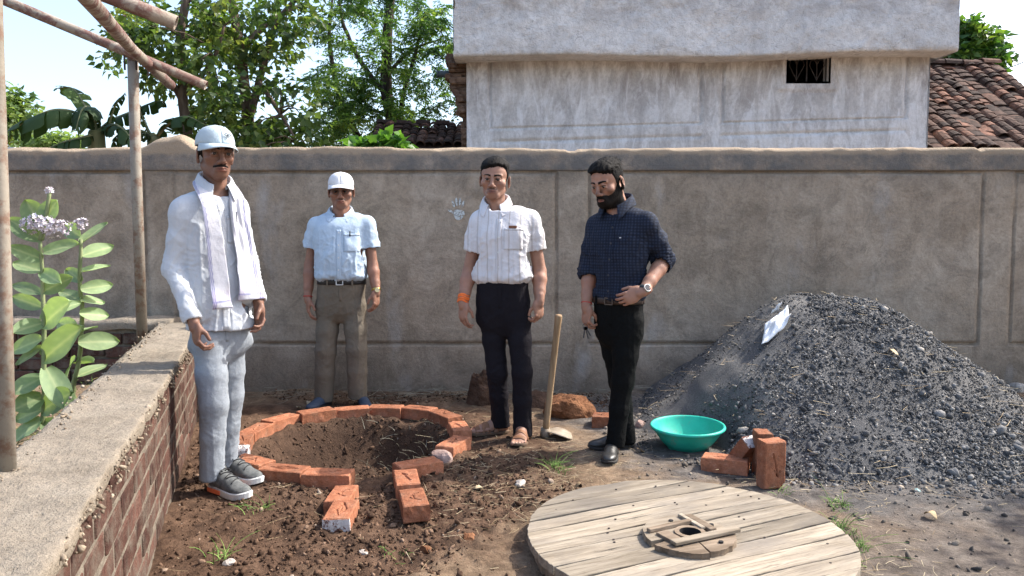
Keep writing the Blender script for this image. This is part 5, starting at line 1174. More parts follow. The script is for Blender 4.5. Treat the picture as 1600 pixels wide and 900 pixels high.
for k in range(4): ring_band('wrist_thread', V3(c['J']['wrR']) - d_ * (.02 + .07 * k), d_ + np.array((.02 * (k % 2), .01 * k, 0)), .0305 + .001 * k, .010, .004, M_orth, c['root'], ry=.029, wob=.003)
p_, n_ = c['S'].hit(c['at'](.075, .125) + c['fwd'] * .4, -c['fwd'])
if p_: m = MB(); m.box(p_ + Vector(c['fwd']) * .006 + Vector((0, 0, .004)), (.045, .006, .016), R(-8)); m.build('pocket_note', plain('brown_paper', (.20, .09, .05), .8), c['shirt'], bevel=.002)
M_strap = plain('tan_leather', (.20, .095, .05), .6, .3, bump=.002); M_sand = plain('sandal_sole', (.11, .07, .045), .8)
sandal(c['root'], (-.02, 4.47), (-.27, 4.40), .004, tuple(np.array(skin3) * .95), M_strap, M_sand, 1); sandal(c['root'], (.068, 4.385), (.030, 4.12), .004, tuple(np.array(skin3) * .95), M_strap, M_sand, -1)
settle(c)

# ================================================================== BEARDED MAN in navy checked shirt and black trousers
M_navy = cloth('navy_check', (.022, .031, .055), .08, 800, .8, stripes=[((.85, -.5, 0), .016, .42, (.008, .011, .022), .75), ((0, 0, 1), .016, .42, (.008, .011, .022), .75)]); M_black = cloth('black_trouser_cloth', (.0035, .004, .0042), .1, 800, .8, spec=.12)
skin4 = (.33, .172, .115)
sp = dict(d=4.05, yaw=R(-34), skin=skin4, group=GRP, j=dict(neck=(965, 324, 4.06), shR=(932, 350, 4.14), shL=(1011, 345, 3.96), elR=(922, 425, 4.13), elL=(1038, 407, 4.02), wrR=(916, 478, 4.06), wrL=(1004, 456, 3.84), hipR=(953, 500, 4.10), hipL=(983, 505, 4.0), knR=(968, 592, 4.13), knL=(973, 596, 4.0), anR=(979, 688, 4.16), anL=(961, 695, 4.00)),
    head=(950, 285, 4.03, R(-42), R(19), R(-3), .99), face=dict(wide=1.0, jaw=1.1, nose=1.0), stub=.9, neck_r=.056, lip=(.26, .10, .08), look=(-.1, -.3), arm_k=.9,
    handR=dict(d=(-.02, -.10, -1), n=(.85, .45, 0), thumb=1, fc=((.9, .9, .5), (.7, .9, .6), (.6, .8, .6), (.6, .8, .6)), thumb_in=.9), handL=dict(d=(-1, -.05, -.42), n=(0, 1, .0), thumb=-1, curl=(.5, .7, .5), thumb_in=.3),
    torso=[(472, 966, .142, .106, 0), (442, 966, .149, .109, 0), (412, 967, .162, .114, 0), (382, 969, .176, .118, 0), (354, 971, .165, .105, .01), (336, 970, .12, .085, .02)],
    sleeve=(1.17, (.061, .059, .055)), arm_r=.042, m_shirt=M_navy, m_button=plain('dark_button', (.03, .03, .04)), fold=1.0, vee=.075,
    trousers=dict(secs=[(532, 967, .122, .100, 0), (500, 967, .134, .106, 0), (462, 966, .142, .106, 0)], r=(.080, .060, .052, .052), mat=M_black, belt=(plain('brown_leather', (.035, .02, .014), .5), .034), m_buckle=plain('dull_metal', (.12, .10, .09), .35, metal=.8), fold=.5))
man4 = person('bearded man in navy checked shirt with rolled sleeves and black trousers, hand on his belt', (.58, 4.07, 0), sp); c = man4
brows(c['root'], c['headS'], c['hC'], c['hM'], c['hs'], M_hair, 1.15)
shell_on_head('hair', c['f_head'], c['hC'], c['hM'], c['hs'], lambda q, nz: short_hair(q, nz, .072, -.03, -.07, -.003), lambda q: .003 + .012 * sstep(.04, .10, q[..., 2]) + .010 * sstep(.0, -.07, q[..., 1]) * sstep(.06, .085, q[..., 2]), M_hair, c['root'], spike=.003)
strands('hair_strands', c, lambda q, nz: short_hair(q, nz, .072, -.03, -.07, -.003), 8000, lambda q: .006 + .020 * sstep(.05, .10, q[:, 2]), lambda q: np.stack([.3 + 0 * q[:, 0], .55 + 0 * q[:, 0], np.where(q[:, 2] > .07, .25, -.9)], -1), .0013, M_hair, c['root'], 4, .22)
def beard(q, nz):
    x, y, z = q[..., 0], q[..., 1], q[..., 2]; ax = np.abs(x)
    up = np.interp(y, [-.11, -.085, -.06, -.03, 0.005, .02], [-.060, -.060, -.050, -.030, .01, .02])
    mk = sstep(-.003, .006, up - z + nz * .003) * sstep(.022, .010, y) * sstep(-.140, -.125, z)
    mouth = np.exp(-(x / .024) ** 4 - ((z + .0715) / .0085) ** 4); mk = mk * (1 - sstep(.3, .6, mouth))
    st = np.where((y < -.06) & (ax < .036), sstep(-.006, 0, .0065 - np.abs(z + .0565 + .25 * ax - .003)), 0)
    return np.where(z < .02, np.maximum(mk, st), 0)
shell_on_head('beard', c['f_head'], c['hC'], c['hM'], c['hs'], beard, lambda q: .0018 + .003 * sstep(-.07, -.10, q[..., 2]) + 0 * q[..., 0], M_beard, c['root'])
strands('beard_strands', c, beard, 6000, lambda q: .005 + .005 * sstep(-.06, -.10, q[:, 2]), lambda q: np.stack([.15 * np.sign(q[:, 0]), -.15 + 0 * q[:, 0], -1 + 0 * q[:, 0]], -1), .0010, M_beard, c['root'], 5, .25, off=.002)
d_ = np.array(c['J']['wrL'] - c['J']['elL']); d_ /= np.linalg.norm(d_); wc = V3(c['J']['wrL']) - d_ * .012
ring_band('watch_strap', wc, d_, .0305, .022, .003, plain('watch_rubber', (.02, .025, .03), .6), c['root'], ry=.029)
nn = np.array((.25, -1, .25)); nn -= d_ * (nn @ d_); nn /= np.linalg.norm(nn); m = MB(); m.tube([wc + nn * .028, wc + nn * .038], .021, 22); m.build('watch_case', plain('steel', (.42, .42, .42), .3, metal=.9), c['root']); m = MB(); m.tube([wc + nn * .0375, wc + nn * .0392], .0172, 22); m.build('watch_face', plain('watch_glass', (.012, .013, .016), .1, .6), c['root'])
d_ = np.array(c['J']['wrR'] - c['J']['elR']); ring_band('wrist_thread', V3(c['J']['wrR']) - d_ * .08, d_, .029, .006, .0025, M_redthread, c['root'], ry=.028)
# chest emblem: a tiny pale stitched mark
p_, n_ = c['S'].hit(c['at'](.055, .165) + c['fwd'] * .4, -c['fwd'])
if p_: m = MB(); m.box(p_ + Vector(c['fwd']) * .0025, (.010, .002, .006), R(-34)); m.build('emblem', plain('pale_thread', (.5, .5, .52)), c['shirt'])
dress_shoe(c['root'], (.572, 4.085), (.505, 3.82), .0, M_blk, M_sole); dress_shoe(c['root'], (.705, 4.175), (.44, 4.11), .0, M_blk, M_sole)
settle(c)
# the bunch of keys in his hand
kw = man4['J']['wrR']; ko = empty('bunch_of_keys', kw + Vector((-.01, -.045, -.105))); tag(ko, 'steel keys on a ring held low in the bearded man\'s right hand', 'keys')
M_steel = plain('key_steel', (.07, .07, .075), .4, metal=.8)
m = MB(); m.tube([(.012 * math.cos(a), 0, .012 * math.sin(a)) for a in np.linspace(0, 2 * math.pi, 17)], .0015, 6, False); m.build('key_ring', M_steel, ko, True)
for a, l in ((-.25, .06), (.12, .055), (-.5, .05)):
    m = MB(); Mk = Matrix.Rotation(a, 3, 'Y'); m.box(Mk @ Vector((0, 0, -.012 - l / 2)), (.008, .003, l), M=Mk); m.tube([Mk @ Vector((0, -.0015, -.014)), Mk @ Vector((0, .0015, -.014))], .010, 12); m.build('key', M_steel, ko, bevel=.0006)

# ================================================================== LOOSE BRICKS of the ring, channel and stack
t = NT('new_brick'); oi = t.n('ShaderNodeObjectInfo'); n1 = t.noise(16, 6, .65); n2 = t.noise(110, 4, .7)
col = t.ramp(n1, [(.28, (.24, .085, .046)), (.5, (.375, .15, .080)), (.72, (.46, .205, .125))])
k_ = t.math('MULTIPLY_ADD', oi.outputs['Random'], .62, .62); cc = t.n('ShaderNodeCombineColor'); [t.l(k_, cc.inputs[q]) for q in range(3)]
geo = t.n('ShaderNodeNewGeometry'); gn = t.n('ShaderNodeTexNoise', i_Scale=14.0, i_Detail=7.0, i_Roughness=.7); t.l(geo.outputs['Position'], gn.inputs['Vector'])
col = t.mix(1.0, col, cc.outputs[0], 'MULTIPLY'); col = t.mix(t.math('MULTIPLY', t.ramp(gn.outputs['Fac'], [(.50, 0), (.66, 1)]), .55), col, (.22, .13, .085)); col = t.mix(t.math('MULTIPLY', t.ramp(t.noise(34, 5, .7), [(.62, 0), (.72, 1)]), .5), col, (.45, .32, .24))
off = t.n('ShaderNodeVectorMath', operation='ADD'); col = t.mix(1.0, col, t.ramp(n2, [(.3, .75), (.7, 1.15)]), 'MULTIPLY')
M_brick = t.fin(col, .9, t.bump(n2, .004, prev=t.bump(n1, .006)), .15)
t = NT('limewashed_brick'); f = t.ramp(t.noise(40, 5, .75), [(.42, 0), (.5, 1)]); M_lime = t.fin(t.mix(f, (.13, .05, .035), (.55, .53, .52)), .9, t.bump(t.noise(60, 4), .004), .1)
def marked_brick(name, seed, mark, chip=0.0):
    r_ = np.random.default_rng(seed); L, W, H = .228, .110, .074; nx_, ny_ = 45, 23
    us = np.linspace(-L / 2, L / 2, nx_); vs = np.linspace(-W / 2, W / 2, ny_); U, Vv = np.meshgrid(us, vs, indexing='ij'); zt = np.full_like(U, H)
    ed = np.minimum(L / 2 - np.abs(U), W / 2 - np.abs(Vv)); q = np.stack([U, Vv, 0 * U], -1) + seed * 3.1
    zt -= np.where(ed < .004, .004 + .002 * vnoise(q * 60), 0); zt += .0012 * fbm(q * 30, 3)
    def stroke(a, b, w_, dep):
        a, b = np.array(a), np.array(b); ab = b - a; tt = np.clip(((U - a[0]) * ab[0] + (Vv - a[1]) * ab[1]) / (ab @ ab), 0, 1); d_ = np.hypot(U - a[0] - tt * ab[0], Vv - a[1] - tt * ab[1]); zt[:] = zt - dep * sstep(w_, w_ * .45, d_)
    if mark == 0:
        for a, b in (((-.07, 0), (0, .020)), ((0, .020), (.07, 0)), ((.07, 0), (0, -.020)), ((0, -.020), (-.07, 0))): stroke(a, b, .006, .006)
        stroke((-.03, 0), (.03, 0), .005, .005)
    elif mark == 1:
        stroke((-.055, -.012), (.055, .014), .006, .007); stroke((.055, .014), (.030, .026), .005, .006); stroke((.055, .014), (.028, -.004), .005, .006)
    else:
        for a, b in (((-.045, -.022), (.0, .024)), ((.0, .024), (.045, -.022)), ((-.022, 0), (.022, 0))): stroke(a, b, .006, .006)
    if chip: cx_, cy_ = L / 2 * chip, W / 2; zt -= np.clip(.03 - np.hypot(U - cx_, Vv - cy_) * 1.0, 0, .03)
    top = np.stack([U, Vv, zt], -1); iu = np.arange(nx_ * ny_).reshape(nx_, ny_); F = [tuple(map(int, f)) for f in np.stack([iu[:-1, :-1], iu[1:, :-1], iu[1:, 1:], iu[:-1, 1:]], -1).reshape(-1, 4)]
    v = list(top.reshape(-1, 3)); per = list(iu[:, 0]) + list(iu[-1, 1:]) + list(iu[-2::-1, -1]) + list(iu[0, -2:0:-1]); rings = [per]
    for z, s_ in ((H * .66, 1.012), (H * .33, 1.010), (.004, 1.005), (0, .985)):
        ring = []
        for p in per:
            b = top.reshape(-1, 3)[p]; nn = .0022 * float(vnoise(np.array([b[0] * 45 + seed, b[1] * 45, z * 60]))); ring.append(len(v)); v.append((b[0] * (s_ + nn / .1), b[1] * (s_ + .012 + nn / .05), z))
        rings.append(ring)
    n = len(per)
    for a, b in zip(rings[:-1], rings[1:]): F += [(int(a[i]), int(b[i]), int(b[(i + 1) % n]), int(a[(i + 1) % n])) for i in range(n)]
    F.append(tuple(rings[-1][::-1]))
    me = bpy.data.meshes.new(name); me.from_pydata([tuple(map(float, p)) for p in v], [], F); me.update(); me.materials.append(M_brick); me.materials.append(M_lime); return me
BM = [marked_brick('loose_brick', 1, 1), marked_brick('loose_brick', 2, 0), marked_brick('loose_brick', 3, 2), marked_brick('loose_brick', 4, 1, 1.0)]
def brick(x, y, rz, k, label, group, z=None, rx=0.0, ry=0.0, sl=1.0):
    o = bpy.data.objects.new('loose_brick', BM[k % 4]); link(o); o.location = (x, y, float(gz(x, y, False)) - .012 if z is None else z); o.rotation_euler = (rx + random.uniform(-.02, .02), ry + random.uniform(-.02, .02), rz); o.scale = (sl, 1, 1)
    tag(o, label, 'brick', group); return o
def ring_at(px, py, z=.065): 
    d = (CAM_H - z) / ((py - 370) / FPX); return ((px - 800) / FPX * d, d)
RING = [(507, 748, None, 'orange brick at the front of the ring, its end touching the left channel brick'), (437, 736, None, 'orange brick of the ring in front of the toe of the grey shoe'), (386, 722, None, 'orange brick of the ring half hidden behind the grey shoes'),
    (371, 687, None, 'orange brick on the left of the ring beside the white-shirted man\'s shin'), (394, 671, None, 'orange brick on the left rear of the ring, turned towards the low wall'), (434, 655, None, 'orange brick at the rear left of the ring, left of the khaki trousers'),
    (490, 646, None, 'dull red brick at the rear of the ring in front of the left blue shoe'), (546, 640, None, 'dark red brick at the rear of the ring between the blue shoes'), (600, 637, None, 'red brick at the rear of the ring just right of the blue shoes'), (653, 639, None, 'red brick at the rear right of the ring, second from the sandalled man'),
    (694, 650, None, 'orange brick at the right rear of the ring beside the sandal'), (716, 668, None, 'orange brick at the right of the ring in front of the sandal'), (707, 692, None, 'orange brick at the right front of the ring, next to a broken pale piece'), (650, 731, None, 'large orange brick at the front right of the ring above the right channel')]
cxy = np.array([ring_at(a, b) for a, b, _, _ in RING]); ctr = RC
for i, (a, b, _, lab) in enumerate(RING):
    x, y = cxy[i]; ang = math.atan2(y - ctr[1], x - ctr[0]) + math.pi / 2
    if i == 0: ang = R(-2)
    if i == 1: ang = R(-14)
    if i == 2: ang = R(-32)
    if i == 13: ang = R(30)
    if i == 12: ang = R(70)
    brick(x, y, ang + random.uniform(-.04, .04), i, lab, 'bricks of the ring')
x, y = ring_at(352 + 14, 702); o = brick(x, y, R(10), 1, 'short limewashed broken brick in the left of the ring by the shin', 'bricks of the ring', sl=.42); o.data = o.data.copy(); o.data.materials[0] = M_lime
for (a, b, rz, k, lab) in ((528, 768, R(91), 2, 'orange brick at the inner end of the left channel row'), (527, 801, R(92), 1, 'orange brick with limewashed end nearest the camera in the left channel row'), (632, 759, R(102), 0, 'orange brick with stamped diamond at the inner end of the right channel row'), (643, 788, R(104), 2, 'orange brick at the outer end of the right channel row')):
    x, y = ring_at(a, b); o = brick(x, y, rz, k, lab, 'bricks of the channel')
    if b == 801:
        me = o.data.copy(); o.data = me
        for p in me.polygons:
            if p.center.x < -.105 and p.center.z < .070: p.material_index = 1
# bricks by the drum: one lying, one leaning, two on end
g2 = 'bricks standing beside the basin'
def gp(px, py, z=0.0): d = (CAM_H - z) / ((py - 370) / FPX); return ((px - 800) / FPX * d, d)
x, y = gp(1140, 742); brick(x, y, R(-24), 0, 'red brick lying flat beside the green basin', g2, z=.0)
x, y = gp(1172, 744); o = brick(x + .015, y + .03, R(-60), 2, 'red brick leaning on the upright bricks with its pale end up', g2, z=.05, ry=R(-52)); o.data = o.data.copy()
for p in o.data.polygons:
    if p.center.x > .109 and p.center.z < .070: p.material_index = 1
x, y = gp(1206, 757); brick(x - .034, y + .075, R(-4), 1, 'red brick standing on end behind the nearest upright brick', g2, z=.110, rx=0, ry=R(90))
x, y = gp(1221, 766); o = brick(x - .035, y + .03, R(-78), 3, 'red brick standing on end, nearest the wooden drum', g2, z=.112, ry=R(90))
x, y = gp(943, 670); o = brick(x, y + .05, R(80), 2, 'half brick lying behind the bearded man\'s legs', g2, z=-.01); o.scale = (.55, 1, 1); tag(o, group='stray half brick')

# ================================================================== BROKEN STONES, BOULDERS
def rock(name, c, size, mat, label, cat, seed, sub_=3, rough=.32, zs=1.0, rz=0.0, sharp=1.0):
    bm = bmesh.new(); bmesh.ops.create_icosphere(bm, subdivisions=sub_, radius=1); v = np.array([p.co[:] for p in bm.verts]); F = [[p.index for p in f.verts] for f in bm.faces]; bm.free()
    r = 1 + rough * fbm(v * 1.3 + seed, 4) * .8; pl = np.random.default_rng(seed).normal(size=(9, 3)); pl /= np.linalg.norm(pl, axis=1)[:, None]; v = v * r[:, None]
    for p in pl: d = v @ p; v = v - np.maximum(d - .78, 0)[:, None] * p * sharp
    v = v + (.03 * rough / .3) * fbm(v * 7 + seed, 3)[:, None] * v
    v = v * np.array(size) ; v[:, 2] *= zs; v[:, 2] = np.maximum(v[:, 2], -size[2] * .55)
    o = mesh(name, v, F, mat, None, False, (c[0], c[1], c[2] + size[2] * .45), (0, 0, rz)); tag(o, label, cat); return o
M_laterite = simple('laterite', (.115, .048, .024), (.30, .145, .075), 7, .95, .03, 22, .1, detail=8)
M_dkrock = simple('dark_earth_rock', (.05, .03, .021), (.13, .08, .055), 8, .95, .03, 25, .1, detail=8)
M_pale = simple('pale_stone', (.34, .30, .26), (.52, .47, .42), 14, .9, .01, 40, .2); M_pink = simple('pinkish_stone', (.25, .16, .13), (.40, .29, .25), 14, .9, .01, 40, .2)
x, y = gp(893, 660); rock('boulder', (x, y + .12, -.02), (.165, .13, .13), M_laterite, 'rough orange-brown laterite boulder behind the hoe', 'boulder', 4, 5, .3)
x, y = gp(745, 648); rock('boulder', (x + .02, y + .25, -.02), (.12, .10, .19), M_dkrock, 'dark earthy boulder against the wall behind the sandalled man', 'boulder', 6, 5, .3)
x, y = gp(840, 650); rock('boulder', (x + .02, y + .22, -.03), (.15, .10, .10), M_dkrock, 'low dark boulder between the sandalled man and the laterite boulder', 'boulder', 9, 5, .3)
for i, (px, py, s_, mt, lab) in enumerate(((690, 726, (.062, .055, .055), M_pink, 'pale pink broken lump between two bricks on the ring\'s right'), (812, 768, (.045, .026, .02), M_pale, 'flat pale stone on the soil in front of the sandalled man'), (562, 871, (.025, .02, .012), M_pale, 'small white stone chip in front of the channel'), (1003, 670, (.042, .036, .036), M_pink, 'pinkish stone right of the black shoes'), (825, 770, (.03, .02, .016), M_dkrock, 'small dark stone beside the flat pale stone'),
        (345, 895, (.03, .022, .015), M_pale, 'pale stone at the bottom edge near the low wall'), (730, 850, (.03, .028, .024), M_laterite, 'brown clod of laterite in front of the ring, nearest the drum'), (663, 865, (.028, .024, .02), M_laterite, 'reddish stone in the loose soil before the right channel row'), (1248, 677, (.028, .022, .02), M_pink, 'pink stone at the foot of the gravel heap'), (1446, 776, (.018, .012, .01), plain('mint_plastic', (.40, .62, .55), .6), 'mint-coloured scrap on the ground before the gravel heap'), (1597, 620, (.07, .06, .06), M_pale, 'pale stone behind the gravel heap at the right edge'))):
    x, y = gp(px, py); rock('stone', (x, y, float(gz(x, y)) - .006), s_, mt, lab, 'stone', 30 + i, 3, .25, rz=i * 1.3)

# ================================================================== GRAVEL HEAP
HC = np.array([2.14, 4.93]); BAS = np.array(gp(1079, 704))
def heap(x, y):
    x = np.asarray(x, float); y = np.asarray(y, float); dx, dy = x - HC[0], y - HC[1]
    dx = np.sign(dx) * np.maximum(np.abs(dx) - .24, 0); a = np.arctan2(dy, dx); r = np.hypot(dx, dy); q = np.stack([x, y, 0 * x], -1)
    Rr = 1.03 - .05 * np.cos(a) + .37 * np.abs(np.sin(a)) ** 1.4 + .05 * np.cos(3 * a + 1) + .08 * vnoise(q * 1.1 + 4); u = np.clip(r / Rr, 0, 1.2)
    z = .80 * (1 - u) * (1 + .10 * np.sin(np.pi * np.clip(u, 0, 1)))
    z = z + .042 * fbm(q * 2.2 + 7, 3) * sstep(1.02, .7, u)
    z = z - .25 * np.exp(-((x - BAS[0]) ** 2 + (y - BAS[1]) ** 2) / .06)
    return np.where(u < 1.05, z, -.05)
hx_ = np.arange(.45, 4.0, .025); hy_ = np.arange(3.2, 5.60, .025); HXX, HYY = np.meshgrid(hx_, hy_, indexing='ij'); HZZ = heap(HXX, HYY); q = np.stack([HXX, HYY, 0 * HXX], -1); HZZ = HZZ + .008 * fbm(q * 16, 3) - .006
gh = empty('gravel_heap', (HC[0], HC[1], 0)); tag(gh, 'big conical heap of dark grey gravel against the boundary wall', 'gravel heap')
ii = np.arange(HXX.size).reshape(HXX.shape); hf = np.stack([ii[:-1, :-1], ii[1:, :-1], ii[1:, 1:], ii[:-1, 1:]], -1).reshape(-1, 4)
t = NT('gravel_sand'); n = t.noise(2.2, 5, .6); f_ = t.noise(120, 5, .75); col = t.ramp(n, [(.32, (.085, .084, .086)), (.52, (.135, .132, .13)), (.70, (.22, .205, .185))]); col = t.mix(1.0, col, t.ramp(f_, [(.3, .55), (.7, 1.35)]), 'MULTIPLY'); M_gsand = t.fin(col, .95, t.bump(f_, .012), .15)
mesh('heap_body', loc(np.stack([HXX, HYY, HZZ], -1).reshape(-1, 3), gh), hf, M_gsand, gh, True)
M_grav = toned('gravel_stones', [(0, (.045, .044, .044)), (.5, (.105, .103, .102)), (.85, (.19, .184, .178)), (1, (.36, .33, .29))], .92, 90, .002, .12)
for (N_, med, sg, lo_, hi_, octa_, nm) in ((76000, .0042, .35, .0022, .009, True, 'fine_gravel'), (9000, .0078, .40, .005, .022, False, 'coarse_gravel')):
    pr = np.sqrt(rng.random(N_)) * 1.62; pa_ = rng.random(N_) * 2 * math.pi; gxp = HC[0] + pr * np.cos(pa_); gyp = HC[1] + pr * np.sin(pa_); ok = (gyp < 5.58) & (gyp > 3.15)
    dens = vnoise(np.stack([gxp * 1.6, gyp * 1.6, 0 * gxp + 9], -1)); left = sstep(2.05, 1.75, gxp + .35 * (4.75 - gyp)) * sstep(4.2, 4.55, gyp)     # fine sand on the shaded flank
    ok &= (rng.random(N_) < .95 - .45 * sstep(.0, .6, dens) - (.75 if octa_ else .95) * left); ok &= (heap(gxp, gyp) > -.02) | (rng.random(N_) < .35)
    ok &= np.hypot(gxp - BAS[0], gyp - BAS[1]) > .225; gxp, gyp = gxp[ok], gyp[ok]; zz = np.maximum(heap(gxp, gyp), gz(gxp, gyp)); sz_ = np.clip(rng.lognormal(math.log(med), sg, len(gxp)), lo_, hi_)
    sz_ = sz_ * (1 + .25 * sstep(.3, .0, zz))                              # larger stones have rolled to the foot
    stone_batch(nm, loc(np.stack([gxp, gyp, zz + sz_ * .15], -1), gh), sz_, M_grav, gh, octa=octa_, seed=5, sharp=.45)
# a scatter of the same gravel and grit on the ground round it
N_ = 5200; gxp = rng.uniform(.55, 3.6, N_); gyp = rng.uniform(2.0, 5.0, N_); q = np.stack([gxp, gyp, 0 * gxp], -1); keep = rng.random(N_) < np.clip(.12 + .75 * np.exp(-((np.hypot(gxp - HC[0], gyp - HC[1]) - 1.35) / .35) ** 2) + .25 * vnoise(q * 1.3), 0, 1); keep &= np.hypot(gxp - BAS[0], gyp - BAS[1]) > .2; keep &= np.hypot(gxp - .668, gyp - 2.77) > .62; gxp, gyp = gxp[keep], gyp[keep]
s_ = np.clip(rng.lognormal(math.log(.006), .5, len(gxp)), .003, .02); o = stone_batch('ground_grit', np.stack([gxp, gyp, gz(gxp, gyp) + s_ * .2], -1), s_, toned('grit', [(0, (.05, .045, .042)), (.5, (.14, .115, .09)), (1, (.34, .28, .22))]), seed=6); tag(o, 'grey and tan grit scattered on the ground before the gravel heap', 'grit')

# ================================================================== LOOSE SOIL CLODS
N_ = 30000; cx_ = rng.uniform(-2.0, .75, N_); cy_ = rng.uniform(2.3, 5.55, N_); rr_ = np.hypot(cx_ - RC[0], cy_ - RC[1]); q = np.stack([cx_, cy_, 0 * cx_], -1)
pd = sstep(1.30, .80, np.hypot((cx_ + .95) / 1.1, (cy_ - 3.6) / 1.25)) * (.55 + .6 * vnoise(q * 2.5)); pd = np.maximum(pd, .5 * (rr_ < .56)); pd *= ~((rr_ > .55) & (rr_ < .72)); pd *= lw_side(cx_, cy_) > .02; pd = np.maximum(pd, .55 * (cy_ > 5.15) * (vnoise(q * 2 + 3) > -.2))
for fx, fy in FEET: pd *= np.hypot(cx_ - fx, cy_ - fy) > .10
k_ = rng.random(N_) < pd; cx_, cy_ = cx_[k_], cy_[k_]; s_ = np.clip(rng.lognormal(math.log(.0048), .50, len(cx_)), .002, .017)
o = stone_batch('soil_clods', np.stack([cx_, cy_, gz(cx_, cy_) + s_ * .2], -1), s_, toned('soil_clod', [(0, (.036, .022, .015)), (.5, (.085, .050, .032)), (.94, (.155, .095, .062)), (.985, (.24, .16, .11)), (1, (.36, .29, .23))], .95, 45, .006, .1), seed=8, sharp=.65, flat=.65); tag(o, 'loose reddish-brown soil clods dug from the pit', 'soil')
# dry straw and twigs on the ground
def blades(name, n, region, L, wd, mat, lift=(.0, .01), flat=True, seed=11, zf=None, bend=.2, keepf=None):
    r_ = np.random.default_rng(seed); x = r_.uniform(region[0], region[1], n); y = r_.uniform(region[2], region[3], n)
    if keepf is not None: k = r_.random(n) < keepf(x, y); x, y = x[k], y[k]
    n = len(x); z = (zf or gz)(x, y) + r_.uniform(*lift, n); a = r_.random(n) * 2 * math.pi; l = L * np.exp(r_.normal(0, .45, n)); e = r_.normal(0, .12, n) if flat else r_.uniform(.7, 1.35, n)
    d = np.stack([np.cos(a) * np.cos(e), np.sin(a) * np.cos(e), np.sin(e)], -1); s = np.stack([-np.sin(a), np.cos(a), 0 * a], -1); V = []; seg = 4; b = r_.normal(0, bend, n)
    P0 = np.stack([x, y, z], -1)
    for i in range(seg + 1):
        u = i / seg; c = P0 + d * (l * u)[:, None] + s * (l * b * u * u)[:, None]
        if not flat: c = c + d * np.array([1, 1, 0]) * (l * .5 * u * u)[:, None] - np.array([0, 0, 1]) * (l * .35 * u * u)[:, None]
        w_ = wd * (1 - .85 * u) if not flat else wd * (1 - .5 * u); V += [c - s * w_ - np.array([0, 0, .0]), c + np.array([0, 0, wd * .7]), c + s * w_]
    V = np.stack(V, 1); m_ = (seg + 1) * 3; F = []
    for i in range(seg):
        for j in (0, 1): F.append([i*3+j, i*3+j+1, (i+1)*3+j+1, (i+1)*3+j])
    F = (np.array(F)[None] + (np.arange(n) * m_)[:, None, None]).reshape(-1, 4); o = mesh(name, V.reshape(-1, 3), F, mat)
    at = o.data.attributes.new('tone', 'FLOAT', 'POINT'); at.data.foreach_set('value', np.repeat(r_.random(n), m_).astype(np.float32)); o['kind'] = 'stuff'; return o
M_straw = toned('dry_straw', [(0, (.16, .11, .06)), (.5, (.32, .24, .14)), (1, (.50, .42, .28))], .8, 40, .001)
def str_keep(x, y): q = np.stack([x, y, 0 * x], -1); return np.clip(1.0 * np.exp(-((x - .15) / .55) ** 2 - ((y - 3.45) / .45) ** 2) + .35 * (vnoise(q * 1.5 + 2) > .1) * (x > -.5) + .04, 0, 1) * (lw_side(x, y) > .05)
tag(blades('straw', 9000, (-1.4, 3.2, 2.2, 5.2), .055, .0011, M_straw, (.002, .012), keepf=str_keep), 'dry straw strewn over the ground in front of the men', 'straw')
def heap_top(x, y): return np.maximum(heap(x, y), gz(x, y)) + .008
tag(blades('heap_straw', 420, (.9, 3.5, 3.4, 5.4), .07, .0016, M_straw, (.0, .012), seed=12, zf=heap_top), 'dry stalks lying on the gravel heap', 'straw')
def wall_keep(x, y): return np.clip(.9 * np.exp(-((y - 5.42) / .13) ** 2), 0, 1) * ((x < .95))
M_twig = toned('dead_twigs', [(0, (.06, .055, .04)), (.5, (.16, .15, .11)), (1, (.32, .30, .24))], .9, 40, .001)
tag(blades('twigs', 900, (-1.9, .95, 5.0, 5.58), .11, .002, M_twig, (.0, .06), seed=13, keepf=wall_keep), 'dead twigs and dry weeds along the foot of the wall', 'twigs')
def pit_keep(x, y): r = np.hypot(x - RC[0], y - RC[1]); return (r < .57) * (r > .25) * sstep(-.1, .3, x - RC[0] + .4 * (y - RC[1]))
tag(blades('pit_weeds', 420, (-1.5, -.3, 3.7, 4.9), .075, .0016, M_twig, (.0, .02), False, 16, keepf=pit_keep), 'dry weed stalks on the far side of the pit', 'weeds')
M_dleaf = toned('dry_leaf', [(0, (.17, .11, .06)), (.5, (.36, .27, .16)), (1, (.52, .44, .30))], .8, 40, .001)
M_grass = toned('green_grass', [(0, (.05, .10, .02)), (.5, (.10, .19, .035)), (1, (.22, .30, .08))], .7, 40, .001)
def tuft(px, py, n, L, seed, label, spread=.05):
    x, y = gp(px, py); o = blades('grass_tuft', n, (x - spread, x + spread, y - spread, y + spread), L, .0022, M_grass, (-.005, .0), False, seed, bend=.3); o['kind'] = 'stuff'; tag(o, label, 'grass', kind='stuff')
for i, (px, py, n, L, lab) in enumerate(((1330, 838, 60, .06, 'green grass tuft by the right edge of the drum'), (1320, 800, 45, .045, 'small grass tuft between drum and gravel'), (1350, 865, 50, .05, 'grass tuft at the lower right of the drum'), (870, 742, 45, .07, 'grass blades left of the drum near the shoes'), (1340, 895, 40, .05, 'grass tuft at the bottom edge beside the drum'), (330, 885, 22, .06, 'grass at the bottom left in the loose soil'), (395, 812, 20, .06, 'thin green blades in front of the sneakers'), (610, 880, 22, .035, 'low green weed in the soil at the bottom'), (1232, 775, 20, .03, 'grass tuft at the foot of the upright brick'), (312, 610, 40, .06, 'weeds by the end of the low wall'))): tuft(px, py, n, L, 40 + i, lab)

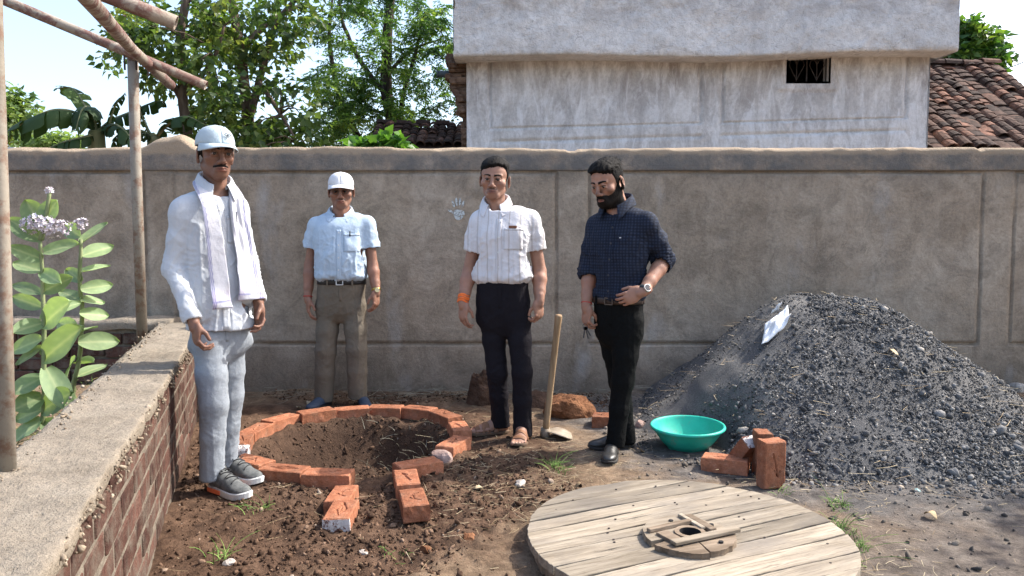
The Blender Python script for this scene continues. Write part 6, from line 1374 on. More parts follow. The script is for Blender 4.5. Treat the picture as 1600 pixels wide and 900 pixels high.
for i, (px, py, lab) in enumerate(((478, 636, 'pale dry leaf by the left blue shoe'), (462, 643, 'dry leaf behind the ring left of the khaki trousers'), (1022, 790, 'dry leaf behind the back edge of the drum'), (748, 772, 'dry leaf on the soil right of the channel'), (1005, 712, 'dry leaf between black shoe and green basin'), (1400, 690, 'yellow dry leaf on the front of the gravel heap'), (1470, 820, 'dry leaf on the bare ground at lower right'), (905, 770, 'dry leaf in the straw before the black shoes'))):
    x, y = gp(px, py) if py > 600 else (2.2, 4.5); G = []; l_ = random.uniform(.035, .06); a_ = random.uniform(0, 6.28)
    for u in range(6):
        for v in range(3): pass
        row = []
        for v in range(3):
            uu, vv = u / 5, v - 1; wv = l_ * .36 * math.sin(math.pi * (.08 + .88 * uu)) ** .8; X_ = l_ * (uu - .5); Y_ = vv * wv; row.append((X_ * math.cos(a_) - Y_ * math.sin(a_), X_ * math.sin(a_) + Y_ * math.cos(a_), .012 + .35 * abs(Y_) + .012 * math.sin(uu * 4 + i)))
        G.append(row)
    o = grid_obj('dry_leaf', G, M_dleaf, None, .0008); zz = max(float(gz(x, y)), float(heap(x, y))); o.location = (x, y, zz); at = o.data.attributes.new('tone', 'FLOAT', 'POINT'); at.data.foreach_set('value', np.full(18, random.random(), np.float32)); tag(o, lab, 'leaf', 'fallen dry leaves')

# ================================================================== CABLE-DRUM FLANGE lying on the ground
DC = Vector((.668, 2.77, 0)); DR, DA = .610, R(25)
cd = empty('cable_drum_flange', DC, DA); tag(cd, 'round weathered plank flange of a wooden cable drum lying on the ground', 'cable drum')
t = NT('weathered_plank'); oi = t.n('ShaderNodeObjectInfo'); v_ = t.n('ShaderNodeVectorMath', operation='ADD'); t.l(t.co(), v_.inputs[0]); sc3 = t.n('ShaderNodeVectorMath', operation='SCALE'); cmb = t.n('ShaderNodeCombineXYZ'); [t.l(oi.outputs['Random'], cmb.inputs[q]) for q in range(3)]; t.l(cmb.outputs[0], sc3.inputs[0]); sc3.inputs['Scale'].default_value = 9; t.l(sc3.outputs[0], v_.inputs[1])
def nz(scale, det, st):
    mp = t.n('ShaderNodeMapping'); mp.inputs['Scale'].default_value = st; t.l(v_.outputs[0], mp.inputs[0]); nd = t.n('ShaderNodeTexNoise', i_Scale=scale, i_Detail=det, i_Roughness=.65, i_Distortion=.4); t.l(mp.outputs[0], nd.inputs['Vector']); return nd.outputs['Fac']
grain = nz(26, 6, (.10, 1, 1)); blot = nz(3.2, 6, (.6, 1, 1)); fine = nz(150, 4, (.05, 1, 1))
col = t.ramp(grain, [(.3, (.185, .15, .108)), (.5, (.29, .242, .182)), (.7, (.39, .335, .26))]); col = t.mix(t.math('MULTIPLY', t.ramp(blot, [(.46, 0), (.66, 1)]), .7), col, (.165, .145, .125)); col = t.mix(t.math('MULTIPLY', t.ramp(fine, [(.54, 0), (.66, 1)]), .75), col, (.12, .095, .07))
k_ = t.math('MULTIPLY_ADD', oi.outputs['Random'], .45, .76); cc = t.n('ShaderNodeCombineColor'); [t.l(k_, cc.inputs[q]) for q in range(3)]; col = t.mix(1.0, col, cc.outputs[0], 'MULTIPLY')
M_plank = t.fin(col, .9, t.bump(grain, .004, prev=t.bump(fine, .002)), .15)
M_plankd = simple('dark_hub_plank', (.13, .095, .065), (.26, .20, .145), 30, .9, .005, 60, .15, stretch=(.15, 1, 1), rnd=.25)
def plank(y0, y1, z0, th, Rr, name, mat, parent, rot=0.0, hole=0.0, seed=0, jag=.004, splits=0):
    r_ = random.Random(seed); xs = np.linspace(-1, 1, 34); top, bot = [], []
    for e, yy in ((top, y1), (bot, y0)):
        half = math.sqrt(max(Rr ** 2 - yy ** 2, .0004))
        for u in xs: e.append((u * half, yy + r_.uniform(-1, 1) * jag * .35 + jag * math.sin(u * 4 + seed)))
    arcR, arcL = [], []
    for k in range(1, 7):
        yy = y0 + (y1 - y0) * k / 7; h_ = math.sqrt(max(Rr ** 2 - yy ** 2, .0004)) + r_.uniform(-.003, .002); arcR.append((h_, yy)); arcL.append((-h_, yy))
    loop = bot + arcR + top[::-1] + arcL[::-1]; n = len(loop); dz = [.0015 * math.sin(p[0] * 5 + seed) for p in loop]
    V = [(p[0], p[1], z0) for p in loop] + [(p[0] * .999, p[1], z0 + th - .002 + d) for p, d in zip(loop, dz)]; cy0 = (y0 + y1) / 2
    V += [(p[0] * .996, p[1] + (cy0 - p[1]) * .03, z0 + th + d) for p, d in zip(loop, dz)]
    F = [tuple(range(n))[::-1]] + [(i, (i+1) % n, n + (i+1) % n, n + i) for i in range(n)] + [(n + i, n + (i+1) % n, 2*n + (i+1) % n, 2*n + i) for i in range(n)]
    # top faces: quads between the two long edges
    m_ = len(xs)
    for i in range(m_ - 1): F.append((2*n + i, 2*n + i + 1, 2*n + (n - 1 - 6 - i - 1), 2*n + (n - 1 - 6 - i)))
    F.append(tuple([2*n + m_ - 1] + [2*n + m_ + k for k in range(6)] + [2*n + m_ + 6])); F.append(tuple([2*n + n - 7] + [2*n + n - 6 + k for k in range(6)] + [2*n]))
    o = mesh(name, V, F, mat, parent); o.rotation_euler = (0, 0, rot); return o
edges = [-.600, -.50, -.405, -.275, -.165, -.06, .055, .13, .255, .345, .47, .600]
for i in range(len(edges) - 1): plank(edges[i] + .0035, edges[i + 1] - .0035 - (.004 if i in (2, 6, 9) else 0), .042, .030 + random.uniform(-.002, .002), DR - .001, 'plank', M_plank, cd, seed=i)
for i in range(len(edges) - 1): plank(edges[i] + .003, edges[i + 1] - .003, .004, .034, DR - .018, 'lower_plank', M_plankd, cd, rot=R(88), seed=50 + i)
# split ends and nails
for (u, v, l) in ((-.10, .195, .22), (.22, -.10, .26), (-.35, -.02, .16), (.10, .41, .20), (-.2, -.34, .2)):
    m = MB(); m.add([(u - l / 2, v, .0735), (u, v - .0016, .0737), (u + l / 2, v + .004, .0735), (u, v + .0022, .0737)], [(0, 1, 2, 3)]); m.build('split', M_dark, cd)
for i in range(26):
    a = random.uniform(0, 6.28); r = random.choice((.30, .52)) + random.uniform(-.02, .02); m = MB(); m.tube([(r * math.cos(a), r * math.sin(a), .0715), (r * math.cos(a), r * math.sin(a), .0742)], .0045, 8); m.build('nail', M_iron, cd)
hub = bpy.data.objects.new('hub', None); link(hub, cd); hub.location = (-.034, -.067, 0); hub.rotation_euler = (0, 0, R(-8)); M_hubp = simple('hub_plank_pale', (.20, .16, .115), (.33, .275, .21), 30, .9, .005, 60, .15, stretch=(.15, 1, 1), rnd=.2)
def ringplate(name, r0, r1, a0, a1, z0, th, mat, parent, seed=0, n=14, chord=False):
    r_ = random.Random(seed); V = []; 
    for z in (z0, z0 + th):
        for k in range(n + 1):
            a = a0 + (a1 - a0) * k / n; ro = r1 + r_.uniform(-.004, .003); V += [(r0 * math.cos(a), r0 * math.sin(a), z), (ro * math.cos(a), ro * math.sin(a), z)]
    m_ = 2 * (n + 1); F = []
    for k in range(n): b = 2 * k; F += [(b, b+2, b+3, b+1), (m_+b, m_+b+1, m_+b+3, m_+b+2), (b+1, b+3, m_+b+3, m_+b+1), (b, m_+b, m_+b+2, b+2)]
    F += [(0, 1, m_+1, m_), (m_-2, m_ + m_-2, m_ + m_-1, m_-1)]; return mesh(name, V, F, mat, parent)
ringplate('hub_segment', .052, .175, R(62), R(188), .072, .024, M_hubp, hub, 1); ringplate('hub_segment', .060, .178, R(196), R(262), .072, .022, M_plankd, hub, 2); ringplate('hub_segment', .062, .165, R(265), R(339), .072, .022, M_plankd, hub, 3); ringplate('hub_segment', .052, .168, R(342), R(420), .072, .018, M_hubp, hub, 4)
for (c, d_, a, mt) in (((.03, -.062, .106), (.30, .034, .014), 8, M_hubp), ((-.05, .066, .104), (.20, .022, .016), 10, M_plankd), ((.085, .07, .098), (.032, .16, .016), 6, M_plankd), ((-.095, -.02, .098), (.05, .10, .016), 12, M_plankd), ((.055, .085, .102), (.020, .15, .012), 6, M_plank)):
    m = MB(); m.box(c, d_, R(a)); m.build('hub_slat', mt, hub, bevel=.003)
m = MB()
ring_o = [(.058 * math.cos(a), .058 * math.sin(a)) for a in np.linspace(0, 2 * math.pi, 29)[:-1]]; ring_i = [(.040 * math.cos(a), .040 * math.sin(a)) for a in np.linspace(0, 2 * math.pi, 29)[:-1]]; n = 28
V = [(*p, .073) for p in ring_o] + [(*p, .102) for p in ring_o] + [(*p, .102) for p in ring_i] + [(*p, .060) for p in ring_i]
m.add(V, [(i, (i+1) % n, n+(i+1) % n, n+i) for i in range(n)] + [(n+i, n+(i+1) % n, 2*n+(i+1) % n, 2*n+i) for i in range(n)] + [(2*n+i, 2*n+(i+1) % n, 3*n+(i+1) % n, 3*n+i) for i in range(n)] + [tuple(range(3*n, 4*n))]); ho = m.build('hub_bush', M_plankd, hub)
ho.data.materials.append(M_dark); ho.data.polygons[-1].material_index = 1
for p in ho.data.polygons[2*n:3*n]: p.material_index = 1
for a in (20, 95, 150, 225, 300): m = MB(); m.tube([(.125 * math.cos(R(a)), .125 * math.sin(R(a)), .09), (.125 * math.cos(R(a)), .125 * math.sin(R(a)), .1005)], .009, 10); m.build('bolt_hole', M_dark, hub)

# ================================================================== GREEN PLASTIC BASIN
x, y = gp(1079, 704); bs = empty('plastic_basin', (x, y + .0, .0)); tag(bs, 'sea-green plastic basin on the ground at the foot of the gravel heap', 'basin')
t = NT('green_plastic'); n = t.noise(9, 5, .6); col = t.ramp(n, [(.3, (.012, .36, .26)), (.7, (.03, .46, .34))]); col = t.mix(t.math('MULTIPLY', t.ramp(t.noise(13, 6, .75), [(.56, 0), (.68, 1)]), .6), col, (.20, .25, .20)); M_basin = t.fin(col, t.ramp(t.noise(20, 4), [(.3, .35), (.7, .6)]), None, .4)
def lathe(prof, n=64): 
    V = [(r * math.cos(2*math.pi*k/n), r * math.sin(2*math.pi*k/n), z) for r, z in prof for k in range(n)]; F = [(i*n+k, i*n+(k+1) % n, (i+1)*n+(k+1) % n, (i+1)*n+k) for i in range(len(prof)-1) for k in range(n)]; return V, F
V, F = lathe([(.001, .004), (.105, .004), (.118, .010), (.150, .045), (.178, .085), (.194, .112), (.196, .114), (.209, .117), (.2115, .125), (.208, .1325), (.199, .1335), (.194, .128), (.190, .116), (.174, .085), (.146, .048), (.114, .014), (.10, .010), (.001, .010)])
o = mesh('bowl', V, F, M_basin, bs, True); bs.rotation_euler = (R(1.5), R(-1), 0)
V, F = lathe([(.108, .0), (.113, .0), (.113, .010), (.108, .010)]); mesh('foot_ring', V, F, M_basin, bs, True)

# ================================================================== HOE
hb_ = gp(853, 686); ht = P(873, 492, 4.30); he = empty('hoe', (hb_[0], hb_[1], 0)); tag(he, 'hoe with a worn wooden handle standing on its blade beside the sandalled man', 'hoe')
M_handle = simple('worn_handle_wood', (.24, .155, .085), (.40, .28, .165), 30, .7, .002, 80, .25, stretch=(1, 1, .08)); top = ht - Vector((hb_[0], hb_[1], 0))
m = MB(); b0 = Vector((.0, .0, .02)); m.tube([b0, b0.lerp(top, .12), b0.lerp(top, .5), b0.lerp(top, .85), b0.lerp(top, .985), top], [.019, .020, .0185, .0195, .022, .019], 14); m.build('handle', M_handle, he, True)
M_blade = simple('earthy_steel', (.20, .155, .11), (.38, .32, .25), 15, .7, .003, 50, .3, metal=.15)
m = MB(); m.tube([(-.004, .004, .0), (.001, .0, .052)], [.030, .027], 14); m.build('socket', M_blade, he, True)
G = []
for i in range(11):
    u = i / 10; row = []
    for j in range(9):
        v = j / 8 * 2 - 1; wv = (.035 + .062 * sstep(0, .55, u)) * (1 - .25 * max(0, u - .8) * abs(v) * 5); row.append((.012 + u * .145, v * wv * (1 + .05 * u), .030 - .030 * u + .018 * math.sin(u * 2.6) - .012 * v * v * u))
    G.append(row)
grid_obj('blade', G, M_blade, he, .004)

# ================================================================== PLASTIC BAG on the heap
bc = P(1213, 507, 4.63); bg_ = empty('plastic_bag', (bc.x, bc.y, float(heap(bc.x, bc.y)))); tag(bg_, 'crumpled white plastic bag lying near the top of the gravel heap', 'plastic bag')
M_bag = simple('white_polythene', (.66, .68, .70), (.80, .81, .82), 12, .35, .004, 30, .5)
G = []; c0 = bg_.location
for i in range(25):
    row = []
    for j in range(19):
        u, v = i / 24 * 2 - 1, j / 18 * 2 - 1; xx = u * .095 * (1 - .10 * v) + .030 * v; yy = v * .085 + .04 * u; hz_ = float(heap(c0.x + xx, c0.y + yy)) - c0.z
        puff = .026 * max(0, (1 - u * u) * (1 - v * v)) ** .45; row.append((xx, yy, hz_ + .014 + puff + .013 * float(fbm(np.array([u * 2.2, v * 2.2, 4.]), 3)) + (.03 * max(0, u - .75) * 4 * max(0, -v)) + .02 * abs(u * v) ** 3))
    G.append(row)
grid_obj('sheet', G, M_bag, bg_, .002); G = [[(.03 + .05 * i / 6 - .018 * j / 4, .13 + .02 * j / 4, float(heap(c0.x + .03 + .05 * i / 6, c0.y + .13)) - c0.z + .015 + .05 * (1 - j / 4) * (1 if i > 2 else .6) + .01 * math.sin(i * 2.2 + j)) for j in range(5)] for i in range(7)]
grid_obj('flap', G, M_bag, bg_, .002)

# ================================================================== PIPE FRAME (left)
t = NT('rusty_painted_pipe'); r1 = t.ramp(t.noise(11, 7, .72, dist=.5), [(.46, 0), (.56, 1)]); col = t.mix(r1, t.ramp(t.noise(6, 4), [(.3, (.22, .185, .145)), (.7, (.33, .285, .235))]), (.15, .080, .066)); col = t.mix(t.math('MULTIPLY', t.ramp(t.noise(30, 5, .7), [(.55, 0), (.7, 1)]), .7), col, (.12, .05, .035)); M_pipe = t.fin(col, .75, t.bump(t.noise(50, 5, .7), .002), .3)
t = NT('galvanised_post'); s_ = t.n('ShaderNodeSeparateXYZ'); t.l(t.co(), s_.inputs[0]); r1 = t.ramp(t.noise(13, 7, .72), [(.48, 0), (.60, 1)]); col = t.mix(t.math('MULTIPLY', r1, .8), t.ramp(t.noise(5, 4), [(.3, (.19, .165, .13)), (.7, (.29, .255, .205))]), (.15, .075, .045)); M_post = t.fin(col, .7, t.bump(t.noise(60, 4), .0015), .35)
pf = empty('pipe_frame', (-2.28, 4.56, .6)); tag(pf, 'rusty pipe frame with two posts and crossing bars over the low wall', 'pipe frame'); o0 = pf.location
def pipe(name, pts, r, mat, open_end=True):
    m = MB(); P_ = [Vector(p) - o0 for p in pts]; m.tube(P_, r, 16, caps=False); o = m.build(name, mat, pf, True); solid(o, .004, -1); return o
lean = Vector((-.01, 0, 0)); pA = P(222, 521, 4.56); pipe('post', [pA - Vector((0, 0, .05)), P(214, 300, 4.56), P(207, 82, 4.56)], .031, M_post)
pB = P(12, 742, 1.875); pipe('post', [pB - Vector((0, 0, .05)), P(5, 450, 1.875), P(-10, 0, 1.88), P(-22, -330, 1.9)], .0195, M_post)
pipe('beam', [P(60, -95, 2.2), P(140, -2, 2.7), P(200, 70, 4.45), P(265, 131, 4.85)], .031, M_pipe) if False else pipe('beam', [P(126, -15, 2.55), P(205, 76, 3.9) * .35 + P(205, 76, 4.5) * .65, P(267, 133, 4.9)], .031, M_pipe)
pipe('crossbar', [P(-120, -52, 4.35), P(10, 2, 4.40), P(195, 80, 4.52), P(322, 134, 4.62)], .029, M_pipe)
pipe('crossbar', [P(60, -48, 3.0), P(180, -2, 3.08), P(275, 36, 3.15)], .031, M_pipe)
M_wire = plain('binding_wire', (.03, .022, .02), .7)
cj = P(206, 84, 4.53) - o0
for q in (-1, 1): m = MB(); m.tube([cj + Vector((q * .036, -.02, .035)), cj + Vector((q * .035, -.02, -.10))], .006, 6); m.build('weld_strap', M_wire, pf, True)
ring_band('binding_wire', cj + Vector((0, 0, .01)), (0, .1, 1), .034, .012, .003, M_wire, pf)
m = MB(); m.tube([P(232, 108, 4.68) - o0, P(231, 118, 4.68) - o0], .006, 6); m.build('binding_wire', M_wire, pf)

# ================================================================== FOLIAGE
def leaf_mat(name, stops, trans=.35, rough=.45):
    t = NT(name); a = t.n('ShaderNodeAttribute', attribute_name='tone'); col = t.ramp(a.outputs['Fac'], stops)
    t.fin(col, rough, None, .35); tr = t.n('ShaderNodeBsdfTranslucent'); mx = t.n('ShaderNodeMixShader'); mx.inputs[0].default_value = trans
    c2 = t.mix(1.0, col, (1.5, 1.55, .7), 'MULTIPLY'); t.l(c2, tr.inputs[0]); t.l(t.b.outputs[0], mx.inputs[1]); t.l(tr.outputs[0], mx.inputs[2]); t.l(mx.outputs[0], t.out.inputs[0]); return t.m
def leaf_cloud(name, pts, L, W, mat, parent, seed=0, droop=.5, fold_=.25, out=None, tone=None, up=.35):
    # one folded leaf blade (four triangles) at every point
    r_ = np.random.default_rng(seed); pts = np.asarray(pts); n = len(pts); a = r_.random(n) * 2 * math.pi; d = np.stack([np.cos(a), np.sin(a), r_.normal(-droop, .35, n)], -1)
    if out is not None: d = d * .6 + out * .8
    d /= np.linalg.norm(d, axis=1)[:, None]; nrm = r_.normal(0, .55, (n, 3)) + np.array([0, 0, 1.0]) * up * 2; nrm -= d * (nrm * d).sum(1)[:, None]; nrm /= np.linalg.norm(nrm, axis=1)[:, None]; s = np.cross(d, nrm)
    l = (L * np.exp(r_.normal(0, .22, n)))[:, None]; w_ = (W * np.exp(r_.normal(0, .2, n)))[:, None]
    V = np.stack([pts, pts + d * l * .38 + s * w_ * .5 + nrm * w_ * fold_, pts + d * l * .45 - nrm * l * .02, pts + d * l * .38 - s * w_ * .5 + nrm * w_ * fold_, pts + d * l - nrm * l * .12], 1)
    F = (np.array([[0, 1, 2], [0, 2, 3], [1, 4, 2], [2, 4, 3]])[None] + (np.arange(n) * 5)[:, None, None]).reshape(-1, 3); o = mesh(name, V.reshape(-1, 3), F, mat, parent, True)
    tn = r_.random(n) if tone is None else np.clip(tone + r_.normal(0, .15, n), 0, 1); at = o.data.attributes.new('tone', 'FLOAT', 'POINT'); at.data.foreach_set('value', np.repeat(tn, 5).astype(np.float32)); return o
M_bark = simple('bark_brown', (.075, .052, .038), (.17, .13, .10), 18, .95, .02, 40, .1, stretch=(1, 1, .25)); M_bark2 = simple('bark_dark', (.030, .024, .020), (.075, .06, .05), 18, .95, .02, 40, .1, stretch=(1, 1, .25))
def limb(mb, pts, r0, r1, n=8):
    pts = [Vector(p) for p in pts]; out = []; m_ = 5 * (len(pts) - 1) + 1; A = np.array(pts); tt = np.linspace(0, 1, len(pts)); t2 = np.linspace(0, 1, m_); C_ = np.stack([cubic(tt, A[:, k], t2) if len(pts) > 2 else np.interp(t2, tt, A[:, k]) for k in range(3)], -1)
    C_ = C_ + .012 * np.stack([vnoise(C_ * 5 + k * 9) for k in range(3)], -1); mb.tube([tuple(p) for p in C_], list(r0 + (r1 - r0) * t2), n); return C_
def spots(center, rad, n, r_, shell=.4):
    d = r_.normal(size=(n, 3)); d /= np.linalg.norm(d, axis=1)[:, None]; r = (shell + (1 - shell) * r_.random(n)) ** .6; return np.array(center) + d * r[:, None] * np.array(rad), d

# ---- broad-leaved tree behind the left of the wall
r_ = np.random.default_rng(21); D1 = 8.6; base = P(292, 372, D1); tr1 = empty('broadleaf_tree', (base.x, D1, 0)); tag(tr1, 'tall airy tree with broad leaves behind the wall, left of the feathery tree', 'tree'); tb = MB(); tips = []
def W1(px, py, dd=0.0): return P(px, py, D1 + dd) - tr1.location
tips += list(limb(tb, [W1(296, 400), W1(292, 220), W1(286, 150), W1(282, 60), W1(300, -40)], .075, .045)[8:]); tips += list(limb(tb, [W1(395, 420, .3), W1(392, 240, .3), W1(385, 160, .2), W1(372, 60, .1), W1(352, -40, 0)], .085, .05)[8:]); tips += list(limb(tb, [W1(388, 190, .2), W1(410, 110, .1), W1(430, 40, 0), W1(470, -10, -.2)], .05, .025))
tips += list(limb(tb, [W1(376, 80, .1), W1(420, 34, .2), W1(470, 8, .3)], .045, .02)); tips += list(limb(tb, [W1(288, 160), W1(255, 110, -.1), W1(215, 70, -.1), W1(190, 30, -.2)], .04, .015)); tips += list(limb(tb, [W1(372, 60, .1), W1(330, 30), W1(300, 0), W1(250, -30)], .045, .02)); tips += list(limb(tb, [W1(405, 130), W1(440, 180, -.2), W1(462, 220, -.3)], .03, .012))
tips += list(limb(tb, [W1(290, 140), W1(330, 100, -.3), W1(350, 40, -.4)], .035, .014)); tips += list(limb(tb, [W1(392, 220, .3), W1(420, 190, .3), W1(450, 170, .2)], .03, .012))
tb.build('trunk', M_bark, tr1, True); tips = np.array(tips); C1 = []
for (px, py, n, sp_) in ((230, 20, 5, 30), (265, 50, 6, 35), (320, 15, 6, 35), (380, 20, 7, 40), (440, 10, 6, 35), (480, 30, 3, 22), (205, 60, 3, 20), (235, 95, 4, 25), (290, 100, 6, 30), (345, 75, 7, 35), (400, 80, 6, 35), (445, 70, 4, 30), (330, 140, 6, 30), (375, 150, 6, 32), (425, 140, 4, 28), (350, 190, 6, 30), (310, 190, 4, 25), (400, 200, 7, 30), (440, 205, 6, 28), (468, 190, 4, 22), (252, 135, 3, 20), (370, 222, 6, 25), (425, 228, 5, 25), (230, 40, 3, 20), (330, 50, 4, 30), (168, 95, 1, 6), (180, 50, 2, 12), (205, 10, 3, 16), (480, 215, 2, 14)):
    for k in range(n):
        c_ = np.array(W1(px + r_.normal(0, sp_ * .55), py + r_.normal(0, sp_ * .5), r_.normal(0, .45))); m_ = int(r_.integers(28, 54)); q_, d_ = spots(c_, np.array((.21, .21, .17)) * r_.uniform(.7, 1.25), m_, r_, .15); C1.append((q_, d_, np.full(m_, r_.beta(2.2, 2.2))))
q_ = np.vstack([c[0] for c in C1]); d_ = np.vstack([c[1] for c in C1]); tn = np.concatenate([c[2] for c in C1])
M_leaf1 = leaf_mat('broad_leaf', [(0, (.032, .062, .022)), (.4, (.062, .11, .032)), (.75, (.12, .175, .048)), (1, (.24, .275, .09))], .45)
tw = MB()
for (cq, _, _) in C1[::2]:
    c_ = cq.mean(0); j = np.argmin(np.linalg.norm(tips - c_, axis=1)); a_, b_ = Vector(tips[j]), Vector(c_)
    if (a_ - b_).length < 1.1: tw.tube([a_, a_.lerp(b_, .5) + Vector((0, 0, .05)), b_], [.012, .008, .004], 5)
tw.build('twigs', M_bark, tr1, True)['kind'] = 'stuff'
leaf_cloud('crown', q_, .088, .068, M_leaf1, tr1, 22, .55, .2, d_ * .5, tn)['kind'] = 'stuff'

# ---- feathery neem-like tree
r_ = np.random.default_rng(31); D2 = 12.6; base = P(612, 372, D2); tr2 = empty('feathery_tree', (base.x, D2, 0)); tag(tr2, 'feathery fine-leaved green tree behind the wall, left of the whitewashed house', 'tree'); tb = MB()
def W2(px, py, dd=0.0): return P(px, py, D2 + dd) - tr2.location
tp = list(limb(tb, [W2(616, 430), W2(614, 215), W2(604, 140), W2(606, 60), W2(612, -60)], .125, .07)); tp += list(limb(tb, [W2(622, 205), W2(630, 150, -.1), W2(650, 80, -.2), W2(665, 20, -.2)], .05, .02)); tp += list(limb(tb, [W2(604, 150), W2(560, 90, .1), W2(535, 30, .2), W2(530, -20, .2)], .05, .02)); tp += list(limb(tb, [W2(604, 120), W2(640, 80), W2(690, 60)], .04, .015)); tp += list(limb(tb, [W2(560, 215, .3), W2(530, 150, .2), W2(515, 60, .2), W2(520, 0, .2)], .06, .02)); tp += list(limb(tb, [W2(610, 180), W2(570, 170, -.2), W2(540, 160, -.3)], .03, .01))
tb.build('trunk', M_bark2, tr2, True); C2 = []
for (px, py, n, sp_) in ((545, 20, 9, 34), (520, 60, 7, 26), (600, 10, 10, 38), (650, 20, 10, 38), (690, 30, 8, 28), (700, 70, 6, 20), (650, 70, 9, 32), (600, 60, 6, 20), (690, 110, 5, 20), (640, 110, 7, 26), (510, 110, 7, 26), (500, 140, 6, 24), (545, 120, 7, 26), (590, 110, 6, 24), (520, 170, 8, 28), (560, 170, 9, 30), (600, 165, 6, 22), (650, 160, 6, 26), (665, 180, 4, 18), (510, 205, 8, 26), (550, 215, 9, 30), (590, 215, 6, 24), (630, 190, 4, 20), (535, 190, 7, 28), (712, 140, 3, 12), (722, 165, 2, 8), (570, 80, 4, 18), (495, 30, 4, 14), (570, 140, 6, 24)):
    for k in range(n):
        c_ = np.array(W2(px + r_.normal(0, sp_ * .5), py + r_.normal(0, sp_ * .45), r_.normal(0, .7))); tone = r_.beta(2, 2)
        # a spray of pinnate leaves: stalks fan out and droop, leaflets in pairs
        for f_ in range(int(r_.integers(9, 14))):
            a = r_.random() * 2 * math.pi; el = r_.normal(.1, .5); d = np.array([math.cos(a) * math.cos(el), math.sin(a) * math.cos(el), math.sin(el)]); L_ = r_.uniform(.20, .34); u = np.linspace(.15, 1, 8); st = c_ + d * (u * L_)[:, None] + np.array([0, 0, -1]) * (.45 * L_ * u ** 2)[:, None]; s = np.cross(d, (0, 0, 1)); s /= np.linalg.norm(s) + 1e-6
            for q in (-1, 1): C2.append((st, np.tile(s * q + d * .5 + np.array([0, 0, -.35]), (8, 1)), np.full(8, tone)))
q_ = np.vstack([c[0] for c in C2]); d_ = np.vstack([c[1] for c in C2]); tn = np.concatenate([c[2] for c in C2])
M_leaf2 = leaf_mat('feathery_leaf', [(0, (.024, .060, .018)), (.4, (.050, .11, .026)), (.75, (.10, .18, .036)), (1, (.20, .28, .06))], .45)
leaf_cloud('crown', q_, .072, .026, M_leaf2, tr2, 32, .2, .1, d_, tn)['kind'] = 'stuff'

# ---- rounder trees: far left, and right behind the tiled roof; low bush over the wall
def round_tree(name, label, d, px, py, rpx, rpy, n, L, W, mat, seed, cat='tree', trunk=True, clump=.22):
    r_ = np.random.default_rng(seed); b = P(px, 400, d); root = empty(name, (b.x, d, 0)); tag(root, label, cat); c0 = P(px, py, d) - root.location; sx_, sz_ = rpx / FPX * d, rpy / FPX * d; Q, N_, T_ = [], [], []
    for k in range(n):
        dv = r_.normal(size=3); dv /= np.linalg.norm(dv); rr = r_.random() ** .45; c_ = np.array(c0) + dv * rr * np.array((sx_, sx_ * .8, sz_)); m_ = int(r_.integers(26, 44)); a, b_ = spots(c_, np.array((1, 1, .75)) * clump * r_.uniform(.7, 1.3), m_, r_, .2); Q.append(a); N_.append(b_ * .5); T_.append(np.full(m_, r_.beta(2.2, 2.2)))
    if trunk:
        m = MB()
        for k in range(6): e = np.array(c0) + r_.normal(size=3) * np.array((sx_, sx_, sz_)) * .55; limb(m, [(0, 0, .0), (r_.normal(0, .05), 0, c0.z * .55), tuple(e)], .08 if k == 0 else .05, .015, 7)
        m.build('trunk', M_bark, root, True)
    leaf_cloud('crown', np.vstack(Q), L, W, mat, root, seed + 1, .35, .2, np.vstack(N_), np.concatenate(T_))['kind'] = 'stuff'; return root
M_leaf3 = leaf_mat('light_leaf', [(0, (.07, .12, .045)), (.5, (.13, .20, .07)), (1, (.25, .32, .13))], .5)  # pale greens paint the distance haze into the far tree's leaves
round_tree('distant_tree', 'hazy green tree in the distance at the far left edge', 15, 2, 182, 46, 42, 70, .15, .10, M_leaf3, 61, clump=.27)
round_tree('leafy_tree', 'bright green leafy tree behind the dark tiled roof at right', 15, 1502, 88, 58, 48, 130, .17, .11, leaf_mat('bright_leaf', [(0, (.02, .055, .015)), (.5, (.05, .12, .025)), (1, (.16, .24, .05))], .4), 71, clump=.26)
round_tree('green_creeper', 'low bright green creeper just over the wall below the feathery tree', 7.2, 590, 232, 46, 9, 26, .11, .09, leaf_mat('creeper_leaf', [(0, (.04, .11, .02)), (1, (.13, .26, .05))], .4), 81, 'plant', False, .11)
round_tree('green_hedge', 'bright green hedge beyond the wall at far left behind the banana plant', 12.5, 88, 226, 50, 9, 40, .10, .07, M_leaf3, 91, 'plant', False, .2)

# ---- the tree out of the picture on the right that dapples the ground before the heap
def shade_tree(x, y, z, rad, seed):
    r_ = np.random.default_rng(seed); root = empty('shade_tree', (x + .5, y + .3, 0)); tag(root, 'leafy tree beyond the right edge whose shade dapples the ground', 'tree'); m = MB(); c0 = np.array((-.5, -.3, z)); Q, N_, T_ = [], [], []
    for k in range(5): e = c0 + r_.normal(size=3) * rad * .5; limb(m, [(0, 0, 0), (0, 0, z * .55), tuple(e)], .08, .02, 7)
    m.build('trunk', M_bark, root, True)
    for k in range(60):
        dv = r_.normal(size=3); dv /= np.linalg.norm(dv); c_ = c0 + dv * (r_.random() ** .5) * np.array((rad, rad, rad * .6)); mm = int(r_.integers(16, 30)); a, b_ = spots(c_, (.15, .15, .11), mm, r_, .2); Q.append(a); N_.append(b_ * .5); T_.append(np.full(mm, r_.beta(2, 2)))
    leaf_cloud('crown', np.vstack(Q), .10, .07, M_leaf3, root, seed + 1, .35, .2, np.vstack(N_), np.concatenate(T_))['kind'] = 'stuff'
shade_tree(5.35, 3.75, 3.0, .85, 77)
